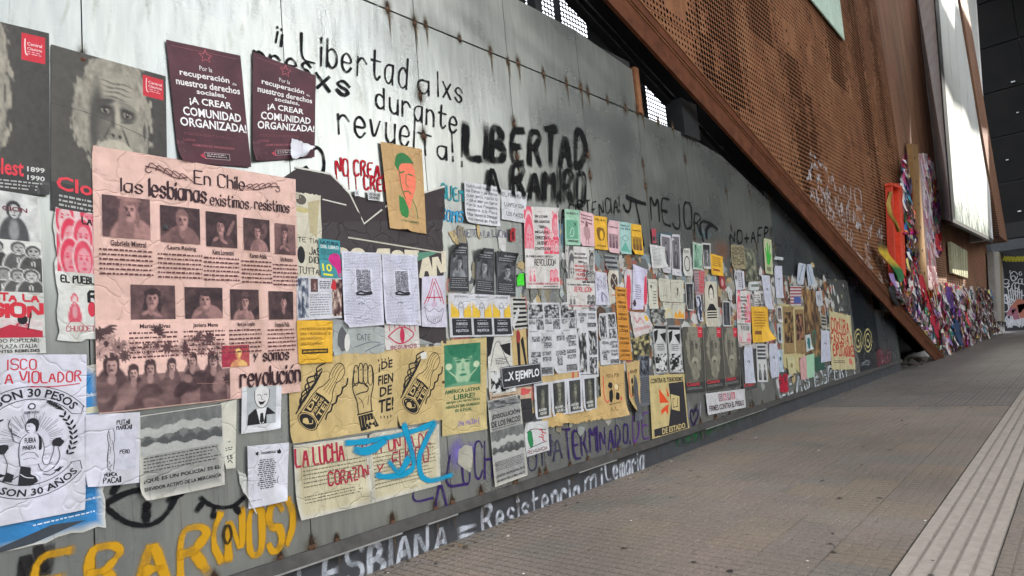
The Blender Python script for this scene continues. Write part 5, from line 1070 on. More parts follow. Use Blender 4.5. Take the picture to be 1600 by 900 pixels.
leaf(q4(983.7, 350, 999.8, 352, 1004, 399, 985.6, 397), YEL, 'yellow leaflet with black animals, rightmost of the coloured row', ['', 'ESTAMOS AQUÍ'], [], (70, 50, 30), 3)
s = S('tree_drawing', 'white sheet with purple scribbled tree below the yellow leaflet', 'drawing', q4(927.4, 424, 945, 427, 950.8, 477, 929, 477), (212, 210, 224), 4)
for k in range(30): a = s.rg.uniform(.15, .85); b_ = s.rg.uniform(.08, .5); s.s([(a, b_), (a+s.rg.uniform(-.15, .15), b_+.06), (a+s.rg.uniform(-.1, .1), b_+.1)], .003, (84, 70, 120))
for k in range(12): a = s.rg.uniform(.1, .9); s.s([(.5, .6), (a, .75), (a+.05, .9)], .003, (84, 70, 120))
s.done()
s = S('striped_banner', 'grey scrap with black bars right of the black revolution poster', 'paper scrap', q4(944, 398, 963, 400, 964, 422, 945, 421), (150, 154, 154), 1); [s.r(.0, .1+k*.33, 1, .26+k*.33, (56, 58, 62)) for k in range(3)]; s.done()
s = S('shield_poster', 'cream poster with a brown crossed bone shield', 'poster', q4(947.7, 422, 964.8, 423, 967, 470, 951, 476), (210, 204, 188), 2); s.e(.55, .35, .34, .25, (72, 56, 50), jag=.1); s.s([(.35, .2), (.75, .5)], .01, (208, 202, 186), 0); s.s([(.75, .2), (.35, .5)], .01, (208, 202, 186), 0); s.s([(.3, .75), (.8, .8)], .012, (190, 90, 60), 0); s.done()
s = S('orange_strip', 'tall orange strip of stacked handbills with black lettering', 'flyer', q4(959, 448, 976, 450, 985, 563, 966, 563), (214, 146, 48), 4)
for k in range(6): s.t('DEJENOS', .12, .03+k*.165, .88, .07+k*.165, (90, 54, 24)); s.t('LUCHAR', .12, .085+k*.165, .88, .125+k*.165, (90, 54, 24)); s.s([(0, .155+k*.165), (1, .155+k*.165)], .003, (170, 110, 40), 0)
s.done()
s = S('wing_poster', 'torn poster with red wings behind the pale leaning sheet', 'poster', q4(973, 421, 1010, 421, 1009, 487, 978, 489), (206, 196, 196), 2, torn=.03)
s.e(.14, .5, .12, .42, (214, 62, 88), 16, .1, .2); s.e(.92, .5, .10, .4, (214, 62, 88), 16, -.1, .2); s.p([(.1, .9), (.9, .86), (.9, 1), (.1, 1)], (140, 90, 60)); s.done()
s = S('leaning_sheet', 'pale lilac sheet with typed lines and curled top between red wings', 'notice', q4(986.7, 412.7, 1004.7, 421, 1002.7, 484, 985, 484), (210, 206, 226), 5, curl=((1, 0, .18, .06),)); 
for k in range(7): s.lines(.25, .44+k*.05, .8, .455+k*.05, 1, (60, 60, 80), .9)
s.e(.2, .86, .14, .08, (70, 44, 46), jag=.2); s.done()
s = S('red_sheet', 'white sheet with red brush strokes below the leaning sheet', 'poster', q4(982, 487, 1008, 489, 1022, 516, 989, 529), (212, 204, 200), 3, torn=.02); s.s([(.2, .2), (.3, .5), (.5, .2), (.6, .5)], .012, (206, 50, 70)); s.lines(.1, .65, .9, .8, 3, (206, 90, 100)); s.e(.85, .3, .1, .15, (230, 180, 60)); s.done()
s = S('typed_sheet', 'cream typed list hanging loose over the two tall photo posters', 'notice', q4(1013, 382, 1036.7, 386, 1038.7, 419, 1017, 420), (212, 212, 208), 4, curl=((1, 1, .15, .05),)); s.lines(.12, .12, .7, .9, 13, (110, 110, 112), .3); s.done()
for k, (qd, lb) in enumerate(((q4(1030, 365.5, 1046.7, 368.5, 1047.4, 427, 1033, 426), 'left of two tall white framed photo posters of a robed figure'), (q4(1047, 366, 1061, 367, 1063, 432, 1048.7, 429.6), 'right of two tall white framed photo posters of a robed figure'))):
    s = S('photo_poster', lb, 'poster', qd, (212, 208, 212), 2, 'two tall framed photo posters'); s.i(.1, .06, .9, .84, figures, 'photo', .009, dark=(50, 46, 52), light=(170, 166, 168), n=1, bgv=.5); s.lines(.55, .92, .9, .94, 1); s.done()
s = S('wreath_sheet', 'white sheet with a black ring drawing', 'poster', q4(1065, 388, 1076.5, 388.5, 1079.7, 432, 1066, 431), (208, 206, 198), 3); a_ = np.linspace(0, 2*math.pi, 20); s.s([(.5+.32*math.cos(a), .56+.26*math.sin(a)) for a in a_], .018, K, 0); s.lines(.15, .08, .85, .18, 3); s.done()
s = S('mint_portrait', 'pale green poster with an ink drawn hooded portrait', 'poster', q4(1080.4, 378, 1095, 382, 1096, 422, 1081.4, 421), (150, 192, 164), 3, edge=.012); s.i(.1, .08, .9, .92, portrait, 'portrait', .010, dark=(40, 70, 56), light=(168, 206, 178), bgv=.8, scale=1.3); s.done()
s = S('dark_portrait', 'black and white portrait poster next to the pale green one', 'poster', q4(1095, 379.5, 1107.8, 380.7, 1110, 421, 1098, 420), (206, 204, 200), 3); s.i(.1, .06, .9, .9, portrait, 'portrait', .010, dark=(24, 24, 26), light=(190, 190, 186), bgv=.05, scale=1.4); s.done()
s = S('yellow_flyer', 'small orange yellow notice beside the dark portrait', 'flyer', q4(1108, 396, 1127, 401.5, 1128.4, 432, 1110, 429), YEL, 4); s.lines(.12, .12, .9, .6, 5, (130, 84, 30), .45); s.r(.15, .7, .7, .8, (150, 84, 40)); s.done()
s = S('hand_poster', 'pale poster with a bright green open hand', 'poster', q4(1190.7, 372, 1204, 375, 1206, 429.5, 1194.4, 427), (186, 190, 150), 4)
s.p([(.3, .72), (.25, .5), (.12, .28), (.22, .26), (.35, .45), (.38, .12), (.5, .1), (.52, .42), (.66, .16), (.76, .2), (.64, .48), (.86, .38), (.9, .44), (.7, .64), (.6, .76)], (48, 168, 52)); s.t('NO', .25, .8, .75, .92, (60, 80, 50)); s.done()
s = S('kraft_notice', 'brown paper notice with black hand lettering under the words NO+AFP', 'notice', q4(1140, 382, 1161, 384, 1164, 421, 1142.4, 419.6), (150, 138, 104), 3)
for k, t_ in enumerate(('ALMACEN', 'MIGNON', 'BALTO', 'COR')): s.w(t_, .08, .08+k*.2, .92, .22+k*.2, (40, 34, 30), .012)
s.done()
s = S('dark_photo_poster', 'murky green brown photo poster right of the brown notice', 'poster', q4(1161, 388.4, 1178, 389, 1183, 440, 1164, 440), (110, 112, 92), 2); s.i(0.03, .03, .97, .97, busy, 'photo', .014, dark=(48, 50, 44), light=(150, 152, 124), con=2.2); s.done()
s = S('torn_white_notice', 'white printed notice with a dark photo band under the brown notice', 'notice', q4(1144.6, 422.7, 1161, 424, 1162.7, 452, 1148.7, 453.8), (206, 206, 210), 3); s.i(.05, .05, .3, .5, busy, 'photo', .012); s.lines(.35, .1, .6, .9, 8); s.i(.66, .05, .8, .95, busy, 'photo', .012, dark=(60, 60, 100)); s.done()
s = S('white_sheet', 'blank white sheet with grey stripe below the murky photo', 'notice', q4(1166.7, 440.7, 1184, 440, 1184, 454, 1168, 454), (200, 204, 200), 3); s.r(.3, .3, 1, .6, (110, 116, 110)); s.done()
def tall(s):
    s.i(.05, .02, .95, .98, busy, 'faint_print', .014, dark=(176, 178, 190), light=(208, 210, 220), con=1.6, s=10); s.s([(.35, .42), (.5, .39), (.65, .42), (.5, .45)], .014, (60, 60, 66)); s.done()
g_ = 'tall narrow white printed sheets'
for qd, lb in ((q4(1188, 430, 1200.6, 431, 1206, 484, 1194, 482), 'tall narrow white sheet right of the black revolution poster'), (q4(1207.8, 415, 1220, 416, 1222.7, 466, 1211, 465.6), 'tall narrow white sheet just below the pale bar near the dark recess'),
               (q4(1159.6, 541, 1173.6, 541.5, 1177.6, 598.5, 1162.7, 599), 'tall narrow white sheet right of the three bearded portraits'), (q4(1199, 537, 1212.5, 537, 1215.6, 588, 1203, 591.6), 'tall narrow white sheet under the far orange notice'),
               (q4(1281.5, 516.6, 1294, 517, 1297, 564, 1281, 566.7), 'tall narrow white sheet left of the red CONTRA poster')):
    tall(S('narrow_sheet', lb, 'notice', qd, (208, 210, 220), 4, g_))
s = S('narrow_sheet', 'pale blue narrow sheet near the foot of the far wall', 'notice', q4(1213, 546.5, 1221, 546.5, 1223, 581, 1215.6, 582), (180, 196, 208), 3); s.e(.5, .4, .2, .1, (90, 100, 110)); s.done()
s = S('yellow_flyer', 'big orange yellow notice with a curled corner on the far part of the wall', 'flyer', q4(1171, 479, 1197, 480, 1199.4, 534.7, 1174, 535.6), YEL, 6, curl=((1, 1, .35, .16),)); s.lines(.12, .14, .86, .6, 6, (150, 100, 34), .4); s.r(.15, .68, .55, .78, (120, 78, 40)); s.done()
s = S('two_women_poster', 'white poster with text bars and two black and white women', 'poster', q4(1179.8, 538, 1194.4, 538, 1198.5, 597, 1182, 597), (204, 204, 204), 3); [s.r(.1, .04+k*.1, .95, .10+k*.1, (70, 70, 74)) for k in range(4)]; s.i(.05, .45, .98, .95, figures, 'drawing', .012, n=2); s.done()
for k, (qd, lb) in enumerate(((q4(1063, 510.7, 1096, 511.5, 1101, 611.5, 1070.7, 614.7), 'leftmost of three dark bearded man posters side by side'), (q4(1096, 511.5, 1124.8, 512, 1131.5, 606, 1101.9, 610.7), 'middle of three dark bearded man posters side by side'), (q4(1124.8, 512, 1150, 512.5, 1156, 601, 1131.5, 606), 'rightmost of three dark bearded man posters side by side'))):
    s = S('old_portrait_poster', lb, 'poster', qd, (84, 83, 78), 3, 'three bearded man posters in a row'); s.i(0, 0, 1, 1, oldman, 'portrait', .010, cy=.33, dark=(58, 57, 51), light=(176, 170, 148)); s.r(0, .85, 1, 1, (56, 55, 54)); s.r(.74, .0, .97, .16, RED); s.lines(.78, .05, .94, .1, 2, (225, 170, 175)); s.t('Clotario', .06, .84, .72, .90, (206, 56, 66)); s.lines(.06, .92, .9, .96, 2, (140, 140, 136)); s.s([(1, 0), (1, 1)], .006, (170, 168, 156), 0); s.done()
s = S('old_portrait_poster', 'lower scrap of a bearded man poster behind the tall white sheets', 'poster', q4(1153, 542, 1180, 545, 1182, 606, 1160, 611), (66, 65, 64), 1); s.t('Clot', .1, .84, .8, .92, (206, 56, 66)); s.done()
s = S('firmes_banner', 'white landscape sheet reading FIRMES CONTRA EL PUEBLO low on the wall', 'notice', q4(1100.5, 615, 1161, 607.5, 1163.5, 636.5, 1104, 649), (206, 204, 204), 4)
for k in range(4): s.r(.30+k*.11, .10, .39+k*.11, .46, ((130, 90, 96), (190, 130, 136), (150, 110, 116), (190, 70, 80))[k]); s.w('GARB'[k], .32+k*.11, .16, .37+k*.11, .4, (206, 204, 204), .012)
s.t('FIRMES CONTRA EL PVEBLO', .05, .58, .96, .86, (70, 44, 50)); s.done()
s = S('megaphone_poster', 'cream and black poster with orange shapes, CONTRA EL TERRORISMO DE ESTADO', 'poster', q4(1012, 587, 1066.7, 584, 1074, 669, 1017, 686), (206, 186, 128), 4)
s.t('CONTRA EL TERRORISMO', .03, .05, .95, .13, K); s.p([(.52, .15), (.96, .14), (.97, .86), (.44, .88), (.55, .5)], (44, 42, 46)); s.p([(.24, .22), (.50, .48), (.24, .46)], (224, 80, 34)); s.p([(.44, .2), (.52, .36), (.46, .38)], (224, 80, 34)); s.p([(.26, .58), (.36, .54), (.48, .5), (.44, .68), (.38, .6), (.28, .66)], (224, 80, 34)); s.p([(.56, .34), (.80, .40), (.78, .66), (.56, .60)], (206, 186, 128)); s.frame(.6, .42, .74, .58, .012, (44, 42, 46)); s.r(.06, .86, .24, .98, (44, 42, 46)); s.r(.2, .86, .97, .99, (44, 42, 46)); s.t('DE ESTADO', .26, .88, .9, .975, (206, 186, 128)); s.done()
for k, (qd, lb) in enumerate(((q4(1016.5, 506.7, 1039, 507.5, 1043, 582.7, 1023, 584.8), 'left of two tall black and white comic posters above the cream megaphone poster'), (q4(1040, 508.8, 1061, 509, 1066, 583, 1044.8, 582), 'right of two tall black and white comic posters above the cream megaphone poster'))):
    s = S('comic_poster', lb, 'poster', qd, (206, 206, 204), 3, 'two tall comic posters'); s.r(.04, .03, .96, .09, K); s.p([(.1, .15), (.4, .1), (.3, .3), (.1, .4)], K); s.p([(.5, .2), (.95, .16), (.9, .4)], K); s.i(.06, .6, .94, .96, cut, 'drawing', .010, s=7); s.lines(.25, .4, .8, .55, 4, (60, 60, 62)); s.frame(.02, .01, .98, .99, .006, K); s.done()
# newspaper grid
def news(quad, lab, mode):
    s = S('news_sheet', lab, 'newspaper', quad, (208, 208, 210), 2, 'newspaper pages pasted edge to edge')
    if mode == 0: s.i(.05, .06, .95, .5, busy, 'photo', .010, con=3); s.i(.5, .52, .95, .85, busy, 'photo', .010, dark=(70, 70, 74), light=(190, 190, 190)); s.i(.05, .52, .45, .68, busy, 'photo', .010, dark=(90, 90, 92)); s.lines(.08, .88, .6, .92, 2)
    if mode == 1:
        for a, b_, c_, d_ in ((.15, .05, .48, .18), (.52, .10, .72, .22), (.60, .05, .95, .16), (.62, .2, .95, .34), (.1, .42, .5, .55), (.15, .57, .36, .8), (.54, .42, .92, .52), (.56, .55, .92, .66)): s.i(a, b_, c_, d_, busy, 'text_block', .010, dark=(60, 60, 64), light=(190, 190, 192), s=16, con=4)
        s.i(.5, .8, .95, .97, busy, 'photo', .010, dark=(70, 70, 72), light=(150, 150, 150))
    if mode == 2: s.i(.05, .1, .42, .9, busy, 'photo', .010, con=3); s.i(.55, .06, .95, .55, busy, 'photo', .010); s.i(.55, .6, .95, .95, busy, 'photo', .010, con=4); s.lines(.1, .93, .9, .97, 1)
    s.done()
for qd, lb, md in ((q4(823, 473, 847, 473, 850, 523, 824, 524), 'top left page of the pasted newspaper block, under the green sticker', 0), (q4(847, 473, 872, 473, 876, 522, 850, 523), 'second page of the top newspaper row, with a smoke photo', 0), (q4(872, 473, 896, 472, 900, 520, 876, 522), 'third page of the top newspaper row, beside the columns of text', 0),
                   (q4(823, 523.5, 862, 522, 864, 586, 825, 589), 'lower left newspaper page of small text blocks, above the black sign', 1), (q4(862, 522, 900, 520, 903, 580, 864, 585), 'lower middle newspaper page of small text blocks', 1), (q4(898, 472, 930, 473, 932, 512, 900, 513), 'newspaper page of text columns below the red word', 1), (q4(900, 513, 932, 512, 934, 589, 903, 590), 'newspaper page with four dark photos above the portrait row', 2),
                   (q4(933, 490, 960, 488, 964, 530, 935, 532), 'newspaper page with slanted photos left of the orange strip', 2), (q4(935, 532, 964, 530, 968, 568, 937, 571), 'newspaper page of text blocks above the tan poster', 1)): news(qd, lb, md)
xs_ = [831.6, 857.5, 883, 907, 929]; ty = [600, 596, 592, 589, 586.5]; by = [656, 651.5, 647, 643, 639.5]
for k in range(4):
    s = S('wanted_poster', 'portrait of a man in olive, '+['first from the left beside the black rectangle', 'second from the left in a row of four', 'third from the left in a row of four', 'last of a row of four beside the tan poster'][k], 'poster', q4(xs_[k], ty[k], xs_[k+1], ty[k+1], xs_[k+1]+1.5, by[k+1], xs_[k]+3, by[k]), (208, 208, 212), 4, 'row of four portraits of a man in olive')
    s.i(.14, .07, .86, .95, portrait, 'portrait', .009, dark=(38, 40, 42), light=(168, 166, 140), bgv=.16, shirt=.45, hair=.5, cx=.52); s.t('ALGUIEN', .2, .72, .7, .79, (220, 220, 215)); s.t('QUE', .3, .82, .7, .9, (220, 220, 215)); s.done()
s = S('tan_backing', 'torn tan paper strip crumpled beneath the row of four portraits', 'paper scrap', q4(836, 645, 938, 620, 941, 655, 852, 668), (204, 172, 110), 1, torn=.05, curl=((.3, 1, .25, .05), (.9, 1, .2, .05)), wr=5, step=.03); s.done()
s = S('tan_backing', 'tan and red paper behind the newspaper pages above the portraits', 'paper scrap', q4(845, 583, 910, 575, 912, 602, 846, 604), (206, 178, 122), 0, torn=.03); s.s([(.75, .1), (.72, .9)], .03, (206, 84, 66), 0); s.s([(.88, .1), (.86, .9)], .03, (206, 84, 66), 0); s.done()
def kiss(s):
    s.drips(8, (176, 140, 84))
    s.w('VOTA POR', .25, .17, .75, .23, (90, 66, 40), .006); s.e(.38, .38, .09, .06, K, jag=.1); s.p([(.32, .5), (.45, .44), (.48, .6), (.4, .72), (.3, .66)], K, 1); s.e(.62, .42, .08, .06, (226, 206, 160)); s.s([(.62, .36), (.72, .40), (.68, .50), (.58, .48)], .005, K); s.p([(.6, .52), (.74, .55), (.72, .68), (.56, .66)], K, 1); s.s([(.5, .4), (.52, .5), (.5, .64)], .005, K); s.s([(.28, .74), (.76, .72)], .006, K, 0); s.w('1917', .36, .80, .66, .86, (90, 60, 40), .006); s.s([(.12, .2), (.1, .6), (.2, .7), (.28, .66)], .02, (214, 100, 80)); s.e(.8, .66, .05, .04, (214, 100, 80), jag=.3); return s
kiss(S('kiss_poster', 'wrinkled tan poster with two black figures embracing', 'poster', q4(934, 573, 972.5, 568, 977, 650, 940, 656), (206, 172, 112), 3, curl=((1, 1, .2, .06),), wr=4)).done()
kiss(S('kiss_poster', 'narrow torn tan poster of embracing figures left of the dark newspaper', 'poster', q4(976, 567, 997, 563, 999, 641, 983, 646), (200, 172, 116), 3, curl=((0, 1, .2, .08),), torn=.03, wr=4)).done()
s = S('dark_newspaper', 'dark grey newspaper page left of the cream megaphone poster', 'newspaper', q4(993, 556, 1013, 555, 1016, 632, 998.7, 636), (104, 108, 114), 2); s.i(.05, .02, .95, .4, busy, 'photo', .011, dark=(34, 36, 42), light=(120, 126, 134)); s.lines(.05, .45, .95, .95, 14, (60, 64, 70), .5); s.done()
s = S('dark_strip', 'dark grey painted sheet hanging between tan poster and newspaper', 'paper scrap', q4(988, 585, 997, 583, 1000, 655, 990, 660), (84, 88, 94), 4, torn=.02); s.done()
def blackp(quad, lab, c1):
    s = S('black_poster', lab, 'poster', quad, (44, 44, 48), 3, 'three black portrait posters with peeling tops', curl=((c1, 0, .14, .07),))
    s.i(.05, .26, .93, .70, portrait, 'portrait', .007, dark=(30, 31, 34), light=(176, 178, 180), bgv=.35, scale=1.25); s.t('18 AÑOS', .4, .08, .92, .12, (180, 182, 184)); s.lines(.1, .15, .95, .24, 2, (170, 172, 174), .4); s.lines(.1, .73, .9, .9, 4, (150, 152, 154), .35); s.r(.06, .91, .94, .92, (170, 170, 172)); s.frame(0, 0, 1, 1, .005, (110, 112, 114)); s.done()
blackp(q4(704, 379, 729, 380, 731.5, 456.5, 700, 455.5), 'leftmost of three black portrait posters, its top corner curled over', 0); blackp(q4(742, 386, 770, 389, 770.7, 462, 741, 459), 'middle of three black portrait posters, its top corner curled over', 0); blackp(q4(774, 392, 804, 395, 804, 464, 775, 462), 'rightmost of three black portrait posters, next to the green sticker', 1)
s = S('humanity_poster', 'white sheet of three yellow flame drawings over black text boxes', 'poster', q4(697, 458.7, 794.7, 462, 798.7, 525, 701, 527.5), (210, 210, 214), 4)
for k in range(3):
    a = .04+k*.325; b_ = a+.29
    s.t('SEGUIREMOS', a+.05, .04, b_-.03, .085, (90, 90, 90), False)
    for j in range(5):
        for sd in (0, 1): x = (a+.005+j*.022) if sd == 0 else (b_-.005-j*.022); s.p([(x-.02, .55), (x-.012, .35-.05*(j % 2)), (x+.0, .14+.06*j), (x+.012, .36), (x+.02, .55)], (222, 178+10*(j % 2), 60), 1)
    m_ = (a+b_)/2; s.s([(m_-.03, .5), (m_-.045, .3), (m_, .16), (m_+.045, .3), (m_+.03, .5)], .0035, K); s.s([(m_-.03, .3), (m_, .34), (m_+.03, .3)], .003, K)
    s.r(a, .57, b_, .96, (36, 36, 42)); s.t('HUMANIDAD', a+.06, .66, b_-.06, .73, (190, 190, 196)); s.t('INJUSTICIA', a+.05, .82, b_-.05, .90, (200, 200, 206)); s.lines(a+.06, .61, b_-.06, .64, 1, (170, 170, 176)); s.lines(a+.05, .76, b_-.05, .79, 1, (170, 170, 176))
s.done()
s = S('striped_poster', 'black and white striped torn poster right of the flame drawings', 'poster', q4(795, 464.5, 820, 465, 822.7, 513, 797, 516), (200, 198, 190), 1, torn=.03); [s.r(.2, .04+k*.14, 1, .11+k*.14, K) for k in range(7)]; s.p([(0, .95), (.5, .3), (.6, .4), (.2, 1)], (200, 200, 198)); s.done()
s = S('tan_stripe_poster', 'tan poster with black bands and a red figure under the stripes', 'poster', q4(797, 514, 823, 512, 826, 575, 800, 578), (206, 178, 120), 0); s.p([(.3, .2), (.5, .2), (.5, 1), (.36, 1)], K); s.p([(.55, .3), (.72, .2), (.9, 1), (.8, 1)], K); s.r(.93, 0, 1, 1, K); s.e(.42, .2, .12, .2, (150, 50, 50), jag=.2); s.done()
s = S('comic_poster', 'black and white comic sheet behind the X EJEMPLO sign', 'poster', q4(759, 527, 797, 525, 803, 612, 763, 618), (206, 204, 194), 2, torn=.01)
s.p([(0, 0), (.3, 0), (.12, .3), (0, .35)], K); s.p([(.5, .15), (.95, .12), (.92, .36), (.7, .3)], K); s.lines(.3, .38, .85, .5, 4, (50, 50, 50), .4); s.s([(.1, .5), (.3, .12), (.5, .06), (.7, .4), (.95, .6)], .006, K); s.i(.08, .6, .95, .97, cut, 'drawing', .008, s=8, bias=.47); s.done()
s = S('example_sign', 'black tilted sign with white letters ...X EJEMPLO', 'sign', q4(779.6, 574, 841.7, 566.6, 844, 597.8, 781, 609), (38, 38, 44), 6, wr=.3); s.frame(.01, .03, .99, .97, .006, (200, 200, 204)); s.t('...X EJEMPLO', .07, .26, .94, .78, (228, 228, 230)); s.done()
s = S('pacos_poster', 'tall grey poster ¡DISOLUCIÓN DE LOS PACOS! low on the wall', 'poster', q4(759.4, 626.6, 810, 615.7, 822.4, 742, 771, 761), (158, 158, 154), 4, edge=.006)
s.i(.01, .01, .99, .11, busy, 'photo', .01, dark=(60, 62, 62), light=(150, 150, 148)); s.t('¡DISOLUCIÓN', .08, .16, .94, .24, K); s.t('DE LOS PACOS!', .05, .255, .94, .325, K); s.lines(.05, .34, .9, .355, 1); s.i(.01, .37, .99, .72, riot, 'riot_photo', .007, dark=(56, 58, 58), light=(176, 176, 170)); s.lines(.06, .73, .94, .84, 6, (70, 70, 70), .4); s.t('¿QUÉ ES UN POLICÍA? ES EL', .06, .87, .94, .91, K); s.t('SERVIDOR DE LA MERCANCÍA', .06, .93, .92, .96, K); s.done()
s = S('flag_drawing', 'white sheet with green and red crayon marks right of the grey police poster', 'drawing', q4(815, 661, 853, 656.4, 856, 703, 820, 713.9), (208, 208, 206), 5); s.p([(.12, .3), (.3, .22), (.34, .7), (.2, .8), (.1, .55)], (44, 130, 80), 1); s.s([(.1, .3), (.3, .2), (.9, .3)], .006, K); s.s([(.14, .78), (.5, .72), (.9, .68)], .006, K)
for k in range(7): s.s([(.5+s.rg.uniform(0, .3), .25+k*.06), (.6+s.rg.uniform(0, .3), .3+k*.06)], .01, (190, 60, 66))
s.w('RENUNCIA', .06, .84, .9, .94, (110, 40, 44), .006); s.done()
s = S('black_rectangle', 'small black sheet tucked beside the row of four portraits', 'poster', q4(811, 624, 829, 622, 832, 657, 815, 661), (36, 36, 40), 1); s.done()
s = S('red_notice', 'cream and red torn notice under the X EJEMPLO sign', 'notice', q4(763, 612, 828, 603, 829, 622, 765, 628), (204, 178, 150), 1); s.lines(.05, .2, .6, .4, 1); s.e(.85, .4, .14, .3, (206, 90, 86), jag=.3); s.t('MARCHA INTERNACIONAL', .04, .5, .62, .72, (60, 50, 46)); s.done()
s = S('green_sticker', 'bright fluorescent green square sticker', 'sticker', q4(804.5, 428, 816, 427.5, 817, 446, 806, 447), (70, 235, 40), 4, wr=.4); s.done()
s = S('red_sticker', 'small red sticker with a dark figure under the lumpen sheet', 'sticker', q4(794, 356, 803, 357, 803, 378, 795, 377), (180, 36, 46), 4, wr=.4); s.e(.5, .4, .2, .15, (70, 26, 32)); s.e(.55, .7, .25, .2, (90, 20, 30)); s.done()
s = S('small_poster', 'little red topped poster above the typed list', 'poster', q4(1016, 357.5, 1023, 358.5, 1023, 380, 1018, 380), (170, 60, 74), 3); s.e(.5, .7, .35, .2, (50, 60, 64)); s.done()
# cream block in the middle distance
for qd, lb, k in ((q4(1010.7, 436, 1026, 436.7, 1026.7, 482.7, 1013, 483), 'cream sheet with a small flower and typed words', 0), (q4(1026.7, 434, 1046, 437, 1046.7, 472, 1029, 470.7), 'cream sheet of faint lines, left upper of the block of four', 1), (q4(1046.7, 437, 1066, 438, 1066.7, 472.7, 1047.5, 472), 'cream sheet with a dark leaf, right upper of the block of four', 2),
                  (q4(1034, 472.5, 1048, 473.5, 1048.7, 497, 1038, 498), 'cream sheet with a yellow arc, left lower of the block of four', 3), (q4(1048.7, 473.5, 1068.7, 473.5, 1069, 498.7, 1049.3, 497.5), 'cream sheet with orange flames, right lower of the block of four', 4)):
    s = S('cream_sheet', lb, 'drawing', qd, (206, 204, 186), 2, 'block of cream sheets'); s.lines(.2, .1, .8, .14, 1, (120, 120, 110))
    if k == 0: s.e(.3, .25, .12, .06, (110, 110, 100)); s.s([(.32, .3), (.4, .5)], .006, (110, 110, 100)); [s.lines(.5, .4+j*.1, .85, .44+j*.1, 1, (60, 60, 60), .9) for j in range(5)]
    if k in (1, 2): [s.s([(s.rg.uniform(.2, .8), s.rg.uniform(.25, .9)), (s.rg.uniform(.2, .8), s.rg.uniform(.25, .9))], .003, (120, 120, 112)) for j in range(7)]
    if k == 2: s.p([(.45, .35), (.6, .4), (.55, .6), (.42, .85), (.5, .55)], (50, 56, 44))
    if k == 3: s.s([(.1, .9), (.3, .5), (.7, .4), (.95, .7)], .014, (220, 190, 50))
    if k == 4: s.p([(.1, .95), (.3, .5), (.4, .8), (.6, .4), (.75, .75), (.9, .55), (.95, .95)], (226, 160, 50))
    s.done()
s = S('dark_portrait', 'black framed dim portrait below the ring drawing', 'poster', q4(1068.7, 442, 1081, 442, 1083, 486, 1071, 485), (190, 190, 186), 3); s.i(.1, .04, .9, .95, portrait, 'portrait', .010, dark=(30, 30, 34), light=(130, 128, 128), bgv=.1, scale=1.3); s.done()
s = S('blue_figure_poster', 'white poster with a blue black seated figure', 'poster', q4(1085, 461.6, 1093, 461.6, 1096.7, 503, 1088.6, 502), (200, 202, 210), 4); s.i(.05, .05, .95, .95, cut, 'drawing', .012, dark=(40, 44, 70), light=(200, 202, 210), s=4); s.done()
s = S('crying_woman_poster', 'cream poster of a weeping dark haired woman in stripes', 'poster', q4(1099, 440, 1118, 440, 1122, 510, 1101, 511), (206, 200, 180), 3)
s.e(.5, .26, .22, .20, K); s.e(.5, .32, .16, .18, (210, 204, 186)); s.s([(.4, .28), (.47, .28)], .006, K, 0); s.s([(.54, .28), (.61, .28)], .006, K, 0); s.s([(.45, .40), (.56, .40)], .007, K, 0); s.p([(.16, .62), (.36, .5), (.64, .5), (.86, .62)], K); s.r(.14, .62, .88, .84, (206, 200, 180)); [s.r(.14, .62+j*.055, .88, .65+j*.055, K) for j in range(4)]; s.done()
s = S('boxed_portrait', 'narrow black portrait with white frame right of the weeping woman', 'poster', q4(1127, 470, 1139, 471, 1140.5, 510.5, 1128, 510), (200, 200, 198), 3); s.i(.1, .05, .9, .95, portrait, 'portrait', .012, dark=(34, 36, 40), light=(110, 112, 116), bgv=.1, scale=1.2); s.done()
s = S('red_text_poster', 'faded pinkish poster with red and white block words', 'poster', q4(1083, 423, 1100, 423, 1100, 461, 1085, 461), (170, 140, 140), 2); [s.w('ESTO'[:3], .45, .05+j*.22, .95, .22+j*.22, (206, 60, 70), .016) for j in range(4)]; s.lines(.05, .1, .4, .9, 7, (110, 110, 120)); s.done()
s = S('dark_photo_poster', 'grey photo sheet of a bare tree under the cream block', 'poster', q4(1015, 484, 1038.7, 484.5, 1038.7, 504, 1017, 505), (120, 120, 116), 2); s.i(0, 0, 1, 1, busy, 'photo', .010, dark=(50, 52, 50), light=(176, 176, 168)); s.done()
s = S('mixed_photo_sheet', 'dark collage of faces under the orange strip', 'poster', q4(985, 528, 1014, 515, 1016, 556, 990, 562), (100, 96, 86), 0, torn=.03); s.i(0, 0, 1, 1, busy, 'photo', .010, dark=(40, 40, 36), light=(190, 176, 120)); s.done()
s = S('red_mask_print', 'small red print on the steel near the boxed portrait', 'sticker', q4(1122, 431, 1131, 432, 1133, 451, 1124, 452), (150, 44, 48), 2, torn=.03); s.e(.5, .5, .2, .3, (196, 150, 146)); s.done()
s = S('white_figure_sticker', 'tiny white sticker with a figure right of the weeping woman', 'sticker', q4(1135, 452, 1142, 453, 1142, 470, 1137, 469), (204, 204, 200), 3); s.s([(.5, .2), (.4, .5), (.7, .8)], .01, K); s.done()
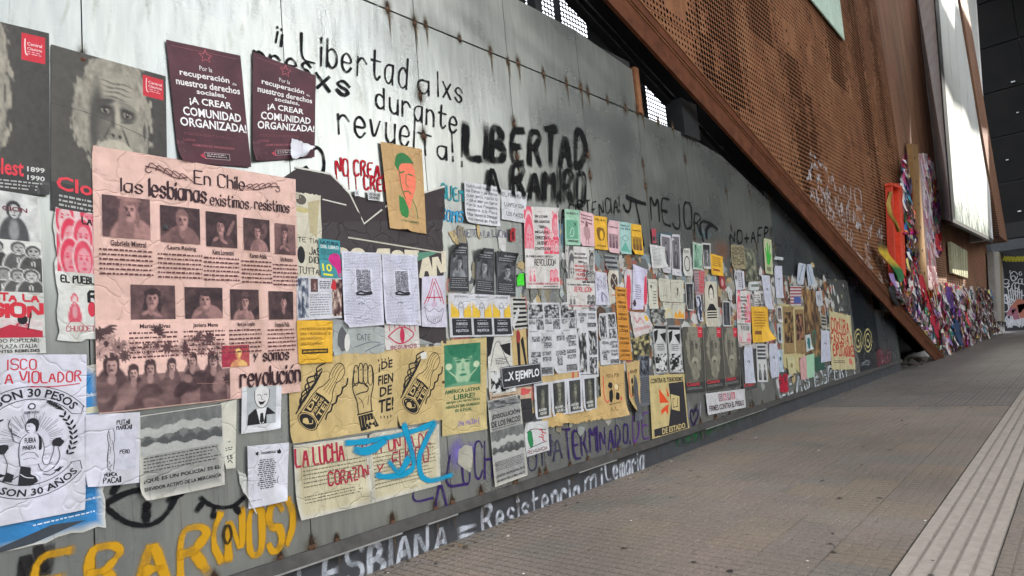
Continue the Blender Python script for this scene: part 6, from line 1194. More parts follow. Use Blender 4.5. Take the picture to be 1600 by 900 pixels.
# far collage
s = S('cardboard_notice', 'left brown cardboard notice with blotted black letters on the far collage', 'notice', q4(1222.4, 478.7, 1238, 479.5, 1240.5, 552, 1225, 553), (150, 122, 78), 2); s.i(.1, .12, .95, .78, busy, 'blotted_print', .02, dark=(40, 28, 24), light=(150, 118, 70), con=4); s.done()
s = S('cardboard_notice', 'right brown cardboard notice on the far collage, partly torn', 'notice', q4(1240.7, 483.6, 1254, 483.6, 1258, 552, 1243.5, 553), (146, 118, 76), 2, torn=.05); s.i(.1, .1, .9, .7, busy, 'blotted_print', .02, dark=(44, 28, 26), light=(156, 110, 80), con=4); s.done()
s = S('cream_backing', 'large cream paper backing behind the cardboard notices', 'paper scrap', q4(1218, 474, 1262, 480, 1266, 585, 1222, 575), (196, 182, 130), 0, torn=.12); s.done()
s = S('muddy_poster', 'streaked brown and ochre torn poster right of the cardboard notices', 'poster', q4(1254, 450, 1276, 456, 1284, 556, 1258, 560), (116, 92, 58), 1, torn=.12); s.i(0, 0, 1, 1, busy, 'stains', .03, dark=(64, 46, 34), light=(170, 134, 84), con=2.4); s.s([(.5, .9), (.45, .65), (.7, .6), (.6, .8)], .05, (40, 110, 90)); s.done()
s = S('flag_poster', 'poster with red and white stripes and a blue block on the far collage', 'poster', q4(1233, 447, 1250.5, 447, 1250.5, 477.5, 1233, 477.5), (196, 190, 190), 3); [s.r(0, .05+j*.16, 1, .12+j*.16, (150, 50, 62)) for j in range(6)]; s.r(.35, .55, .95, .9, (70, 90, 150)); s.done()
s = S('teal_figure_sheet', 'white sheet with a teal figure on the far collage', 'drawing', q4(1256.6, 524, 1265, 522, 1268, 546, 1259, 550), (196, 202, 200), 3); s.e(.5, .5, .25, .35, (40, 110, 110), jag=.3); s.done()
s = S('cream_note', 'small cream note hanging low on the far collage', 'note', q4(1227.7, 558, 1239.5, 557, 1242, 583, 1231, 586), (202, 196, 150), 4); s.e(.5, .5, .18, .14, (150, 130, 90)); s.done()
s = S('pink_mint_sheet', 'half pink half mint sheet low on the far collage', 'paper', q4(1247, 559, 1271, 552, 1271, 589, 1250.5, 594), (206, 160, 156), 3); s.r(.45, 0, 1, 1, (156, 196, 162)); s.done()
s = S('green_sheet', 'torn dark green paper right of the pink and mint sheet', 'paper scrap', q4(1270, 552, 1287, 549, 1288, 577, 1273, 582), (32, 84, 66), 1, torn=.06); s.done()
s = S('small_white_notice', 'small white notice with two dark marks below the dark panels', 'notice', q4(1272.5, 455, 1283, 454.7, 1284.7, 477.5, 1275, 479), (190, 194, 200), 3); s.s([(.35, .3), (.4, .6)], .03, (70, 70, 80)); s.s([(.6, .3), (.65, .6)], .03, (70, 70, 80)); s.done()
s = S('shirt_sheet', 'left of two pale hanging sheets with blue figures near the top of the collage', 'paper', [(1246, 410), (1258, 413), (1254, 445), (1243.6, 444.5)], (190, 196, 206), 3); s.s([(.6, .1), (.3, .8)], .04, (90, 120, 150)); s.done()
s = S('shirt_sheet', 'right of two pale hanging sheets with blue figures near the top of the collage', 'paper', q4(1258, 413, 1267, 413, 1272.5, 444.5, 1262, 447), (184, 192, 204), 3); s.s([(.3, .1), (.5, .9)], .04, (90, 130, 160)); s.done()
s = S('mini_portrait', 'tiny white framed portrait on the orange patch', 'poster', q4(1212.6, 478.7, 1220, 478.7, 1221.5, 504.4, 1214, 504), (204, 202, 198), 3); s.i(.15, .1, .85, .8, portrait, 'portrait', .02, dark=(30, 30, 30)); s.done()
s = S('figure_strip', 'narrow pale strip with a standing figure below the tiny portrait', 'poster', q4(1212.6, 506, 1220.5, 506, 1221.5, 536, 1214.5, 537), (180, 188, 194), 2); s.e(.5, .3, .2, .14, (50, 50, 56)); s.e(.5, .65, .25, .25, (60, 60, 66)); s.done()
s = S('contra_poster', 'big cream poster with red hand lettering CONTRA, at the far end of the wall', 'poster', q4(1294.5, 486, 1327.5, 493, 1336, 577, 1298, 578), (204, 192, 146), 2, torn=.05, wr=3)
s.w('CONTRA', .06, .12, .85, .34, (186, 38, 40), .05, 1); s.w('FASCISTA Y', .04, .37, .95, .55, (186, 38, 40), .04, 1); s.w('EXPLOTADORES', .1, .58, 1.0, .76, (186, 38, 40), .04, 1); s.lines(.1, .84, .6, .90, 2, (120, 110, 90)); s.e(.8, .86, .1, .05, (206, 120, 100), jag=.3); s.done()
s = S('window_slip', 'small white and black slip left of the CONTRA poster', 'note', q4(1281, 492, 1290, 494, 1290.5, 514, 1282, 513), (176, 172, 158), 3); [s.r(.1, .1+j*.25, .9, .25+j*.25, (40, 40, 40)) for j in range(3)]; s.done()
s = S('pale_tube', 'short pale bar lying against the wall at the edge of the dark recess', 'bar', q4(1206, 401, 1221, 402.5, 1221, 407, 1206, 406), (190, 196, 196), 9, wr=.1); s.done()
# leftover scraps of old paper all over the wall
sc = MB(); rg = random.Random(11)
for k in range(1500):
    px = rg.uniform(445, 1320); base_ = 490-(px-445)*.02; py = rg.gauss(base_+55-(px-445)*.03, 62 if px < 900 else 42)
    if px < 700: py = rg.uniform(540, 570)
    x, z = wp(px, py); 
    if not .32 < z < 2.9: continue
    w_, h_ = rg.uniform(.04, .22), rg.uniform(.04, .26); n = 7
    c = rg.choice([(196, 196, 190), (180, 176, 160), (120, 122, 120), (190, 168, 120), (150, 154, 150), (84, 86, 88), (206, 204, 200), (196, 120, 110), (170, 180, 176), (140, 132, 110)])
    a0 = rg.random(); V_ = [(x+w_*.5*math.cos(a)*rg.uniform(.6, 1.3), -.0022-k*.0000014, z+h_*.5*math.sin(a)*rg.uniform(.6, 1.3)) for a in [a0+6.283*i_/n for i_ in range(n)]]
    sc.add(V_, [[*range(n)]], lin(c))
for k in range(1500):
    px = rg.uniform(925, 1300) if k % 3 else rg.uniform(1190, 1300); py = rg.uniform(405, 560) if px < 1190 else rg.uniform(440, 570)
    x, z = wp(px, py); w_, h_ = rg.uniform(.08, .26), rg.uniform(.06, .30)
    if z > 2.75-(x-6.5)*.03 or z < .5: continue
    c = rg.choice([(176, 174, 166), (150, 146, 130), (96, 98, 96), (170, 148, 104), (120, 126, 126), (206, 204, 198), (196, 194, 190), (186, 182, 176), (150, 84, 76), (130, 146, 150), (110, 104, 86), (150, 100, 62), (84, 60, 44)])
    n = 6; a0 = rg.random(); V_ = [(x+w_*.5*math.cos(a)*rg.uniform(.6, 1.3), -.0034-k*.0000007, z+h_*.5*math.sin(a)*rg.uniform(.6, 1.3)) for a in [a0+6.283*i_/n for i_ in range(n)]]
    sc.add(V_, [[*range(n)]], lin(c))
tag(sc.build('paper_residue', PAPER, wall), kind='stuff')
STAIN.build('rust_stain', PAINT, wall)
# ------------------------------------------------------------------ graffiti on the steel
BK = (24, 24, 26)
def G4(*a): return q4(*a)
D_ = .017
gline([[(434, 50), (431, 66)], [(433.5, 42), (433.4, 43)], [(441, 55), (439, 72)], [(440, 46), (440, 47)]], D_, BK, 'two small black strokes before the word Libertad', False)
graf('Libertad', G4(471, 50, 636, 93, 634, 138, 471, 93), D_, BK, 'thin black words Libertad a lxs', False, jit=.15)
graf('a', G4(653, 112, 670, 118, 670, 149, 653, 144), D_, BK, None, False, jit=0); graf('lxs', G4(684, 112, 722, 128, 722, 161, 685, 150), D_, BK, None, False, jit=.1)
graf('pres', G4(396, 70, 485, 88, 485, 122, 398, 100), D_, BK, None, False, jit=.1); graf('xs', G4(494, 104, 546, 120, 545, 151, 496, 137), .026, BK, None, False, jit=.1)
graf('durante', G4(587, 135, 714, 172, 712, 208, 588, 168), D_, BK, 'thin black word durante', False, jit=.12)
graf('revuel', G4(528, 163, 648, 185, 646, 231, 530, 208), D_, BK, 'thin black word revuelta', False, jit=.12); graf('Ta', G4(653, 207, 697, 220, 698, 250, 655, 240), D_, BK, None, False, jit=0)
graf('!!', G4(706, 208, 722, 214, 722, 260, 708, 252), .014, BK, None, False, jit=0)
graf('LIBERTAD', G4(728, 196, 914, 208, 913, 262, 728, 248), .088, (18, 18, 19), 'fat black sprayed words LIBERTAD A RAMIRO', True, jit=.25, alpha=.9, seed=4, y=-.004);
graf('A RAMIRO', G4(757, 258, 914, 268, 912, 322, 760, 300), .064, (18, 18, 19), None, True, jit=.25, alpha=.9, seed=5, y=-.0222)
graf('NO CREA,', G4(524, 247, 598, 256, 598, 277, 525, 273), .017, (176, 30, 46), 'red dripping words NO CREA, CREE', True, .45, jit=.25, seed=3); graf('CREE', G4(568, 275, 607, 279, 606, 299, 569, 296), .017, (176, 30, 46), None, True, .3, jit=.2)
gline([[(483, 240), (495, 228), (505, 240), (507, 262), (500, 280), (488, 283)], [(478, 262), (490, 280)]], .032, BK, 'black curved line between poster and red words', False)
graf('QUEM', G4(689, 288, 724, 295, 724, 314, 690, 310), .014, (60, 150, 158), 'thin teal words QUEM SOMIS', False, jit=.3); graf('SOMIS', G4(690, 326, 724, 330, 723, 347, 690, 344), .014, (60, 150, 190), None, False, jit=.3)
graf('NU VIETE A LA LUCHA', G4(708, 358, 793, 360, 793, 371, 709, 370), .007, (90, 86, 110), None, False, jit=.4)
graf('L E', G4(873, 342, 880, 345, 880, 400, 874, 398), .012, (60, 130, 170), None, False)
graf('!ASISTENCIA!', G4(872, 322, 967, 306, 968, 330, 874, 349), .02, BK, 'black scrawled word ending in encia above the coloured leaflets', True, jit=.5)
gline([[(974, 320), (978, 331), (984, 330), (986, 312), (979, 306)], [(979, 308), (995, 315), (1009, 319)], [(993, 316), (999, 345), (1005, 384)]], .05, BK, 'tall black letters T MEJOR above the middle of the wall', True)
graf('MEJOR', G4(1014, 304, 1094, 330, 1094, 364, 1017, 346), .036, BK, None, True, jit=.6)
gline([[(1099, 378), (1093, 352), (1097, 345), (1108, 348), (1121, 358)], [(1104, 372), (1103, 358), (1110, 352)]], .06, BK, None, True)
graf('NO+AFP!!', G4(1140, 362, 1206, 354, 1206, 378, 1141, 381), .04, BK, 'black words NO+AFP on the far dark panels', True, jit=.3)
YS = (196, 146, 30)
graf('ERAR', G4(52, 872, 327, 818, 327, 895, 54, 950), .052, YS, 'thick yellow sprayed letters along the bottom left', True, jit=.3, alpha=.9, y=-.004, seed=6)
graf('(NOS)', G4(332, 806, 459, 776, 458, 852, 334, 882), .045, YS, None, True, jit=.2, alpha=.9, y=-.004)
graf('AV', G4(30, 860, 80, 850, 80, 905, 32, 915), .05, (40, 38, 38), None, True, jit=.3, alpha=.8)
gline([[(163, 790), (174, 800), (186, 810), (204, 819), (231, 822), (252, 812), (266, 795), (276, 772)], [(163, 788), (180, 778), (200, 769), (226, 764)], [(176, 770), (186, 752), (190, 745)], [(262, 782), (272, 776), (284, 770)]], .035, BK, 'black sprayed eyes below the grey police poster', True, y=-.0055)
gline([[(228, 788), (231, 793), (226, 796), (230, 789)], [(229, 796), (228, 815)]], .045, BK, None, True, y=-.006)
gline([[(313, 777), (327, 789), (347, 794), (367, 790), (381, 777)], [(307, 798), (316, 786)], [(333, 808), (334, 793)], [(374, 802), (367, 791)]], .03, BK, None, True, y=-.0055)
gline([[(352, 822), (348, 838), (354, 852), (362, 838), (358, 820), (352, 822)]], .02, (60, 50, 30), None, True, y=-.0062)
TQ = (28, 146, 182)
gline([[(538, 692), (568, 690), (614, 682), (655, 670), (677, 660)], [(552, 702), (566, 706), (584, 700), (600, 688)], [(629, 664), (640, 700), (646, 730), (629, 742), (600, 745), (586, 742)], [(606, 722), (622, 742), (636, 716)], [(677, 662), (662, 690), (651, 716), (655, 744), (668, 752), (685, 748), (703, 742)]], .052, TQ, 'turquoise sprayed scrawl over the yellowed typed sheets', True, y=-.019)
PU = (58, 40, 96)
gline([[(648, 752), (644, 786), (676, 778)], [(680, 790), (688, 750), (698, 792)], [(703, 712), (695, 762), (730, 756)]], .020, PU, 'dark purple letters LA LUCHA low on the wall', False)
graf('UCH', G4(722, 702, 768, 690, 768, 744, 724, 756), .018, PU, None, False, jit=.4); graf('UNA', G4(826, 688, 876, 680, 878, 716, 826, 735), .020, (64, 62, 84), None, False, jit=.4)
graf('TERMINADO.', G4(880, 676, 984, 662, 984, 692, 884, 718), .022, PU, 'dark purple word TERMINADO low on the wall', False, .3, jit=.5); graf('DE', G4(988, 650, 1012, 645, 1013, 684, 990, 690), .02, (96, 56, 128), None, False, .3, jit=.2)
gline([[(1082, 664), (1078, 650), (1079, 640), (1084, 644), (1088, 638), (1092, 646), (1084, 664)]], .05, (50, 40, 70), 'small dark heart left of the FIRMES sheet', True)
for k in range(7): gline([[(1078+k*9+random.uniform(-3, 3), 632-k*1.5), (1076+k*9+random.uniform(-4, 4), 655-k*2.5)]], .05, random.choice([(60, 58, 66), (150, 148, 156), (40, 38, 48)]), None, True, alpha=.7)
graf('LEAS ESPERES', G4(1216, 590, 1335, 563, 1336, 588, 1218, 622), .09, (186, 190, 190), 'pale block letters along the foot of the far wall', True, jit=.3, alpha=.8); graf('LEAS ESPERES', G4(1218, 592, 1336, 565, 1337, 588, 1220, 622), .03, (50, 54, 56), None, True, jit=.3, alpha=.8, y=-.006)
graf('PACO', G4(1217, 588, 1230, 585, 1230, 598, 1218, 601), .05, (176, 40, 60), 'small red words low on the far wall', True, jit=.2); graf('VIRUS', G4(1217, 602, 1231, 598, 1231, 610, 1218, 614), .05, (176, 40, 60), None, True, jit=.2)
CR2 = (176, 166, 116)
for cx_ in (1341, 1356):
    gline([[(cx_+6.5*math.cos(a)*k_, 532+(20 if k_ == 1 else 12)*math.sin(a)*.9) for a in np.linspace(0, 6.28, 12)] for k_ in (1, .6)], .05, CR2, 'two pale outlined eyes on the navy panel' if cx_ == 1341 else None, True, y=.001)
    gline([[(cx_, 531), (cx_+1, 534)]], .1, CR2, None, True, y=.001)
for k in range(9): gline([[(1343+random.uniform(-6, 16), 556+random.uniform(0, 14)), (1345+random.uniform(-6, 16), 560+random.uniform(0, 12))]], .035, (140, 146, 150), None, True, alpha=.6, y=.001)
for k in range(9): gline([[(1370+k*2.5, 548+random.uniform(-6, 8)), (1371+k*2.5+random.uniform(-2, 2), 576-k*.6)]], .1, (170, 60, 84), 'red sprayed patch on the last grey panel' if k == 0 else None, True, alpha=.55, y=.001)
# chalky white writing and green paint on the plinth
CH = (196, 200, 206)
def pl(text, quad, w, label=None, **kw): graf(text, quad, w, CH, label, True, plane=.022, alpha=.7, **kw)
pl('LESBIANA', G4(466, 876, 697, 812, 697, 860, 468, 938), .05, 'chalky white words LESBIANA = Resistencia on the dark plinth', jit=.25); pl('=', G4(714, 808, 742, 800, 742, 842, 716, 850), .05)
pl('Resistencia', G4(752, 793, 902, 748, 904, 780, 755, 836), .042, jit=.3); pl('mi', G4(914, 736, 939, 726, 940, 762, 915, 771), .04); pl('Lemaria', G4(945, 724, 1004, 702, 1005, 735, 948, 752), .04, jit=.3)
for k in range(26):
    x_ = 1060+k*4.9+random.uniform(-2, 2); yb = 704-(x_-1055)*.42; gline([[(x_, yb-26+random.uniform(-3, 3)), (x_-1, yb-4)]], .12, random.choice([(44, 116, 62), (52, 132, 66), (40, 104, 70)]), 'patchy green paint on the plinth' if k == 0 else None, True, plane=.022, alpha=random.uniform(.3, .62))
# pale brush smears, dirt streaks and drips on the steel
sm_ = MB(); rg = random.Random(5)
def smear(x, z, L_, w_, ang, col, a, y):
    dx, dz = math.cos(ang)*L_, math.sin(ang)*L_; n = 5; nx_, nz_ = -math.sin(ang)*w_, math.cos(ang)*w_; v = []; c = []
    for i in range(n):
        t_ = i/(n-1); cv = .03*math.sin(t_*3); e_ = math.sin(math.pi*min(1, max(0, t_)))**.6
        for s_, al in ((-1, 0), (0, a*e_), (1, 0)): v.append((x+dx*t_+nx_*s_+cv, y, z+dz*t_+nz_*s_)); c.append((*lin(col), al))
    sm_.add(v, [[i*3+j, i*3+j+1, i*3+j+4, i*3+j+3] for i in range(n-1) for j in range(2)], np.array(c))
for k in range(230):
    x = rg.uniform(.3, 3.7); z = rg.gauss(3.75, .32) if rg.random() < .75 else rg.uniform(2.9, 4.4)
    smear(x, z, rg.uniform(.15, .6), rg.uniform(.02, .07), rg.choice([1.57, 1.5, 1.35, 1.7])+rg.uniform(-.18, .18), rg.choice([(222, 230, 224), (214, 222, 216), (230, 234, 228), (206, 214, 208), (206, 208, 190)]), rg.uniform(.22, .48), -.0006-k*.0000016)
for k in range(420):
    x = rg.uniform(.6, 16); z = rg.uniform(.4, 4.3 if x < 9 else 2.3); smear(x, z, -rg.uniform(.15, .9), rg.uniform(.002, .008), 1.57+rg.uniform(-.02, .02), rg.choice([(90, 92, 86), (110, 106, 92), (150, 154, 150), (70, 66, 60)]), rg.uniform(.2, .42), -.0016-k*.0000012)
for k in range(150):
    x = rg.uniform(.6, 6.4); z = rg.uniform(.95, 1.3); smear(x, z, -rg.uniform(.3, .8), rg.uniform(.002, .005), 1.57, rg.choice([(96, 62, 56), (60, 58, 56), (120, 110, 96)]), rg.uniform(.3, .6), -.0020-k*.0000012)
tag(sm_.build('paint_smears', PAINT, wall), kind='stuff')
st2 = MB(); STAIN = st2
for (px, py, w_, h_, c_, a_) in ((716, 708, .16, .2, (124, 112, 178), .7), (735, 700, .1, .1, (124, 112, 178), .6), (1128, 392, .5, .3, (150, 92, 60), .5), (1222, 452, .5, .5, (168, 96, 56), .6), (1216, 470, .3, .3, (176, 92, 50), .6), (1045, 372, .5, .12, (70, 140, 168), .6), (1100, 366, .5, .1, (80, 140, 150), .4), (955, 350, .5, .12, (76, 150, 170), .5), (990, 470, .3, .5, (120, 140, 160), .5), (1020, 435, .4, .25, (120, 146, 170), .5), (1030, 450, .5, .2, (126, 150, 172), .5), (905, 470, .3, .1, (126, 140, 130), .4)):
    x, z = wp(px, py); stain(x, z, w_, h_, c_, a_, 1, -.0030-.0001*len(st2.v)*.1)
st2.build('spray_haze', PAINT, wall)

# ------------------------------------------------------------------ white writing on the corten facade
FP = -.125
def fg(text, quad, w, label=None): graf(text, quad, w, (214, 210, 210), label, True, plane=FP, parent=facade, jit=.5, alpha=.5, y=-.006)
fg('ALIS', G4(1262, 286, 1300, 318, 1302, 345, 1266, 312), .07, 'white scrawled words LUCHAR and others on the perforated steel'); fg('LUCHAR', G4(1294, 330, 1332, 366, 1334, 392, 1296, 356), .06)
fg('NO', G4(1318, 284, 1345, 300, 1346, 330, 1320, 312), .08); fg('UNA', G4(1305, 305, 1345, 340, 1346, 366, 1306, 330), .07); fg('LEY', G4(1336, 370, 1378, 412, 1379, 436, 1338, 394), .06); fg('VI', G4(1345, 318, 1378, 350, 1379, 392, 1346, 360), .06); fg('PAZ', G4(1352, 404, 1392, 445, 1393, 462, 1354, 424), .07); fg('YA', G4(1330, 398, 1360, 425, 1361, 440, 1332, 414), .06)

rg = random.Random(12); L_ = []
for k in range(90):
    px = rg.uniform(1262, 1392); lo_ = 300+(px-1262)*1.15; py = lo_-rg.uniform(2, 62)+rg.uniform(-10, 0); q_ = rg.uniform(4, 13)
    L_.append([(px, py-q_), (px+rg.uniform(-2, 3), py-q_*.4), (px+rg.uniform(-3, 4), py)])
gline(L_, .085, (216, 212, 212), 'worn white chalky scribbles over the holes beside the beam', True, plane=FP, parent=facade, alpha=.5, y=-.007)
# ------------------------------------------------------------------ memorial of cloths, boards and frames tied to the facade
def prism(name, label, cat, quad, y0, y1, col, m_=PAPER, group=None, parent=None, base=None):
    """solid slab: outline on the plane y0, thickness back to y1"""
    P = [wp(*q, y0) for q in quad]; m = MB(); n = len(P); v = [(x, y0, z) for x, z in P]+[(x, y1, z) for x, z in P]
    m.add(v, [[*range(n)], [*range(2*n-1, n-1, -1)]]+[[i, n+i, n+(i+1) % n, (i+1) % n] for i in range(n)], lin(col))
    if parent is not None:
        m.v[-1] -= np.array(parent.location); return m.build(name, m_, parent)
    c = (P[0][0], y0, P[0][1]); o = m.build(name, m_, None, loc=c); return tag(o, label, cat, group)
of = empty('orange_box', (21.6, -.15, 2.6)); tag(of, 'tall open orange wooden box fixed upright on the rusty facade', 'wooden box')
prism('back_board', None, None, q4(1389, 287, 1409, 286, 1415, 430, 1397, 432), -.16, -.13, (226, 70, 30), parent=of)
prism('side_board', None, None, q4(1393, 288, 1395, 288, 1401, 431, 1399, 431), -.32, -.15, (206, 62, 30), parent=of); prism('side_board', None, None, q4(1404, 290, 1410, 291, 1416, 432, 1409, 431), -.30, -.15, (222, 70, 34), parent=of)
prism('top_board', None, None, q4(1393, 285, 1410, 291, 1410, 295, 1393, 289), -.33, -.15, (216, 70, 34), parent=of)
pk = empty('tall_plank', (26, -.3, 2)); tag(pk, 'tall bare tan plank rising from the cloths on the facade', 'plank'); prism('board', None, None, q4(1424, 224, 1434, 226, 1451, 463, 1442, 465), -.35, -.2, (150, 112, 62), parent=pk)
for k in range(6): prism('knot', None, None, q4(1429+k*3, 245+k*36, 1430.5+k*3, 245+k*36, 1430.5+k*3, 249+k*36, 1429+k*3, 249+k*36), -.36, -.34, (90, 62, 36), parent=pk)
yb = empty('yarn_board', (27, -.3, 2)); tag(yb, 'tall board wound with white and pink yarn right of the bare plank', 'board'); prism('board', None, None, q4(1437, 240, 1449, 240, 1466, 456, 1452, 462), -.3, -.18, (196, 176, 176), parent=yb)
m = MB(); rg = random.Random(8)
for k in range(150):
    t_ = rg.random(); px = 1437+t_*15+rg.uniform(0, 12); py = 240+t_*215+rg.uniform(-4, 8); x, z = wp(px, py, -.32); L_ = rg.uniform(.1, .5); w_ = rg.uniform(.02, .05)
    c = lin(rg.choice([(214, 200, 204), (206, 196, 214), (196, 120, 140), (150, 110, 150), (220, 214, 210)] if t_ < .6 else [(206, 150, 150), (190, 110, 110), (214, 190, 186)])); y = -.31-rg.random()*.05
    m.add(np.array([(x, y, z), (x+w_, y-.02, z), (x+w_*.9, y-.03, z-L_), (x+.01, y, z-L_*.9)])-np.array(yb.location), [[0, 1, 2, 3]], c)
tag(m.build('yarn', PAPER, yb), kind='stuff')
pf = empty('purple_picture', (28.6, -.25, 4)); tag(pf, 'small purple picture frame right of the yarn board', 'frame'); prism('picture', None, None, q4(1457, 319, 1467, 323, 1468, 358, 1461, 359), -.22, -.18, (84, 60, 80), parent=pf)
for q_ in (q4(1455, 315, 1458, 316, 1463, 362, 1460, 362), q4(1466, 320, 1469, 321, 1470, 361, 1467, 361)): prism('rail', None, None, q_, -.30, -.18, (84, 58, 130), parent=pf)
for q_ in (q4(1455, 315, 1468, 320, 1468, 323.5, 1456, 318.5), q4(1460, 358, 1470, 358, 1470, 361, 1461, 362)): prism('rail', None, None, q_, -.29, -.19, (84, 58, 130), parent=pf)
def cloth(name, label, cat, poly, col, y=-.35, folds=.05, group=None, cols=None):
    """a hanging cloth: strip mesh following a px centre line with widths, folded in depth"""
    m = MB(); v = []; c = []; n = len(poly); k = 6
    for i, (px, py, hw) in enumerate(poly):
        for j in range(k+1):
            u = j/k*2-1; x, z = wp(px+u*hw, py+u*hw*.25, y); v.append((x, y+folds*math.sin(j*2.1+i)-abs(u)*.02, z)); c.append(lin(cols[i]) if cols else lin(col))
    m.add(v, [[i*(k+1)+j, i*(k+1)+j+1, (i+1)*(k+1)+j+1, (i+1)*(k+1)+j] for i in range(n-1) for j in range(k)], np.array(c))
    o = m.build(name, PAPER, None, loc=v[0], smooth=True); return tag(o, label, cat, group)
cloth('banner', 'twisted cloth in black, yellow, green and red stripes below the orange box', 'banner', [(1375, 378, 3), (1378, 386, 6), (1383, 396, 7), (1391, 408, 8), (1398, 420, 8), (1403, 432, 6), (1405, 441, 3)], 0, cols=[(30, 28, 24), (120, 90, 30), (222, 190, 50), (220, 180, 46), (30, 122, 60), (26, 110, 56), (22, 90, 50)])
cloth('rope', 'loose yellow rope looped over the orange box', 'rope', [(1390, 300, 1), (1387, 318, 1), (1391, 335, 1), (1399, 348, 1), (1404, 362, 1)], (196, 160, 70), y=-.55)
cloth('bow', 'bright magenta cloth bow left of the tan plank', 'bow', [(1414, 366, 1), (1417, 364, 4), (1422, 367, 2), (1427, 363, 5), (1434, 362, 2)], (206, 40, 140))
cloth('rag', 'black rag hanging by the low end of the beam', 'cloth', [(1391, 446, 2), (1394, 456, 3), (1397, 466, 3), (1401, 478, 1.5)], (26, 24, 28))
cloth('cloth_heart', 'red cloth heart beneath the purple frame', 'heart', [(1463, 366, 3), (1465, 372, 5), (1466, 380, 4), (1465, 390, 1)], (196, 34, 52))
cloth('doll', 'white cloth doll shape hanging among the ribbons', 'doll', [(1497, 452, 2), (1498, 458, 3), (1498, 466, 2), (1499, 474, 4), (1501, 484, 5)], (220, 220, 220))
cloth('blue_cloth', 'long dark blue cloth hanging near the foot of the memorial', 'cloth', [(1492, 500, 3), (1495, 512, 4), (1498, 524, 4), (1502, 540, 2)], (40, 70, 110))
cloth('red_cloth', 'long bright red cloth among the ribbons under the orange box', 'cloth', [(1437, 430, 2), (1441, 446, 4), (1446, 466, 5), (1452, 484, 3)], (196, 26, 50))
cloth('purple_cloth', 'purple cloth hanging under the yarn board', 'cloth', [(1480, 448, 3), (1484, 462, 5), (1487, 478, 4), (1490, 492, 2)], (92, 52, 140))
cloth('crimson_cloth', 'crimson cloth bundle at the bottom left of the memorial', 'cloth', [(1455, 492, 3), (1460, 502, 6), (1464, 516, 6), (1468, 530, 3)], (190, 24, 56))
for k, (px, py) in enumerate(((1529, 473), (1524, 508))):
    m = MB(); x, z = wp(px, py, -.4)
    for j in range(70):
        a, b_ = rg.uniform(0, 6.28), rg.uniform(-1.2, 1.2); r_ = rg.uniform(.3, 1); e_ = np.array([math.cos(a)*math.cos(b_), math.sin(a)*math.cos(b_)*.5, math.sin(b_)*.7])*(.8 if k == 0 else .6)*r_
        s_ = .10; m.add([e_, e_+(s_, 0, .02), e_+(s_*.5, -.04, s_)], [[0, 1, 2]], lin(rg.choice([(226, 216, 80), (206, 206, 90), (232, 226, 130)])))
    o = m.build('flower_bunch', PAPER); o.location = (x, -.4, z); tag(o, ['upper yellow flower bunch tied to the facade', 'lower yellow flower bunch tied near the pavement'][k], 'flowers', 'yellow flower bunches')
sl = empty('slat_board', (31, -.3, 3)); tag(sl, 'row of cream vertical slats fixed right of the yarn board', 'board')
for k in range(7): prism('slat', None, None, q4(1485+k*3.9, 377+k*2.2, 1488+k*3.9, 379+k*2.2, 1491.5+k*3.5, 428+k*1.2, 1488.6+k*3.5, 426+k*1.2), -.3, -.2, rg.choice([(186, 184, 150), (176, 176, 146), (200, 196, 166)]), parent=sl)
cb = empty('pale_column', (46, -.3, 1)); tag(cb, 'pale ribbon wrapped column at the far end of the memorial', 'column')
for k in range(5): prism('strip', None, None, q4(1552+k*3.2, 394+rg.uniform(-2, 2), 1555+k*3.2, 394, 1561+k*2.2, 500, 1558.6+k*2.2, 502), -.5, -.2, rg.choice([(176, 170, 160), (190, 186, 176), (150, 130, 90), (160, 156, 150)]), parent=cb)
# the mass of ribbons
rb = MB(); rg = random.Random(21)
PAL = [(224, 218, 218), (216, 210, 216), (222, 190, 200), (226, 214, 206), (206, 30, 56), (206, 40, 60), (200, 60, 130), (150, 80, 170), (50, 110, 170), (70, 160, 180), (60, 140, 90), (226, 196, 70), (236, 220, 120), (230, 60, 80), (236, 236, 236), (230, 200, 210), (222, 130, 60), (226, 170, 180), (160, 130, 190), (90, 70, 80), (216, 216, 220)]
def base_y(px): return 552-(px-1470)*.40
def rib(px, py, Lm, wm, col, y):
    x, z = wp(px, py, y); n = 5; dx = rg.uniform(-.12, .2); ph_ = rg.uniform(0, 6); v = []
    for i in range(n):
        t_ = i/(n-1); xx = x+dx*t_*Lm+.02*math.sin(ph_+t_*5); zz = max(z-Lm*t_, .03, bl(xx)+.04 if xx < 25.5 else 0); yy = y-.05*math.sin(ph_+t_*4)
        ww = wm*(1-.3*t_); tw = .5*math.sin(ph_+t_*3); v += [(xx-ww/2, yy-tw*ww*.5, zz), (xx+ww/2, yy+tw*ww*.5, zz)]
    rb.add(v, [[2*i, 2*i+1, 2*i+3, 2*i+2] for i in range(n-1)], lin(col))
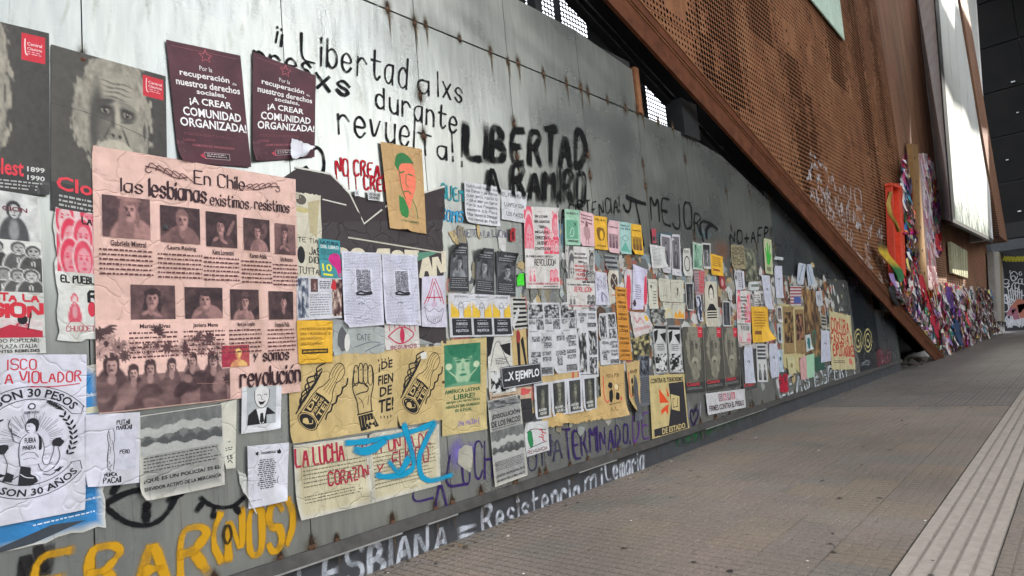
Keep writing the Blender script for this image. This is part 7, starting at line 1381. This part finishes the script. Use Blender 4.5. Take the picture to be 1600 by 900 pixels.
for k in range(1900):
    q = rg.random()
    if q < .16:
        t_ = rg.random(); px, py = 1412+t_*16+rg.uniform(-6, 8)*min(1, t_*2+.3), 238+t_*215
    elif q < .24:
        t_ = rg.random(); px, py = 1448+t_*14+rg.uniform(-3, 8), 245+t_*130
    elif q < .30: px, py = rg.uniform(1395, 1412), rg.uniform(425, 470)
    else:
        px = rg.uniform(1395, 1566); top = 425+(px-1400)*.18 if px > 1470 else (470-(px-1395)*.6 if px < 1430 else 440); bot = base_y(px)-6 if px > 1462 else 470+(px-1395)*1.12
        if bot-top < 6: continue
        py = rg.uniform(top, bot-6)
    far_ = px > 1515; pal = [(190, 186, 180), (170, 166, 164), (150, 110, 110), (130, 126, 130), (206, 200, 196), (110, 84, 76)] if far_ and rg.random() < .75 else PAL
    rib(px, py, rg.uniform(.25, .85), rg.uniform(.07, .24), rg.choice(pal), -.16-rg.random()*.22)
tag(rb.build('cloth_ribbons', PAPER), 'mass of coloured cloth ribbons tied to the rusty facade above the pavement', 'ribbons', None, 'stuff')

# ------------------------------------------------------------------ painted wall across the far end
def wx(px, py, X):
    r = np.array([px-CX, py-CY, FPX]); d = np.array([r@AX, r@AY, r@AZ]); t_ = X/d[0]; return d[1]*t_-CAM_D, d[2]*t_+CAM_H
MX = 50.0
mw = empty('mural_wall', (MX, -.2, 0)); tag(mw, 'black wall with white outlined graffiti closing the street at right', 'wall')
m = MB(); m.box(0, -11, 0, .3, .1, 4.9); m.build('wall_face', flat('black_mural', (.014, .014, .018), .6, 0, 2, .4), mw)
m = MB(); m.box(-.1, -11, 4.95, .5, .1, 5.6); m.build('fascia', flat('grey_fascia', (.07, .08, .09), .5), mw)
m = MB(); m.box(-.2, -11, 5.65, .6, .1, 6.6); m.build('upper_band', DARK, mw)
m = MB(); kk = 0
def ml(pts, w, col):
    global kk
    P = smooth_line([wx(*p, MX) for p in pts], 1); R_ = ribbon(P, w); n = len(R_); v = R_.reshape(-1, 2); kk += 1
    m.add(np.stack([np.full(len(v), -.01-.0006*kk), v[:, 0]+.2, v[:, 1]], -1), [[2*i, 2*i+1, 2*i+3, 2*i+2] for i in range(n-1)], lin(col))
rg = random.Random(4)
for k in range(7): ml([(1568+k*5, 407+rg.uniform(-1, 1)), (1571+k*5, 399+rg.uniform(-1, 2)), (1572+k*5, 411), (1574+k*5, 402)], .09, (176, 170, 50))
for k in range(26):
    cx_, cy_ = rg.uniform(1570, 1600), rg.uniform(424, 505); a = rg.uniform(2, 6)
    ml([(cx_+a*math.cos(q), cy_+a*1.3*math.sin(q)) for q in np.linspace(0, rg.uniform(3.5, 6.3), 9)],   .05, (206, 206, 210))
for k in range(8): ml([(1572+k*3.5, 455+rg.uniform(-6, 6)), (1576+k*3, 480), (1580+k*2.6, 500)],   .05, (206, 206, 210))
for k in range(14): ml([(1573+k*2, 512-rg.uniform(0, 4)), (1574+k*2, 500-rg.uniform(0, 8))], .05, (200, 200, 204))
ml([(1590, 480), (1598, 470), (1602, 490)], .6, (176, 110, 90)); ml([(1578, 490), (1584, 480), (1588, 496)], .3, (150, 96, 110))
tag(m.build('mural_drawing', INK, mw), kind='stuff')

# dust, chips and dry leaves gathered along the foot of the wall
db = MB(); rg = random.Random(33)
for k in range(900):
    x = 2.0+rg.random()**1.3*18; y = -.03-abs(rg.gauss(0, .10)) if k % 4 else -rg.uniform(.1, 2.9); s_ = rg.uniform(.003, .014) if k % 9 else rg.uniform(.015, .03); a = rg.uniform(0, 6); n = rg.choice([4, 5, 6])
    h_ = s_*rg.uniform(.15, .6); c = lin(rg.choice([(60, 54, 46), (96, 84, 66), (120, 110, 92), (200, 196, 186), (74, 62, 46), (140, 120, 90), (50, 48, 46)]))
    v = [(x+s_*math.cos(a+6.283*i/n)*rg.uniform(.6, 1.2), y+s_*math.sin(a+6.283*i/n)*rg.uniform(.5, 1.1), .0025) for i in range(n)]+[(x, y, .0025+h_)]
    db.add(v, [[i, (i+1) % n, n] for i in range(n)], c)
tag(db.build('ground_debris', PAPER), 'dust, chips and dry leaf bits gathered along the foot of the wall', 'debris', None, 'stuff')
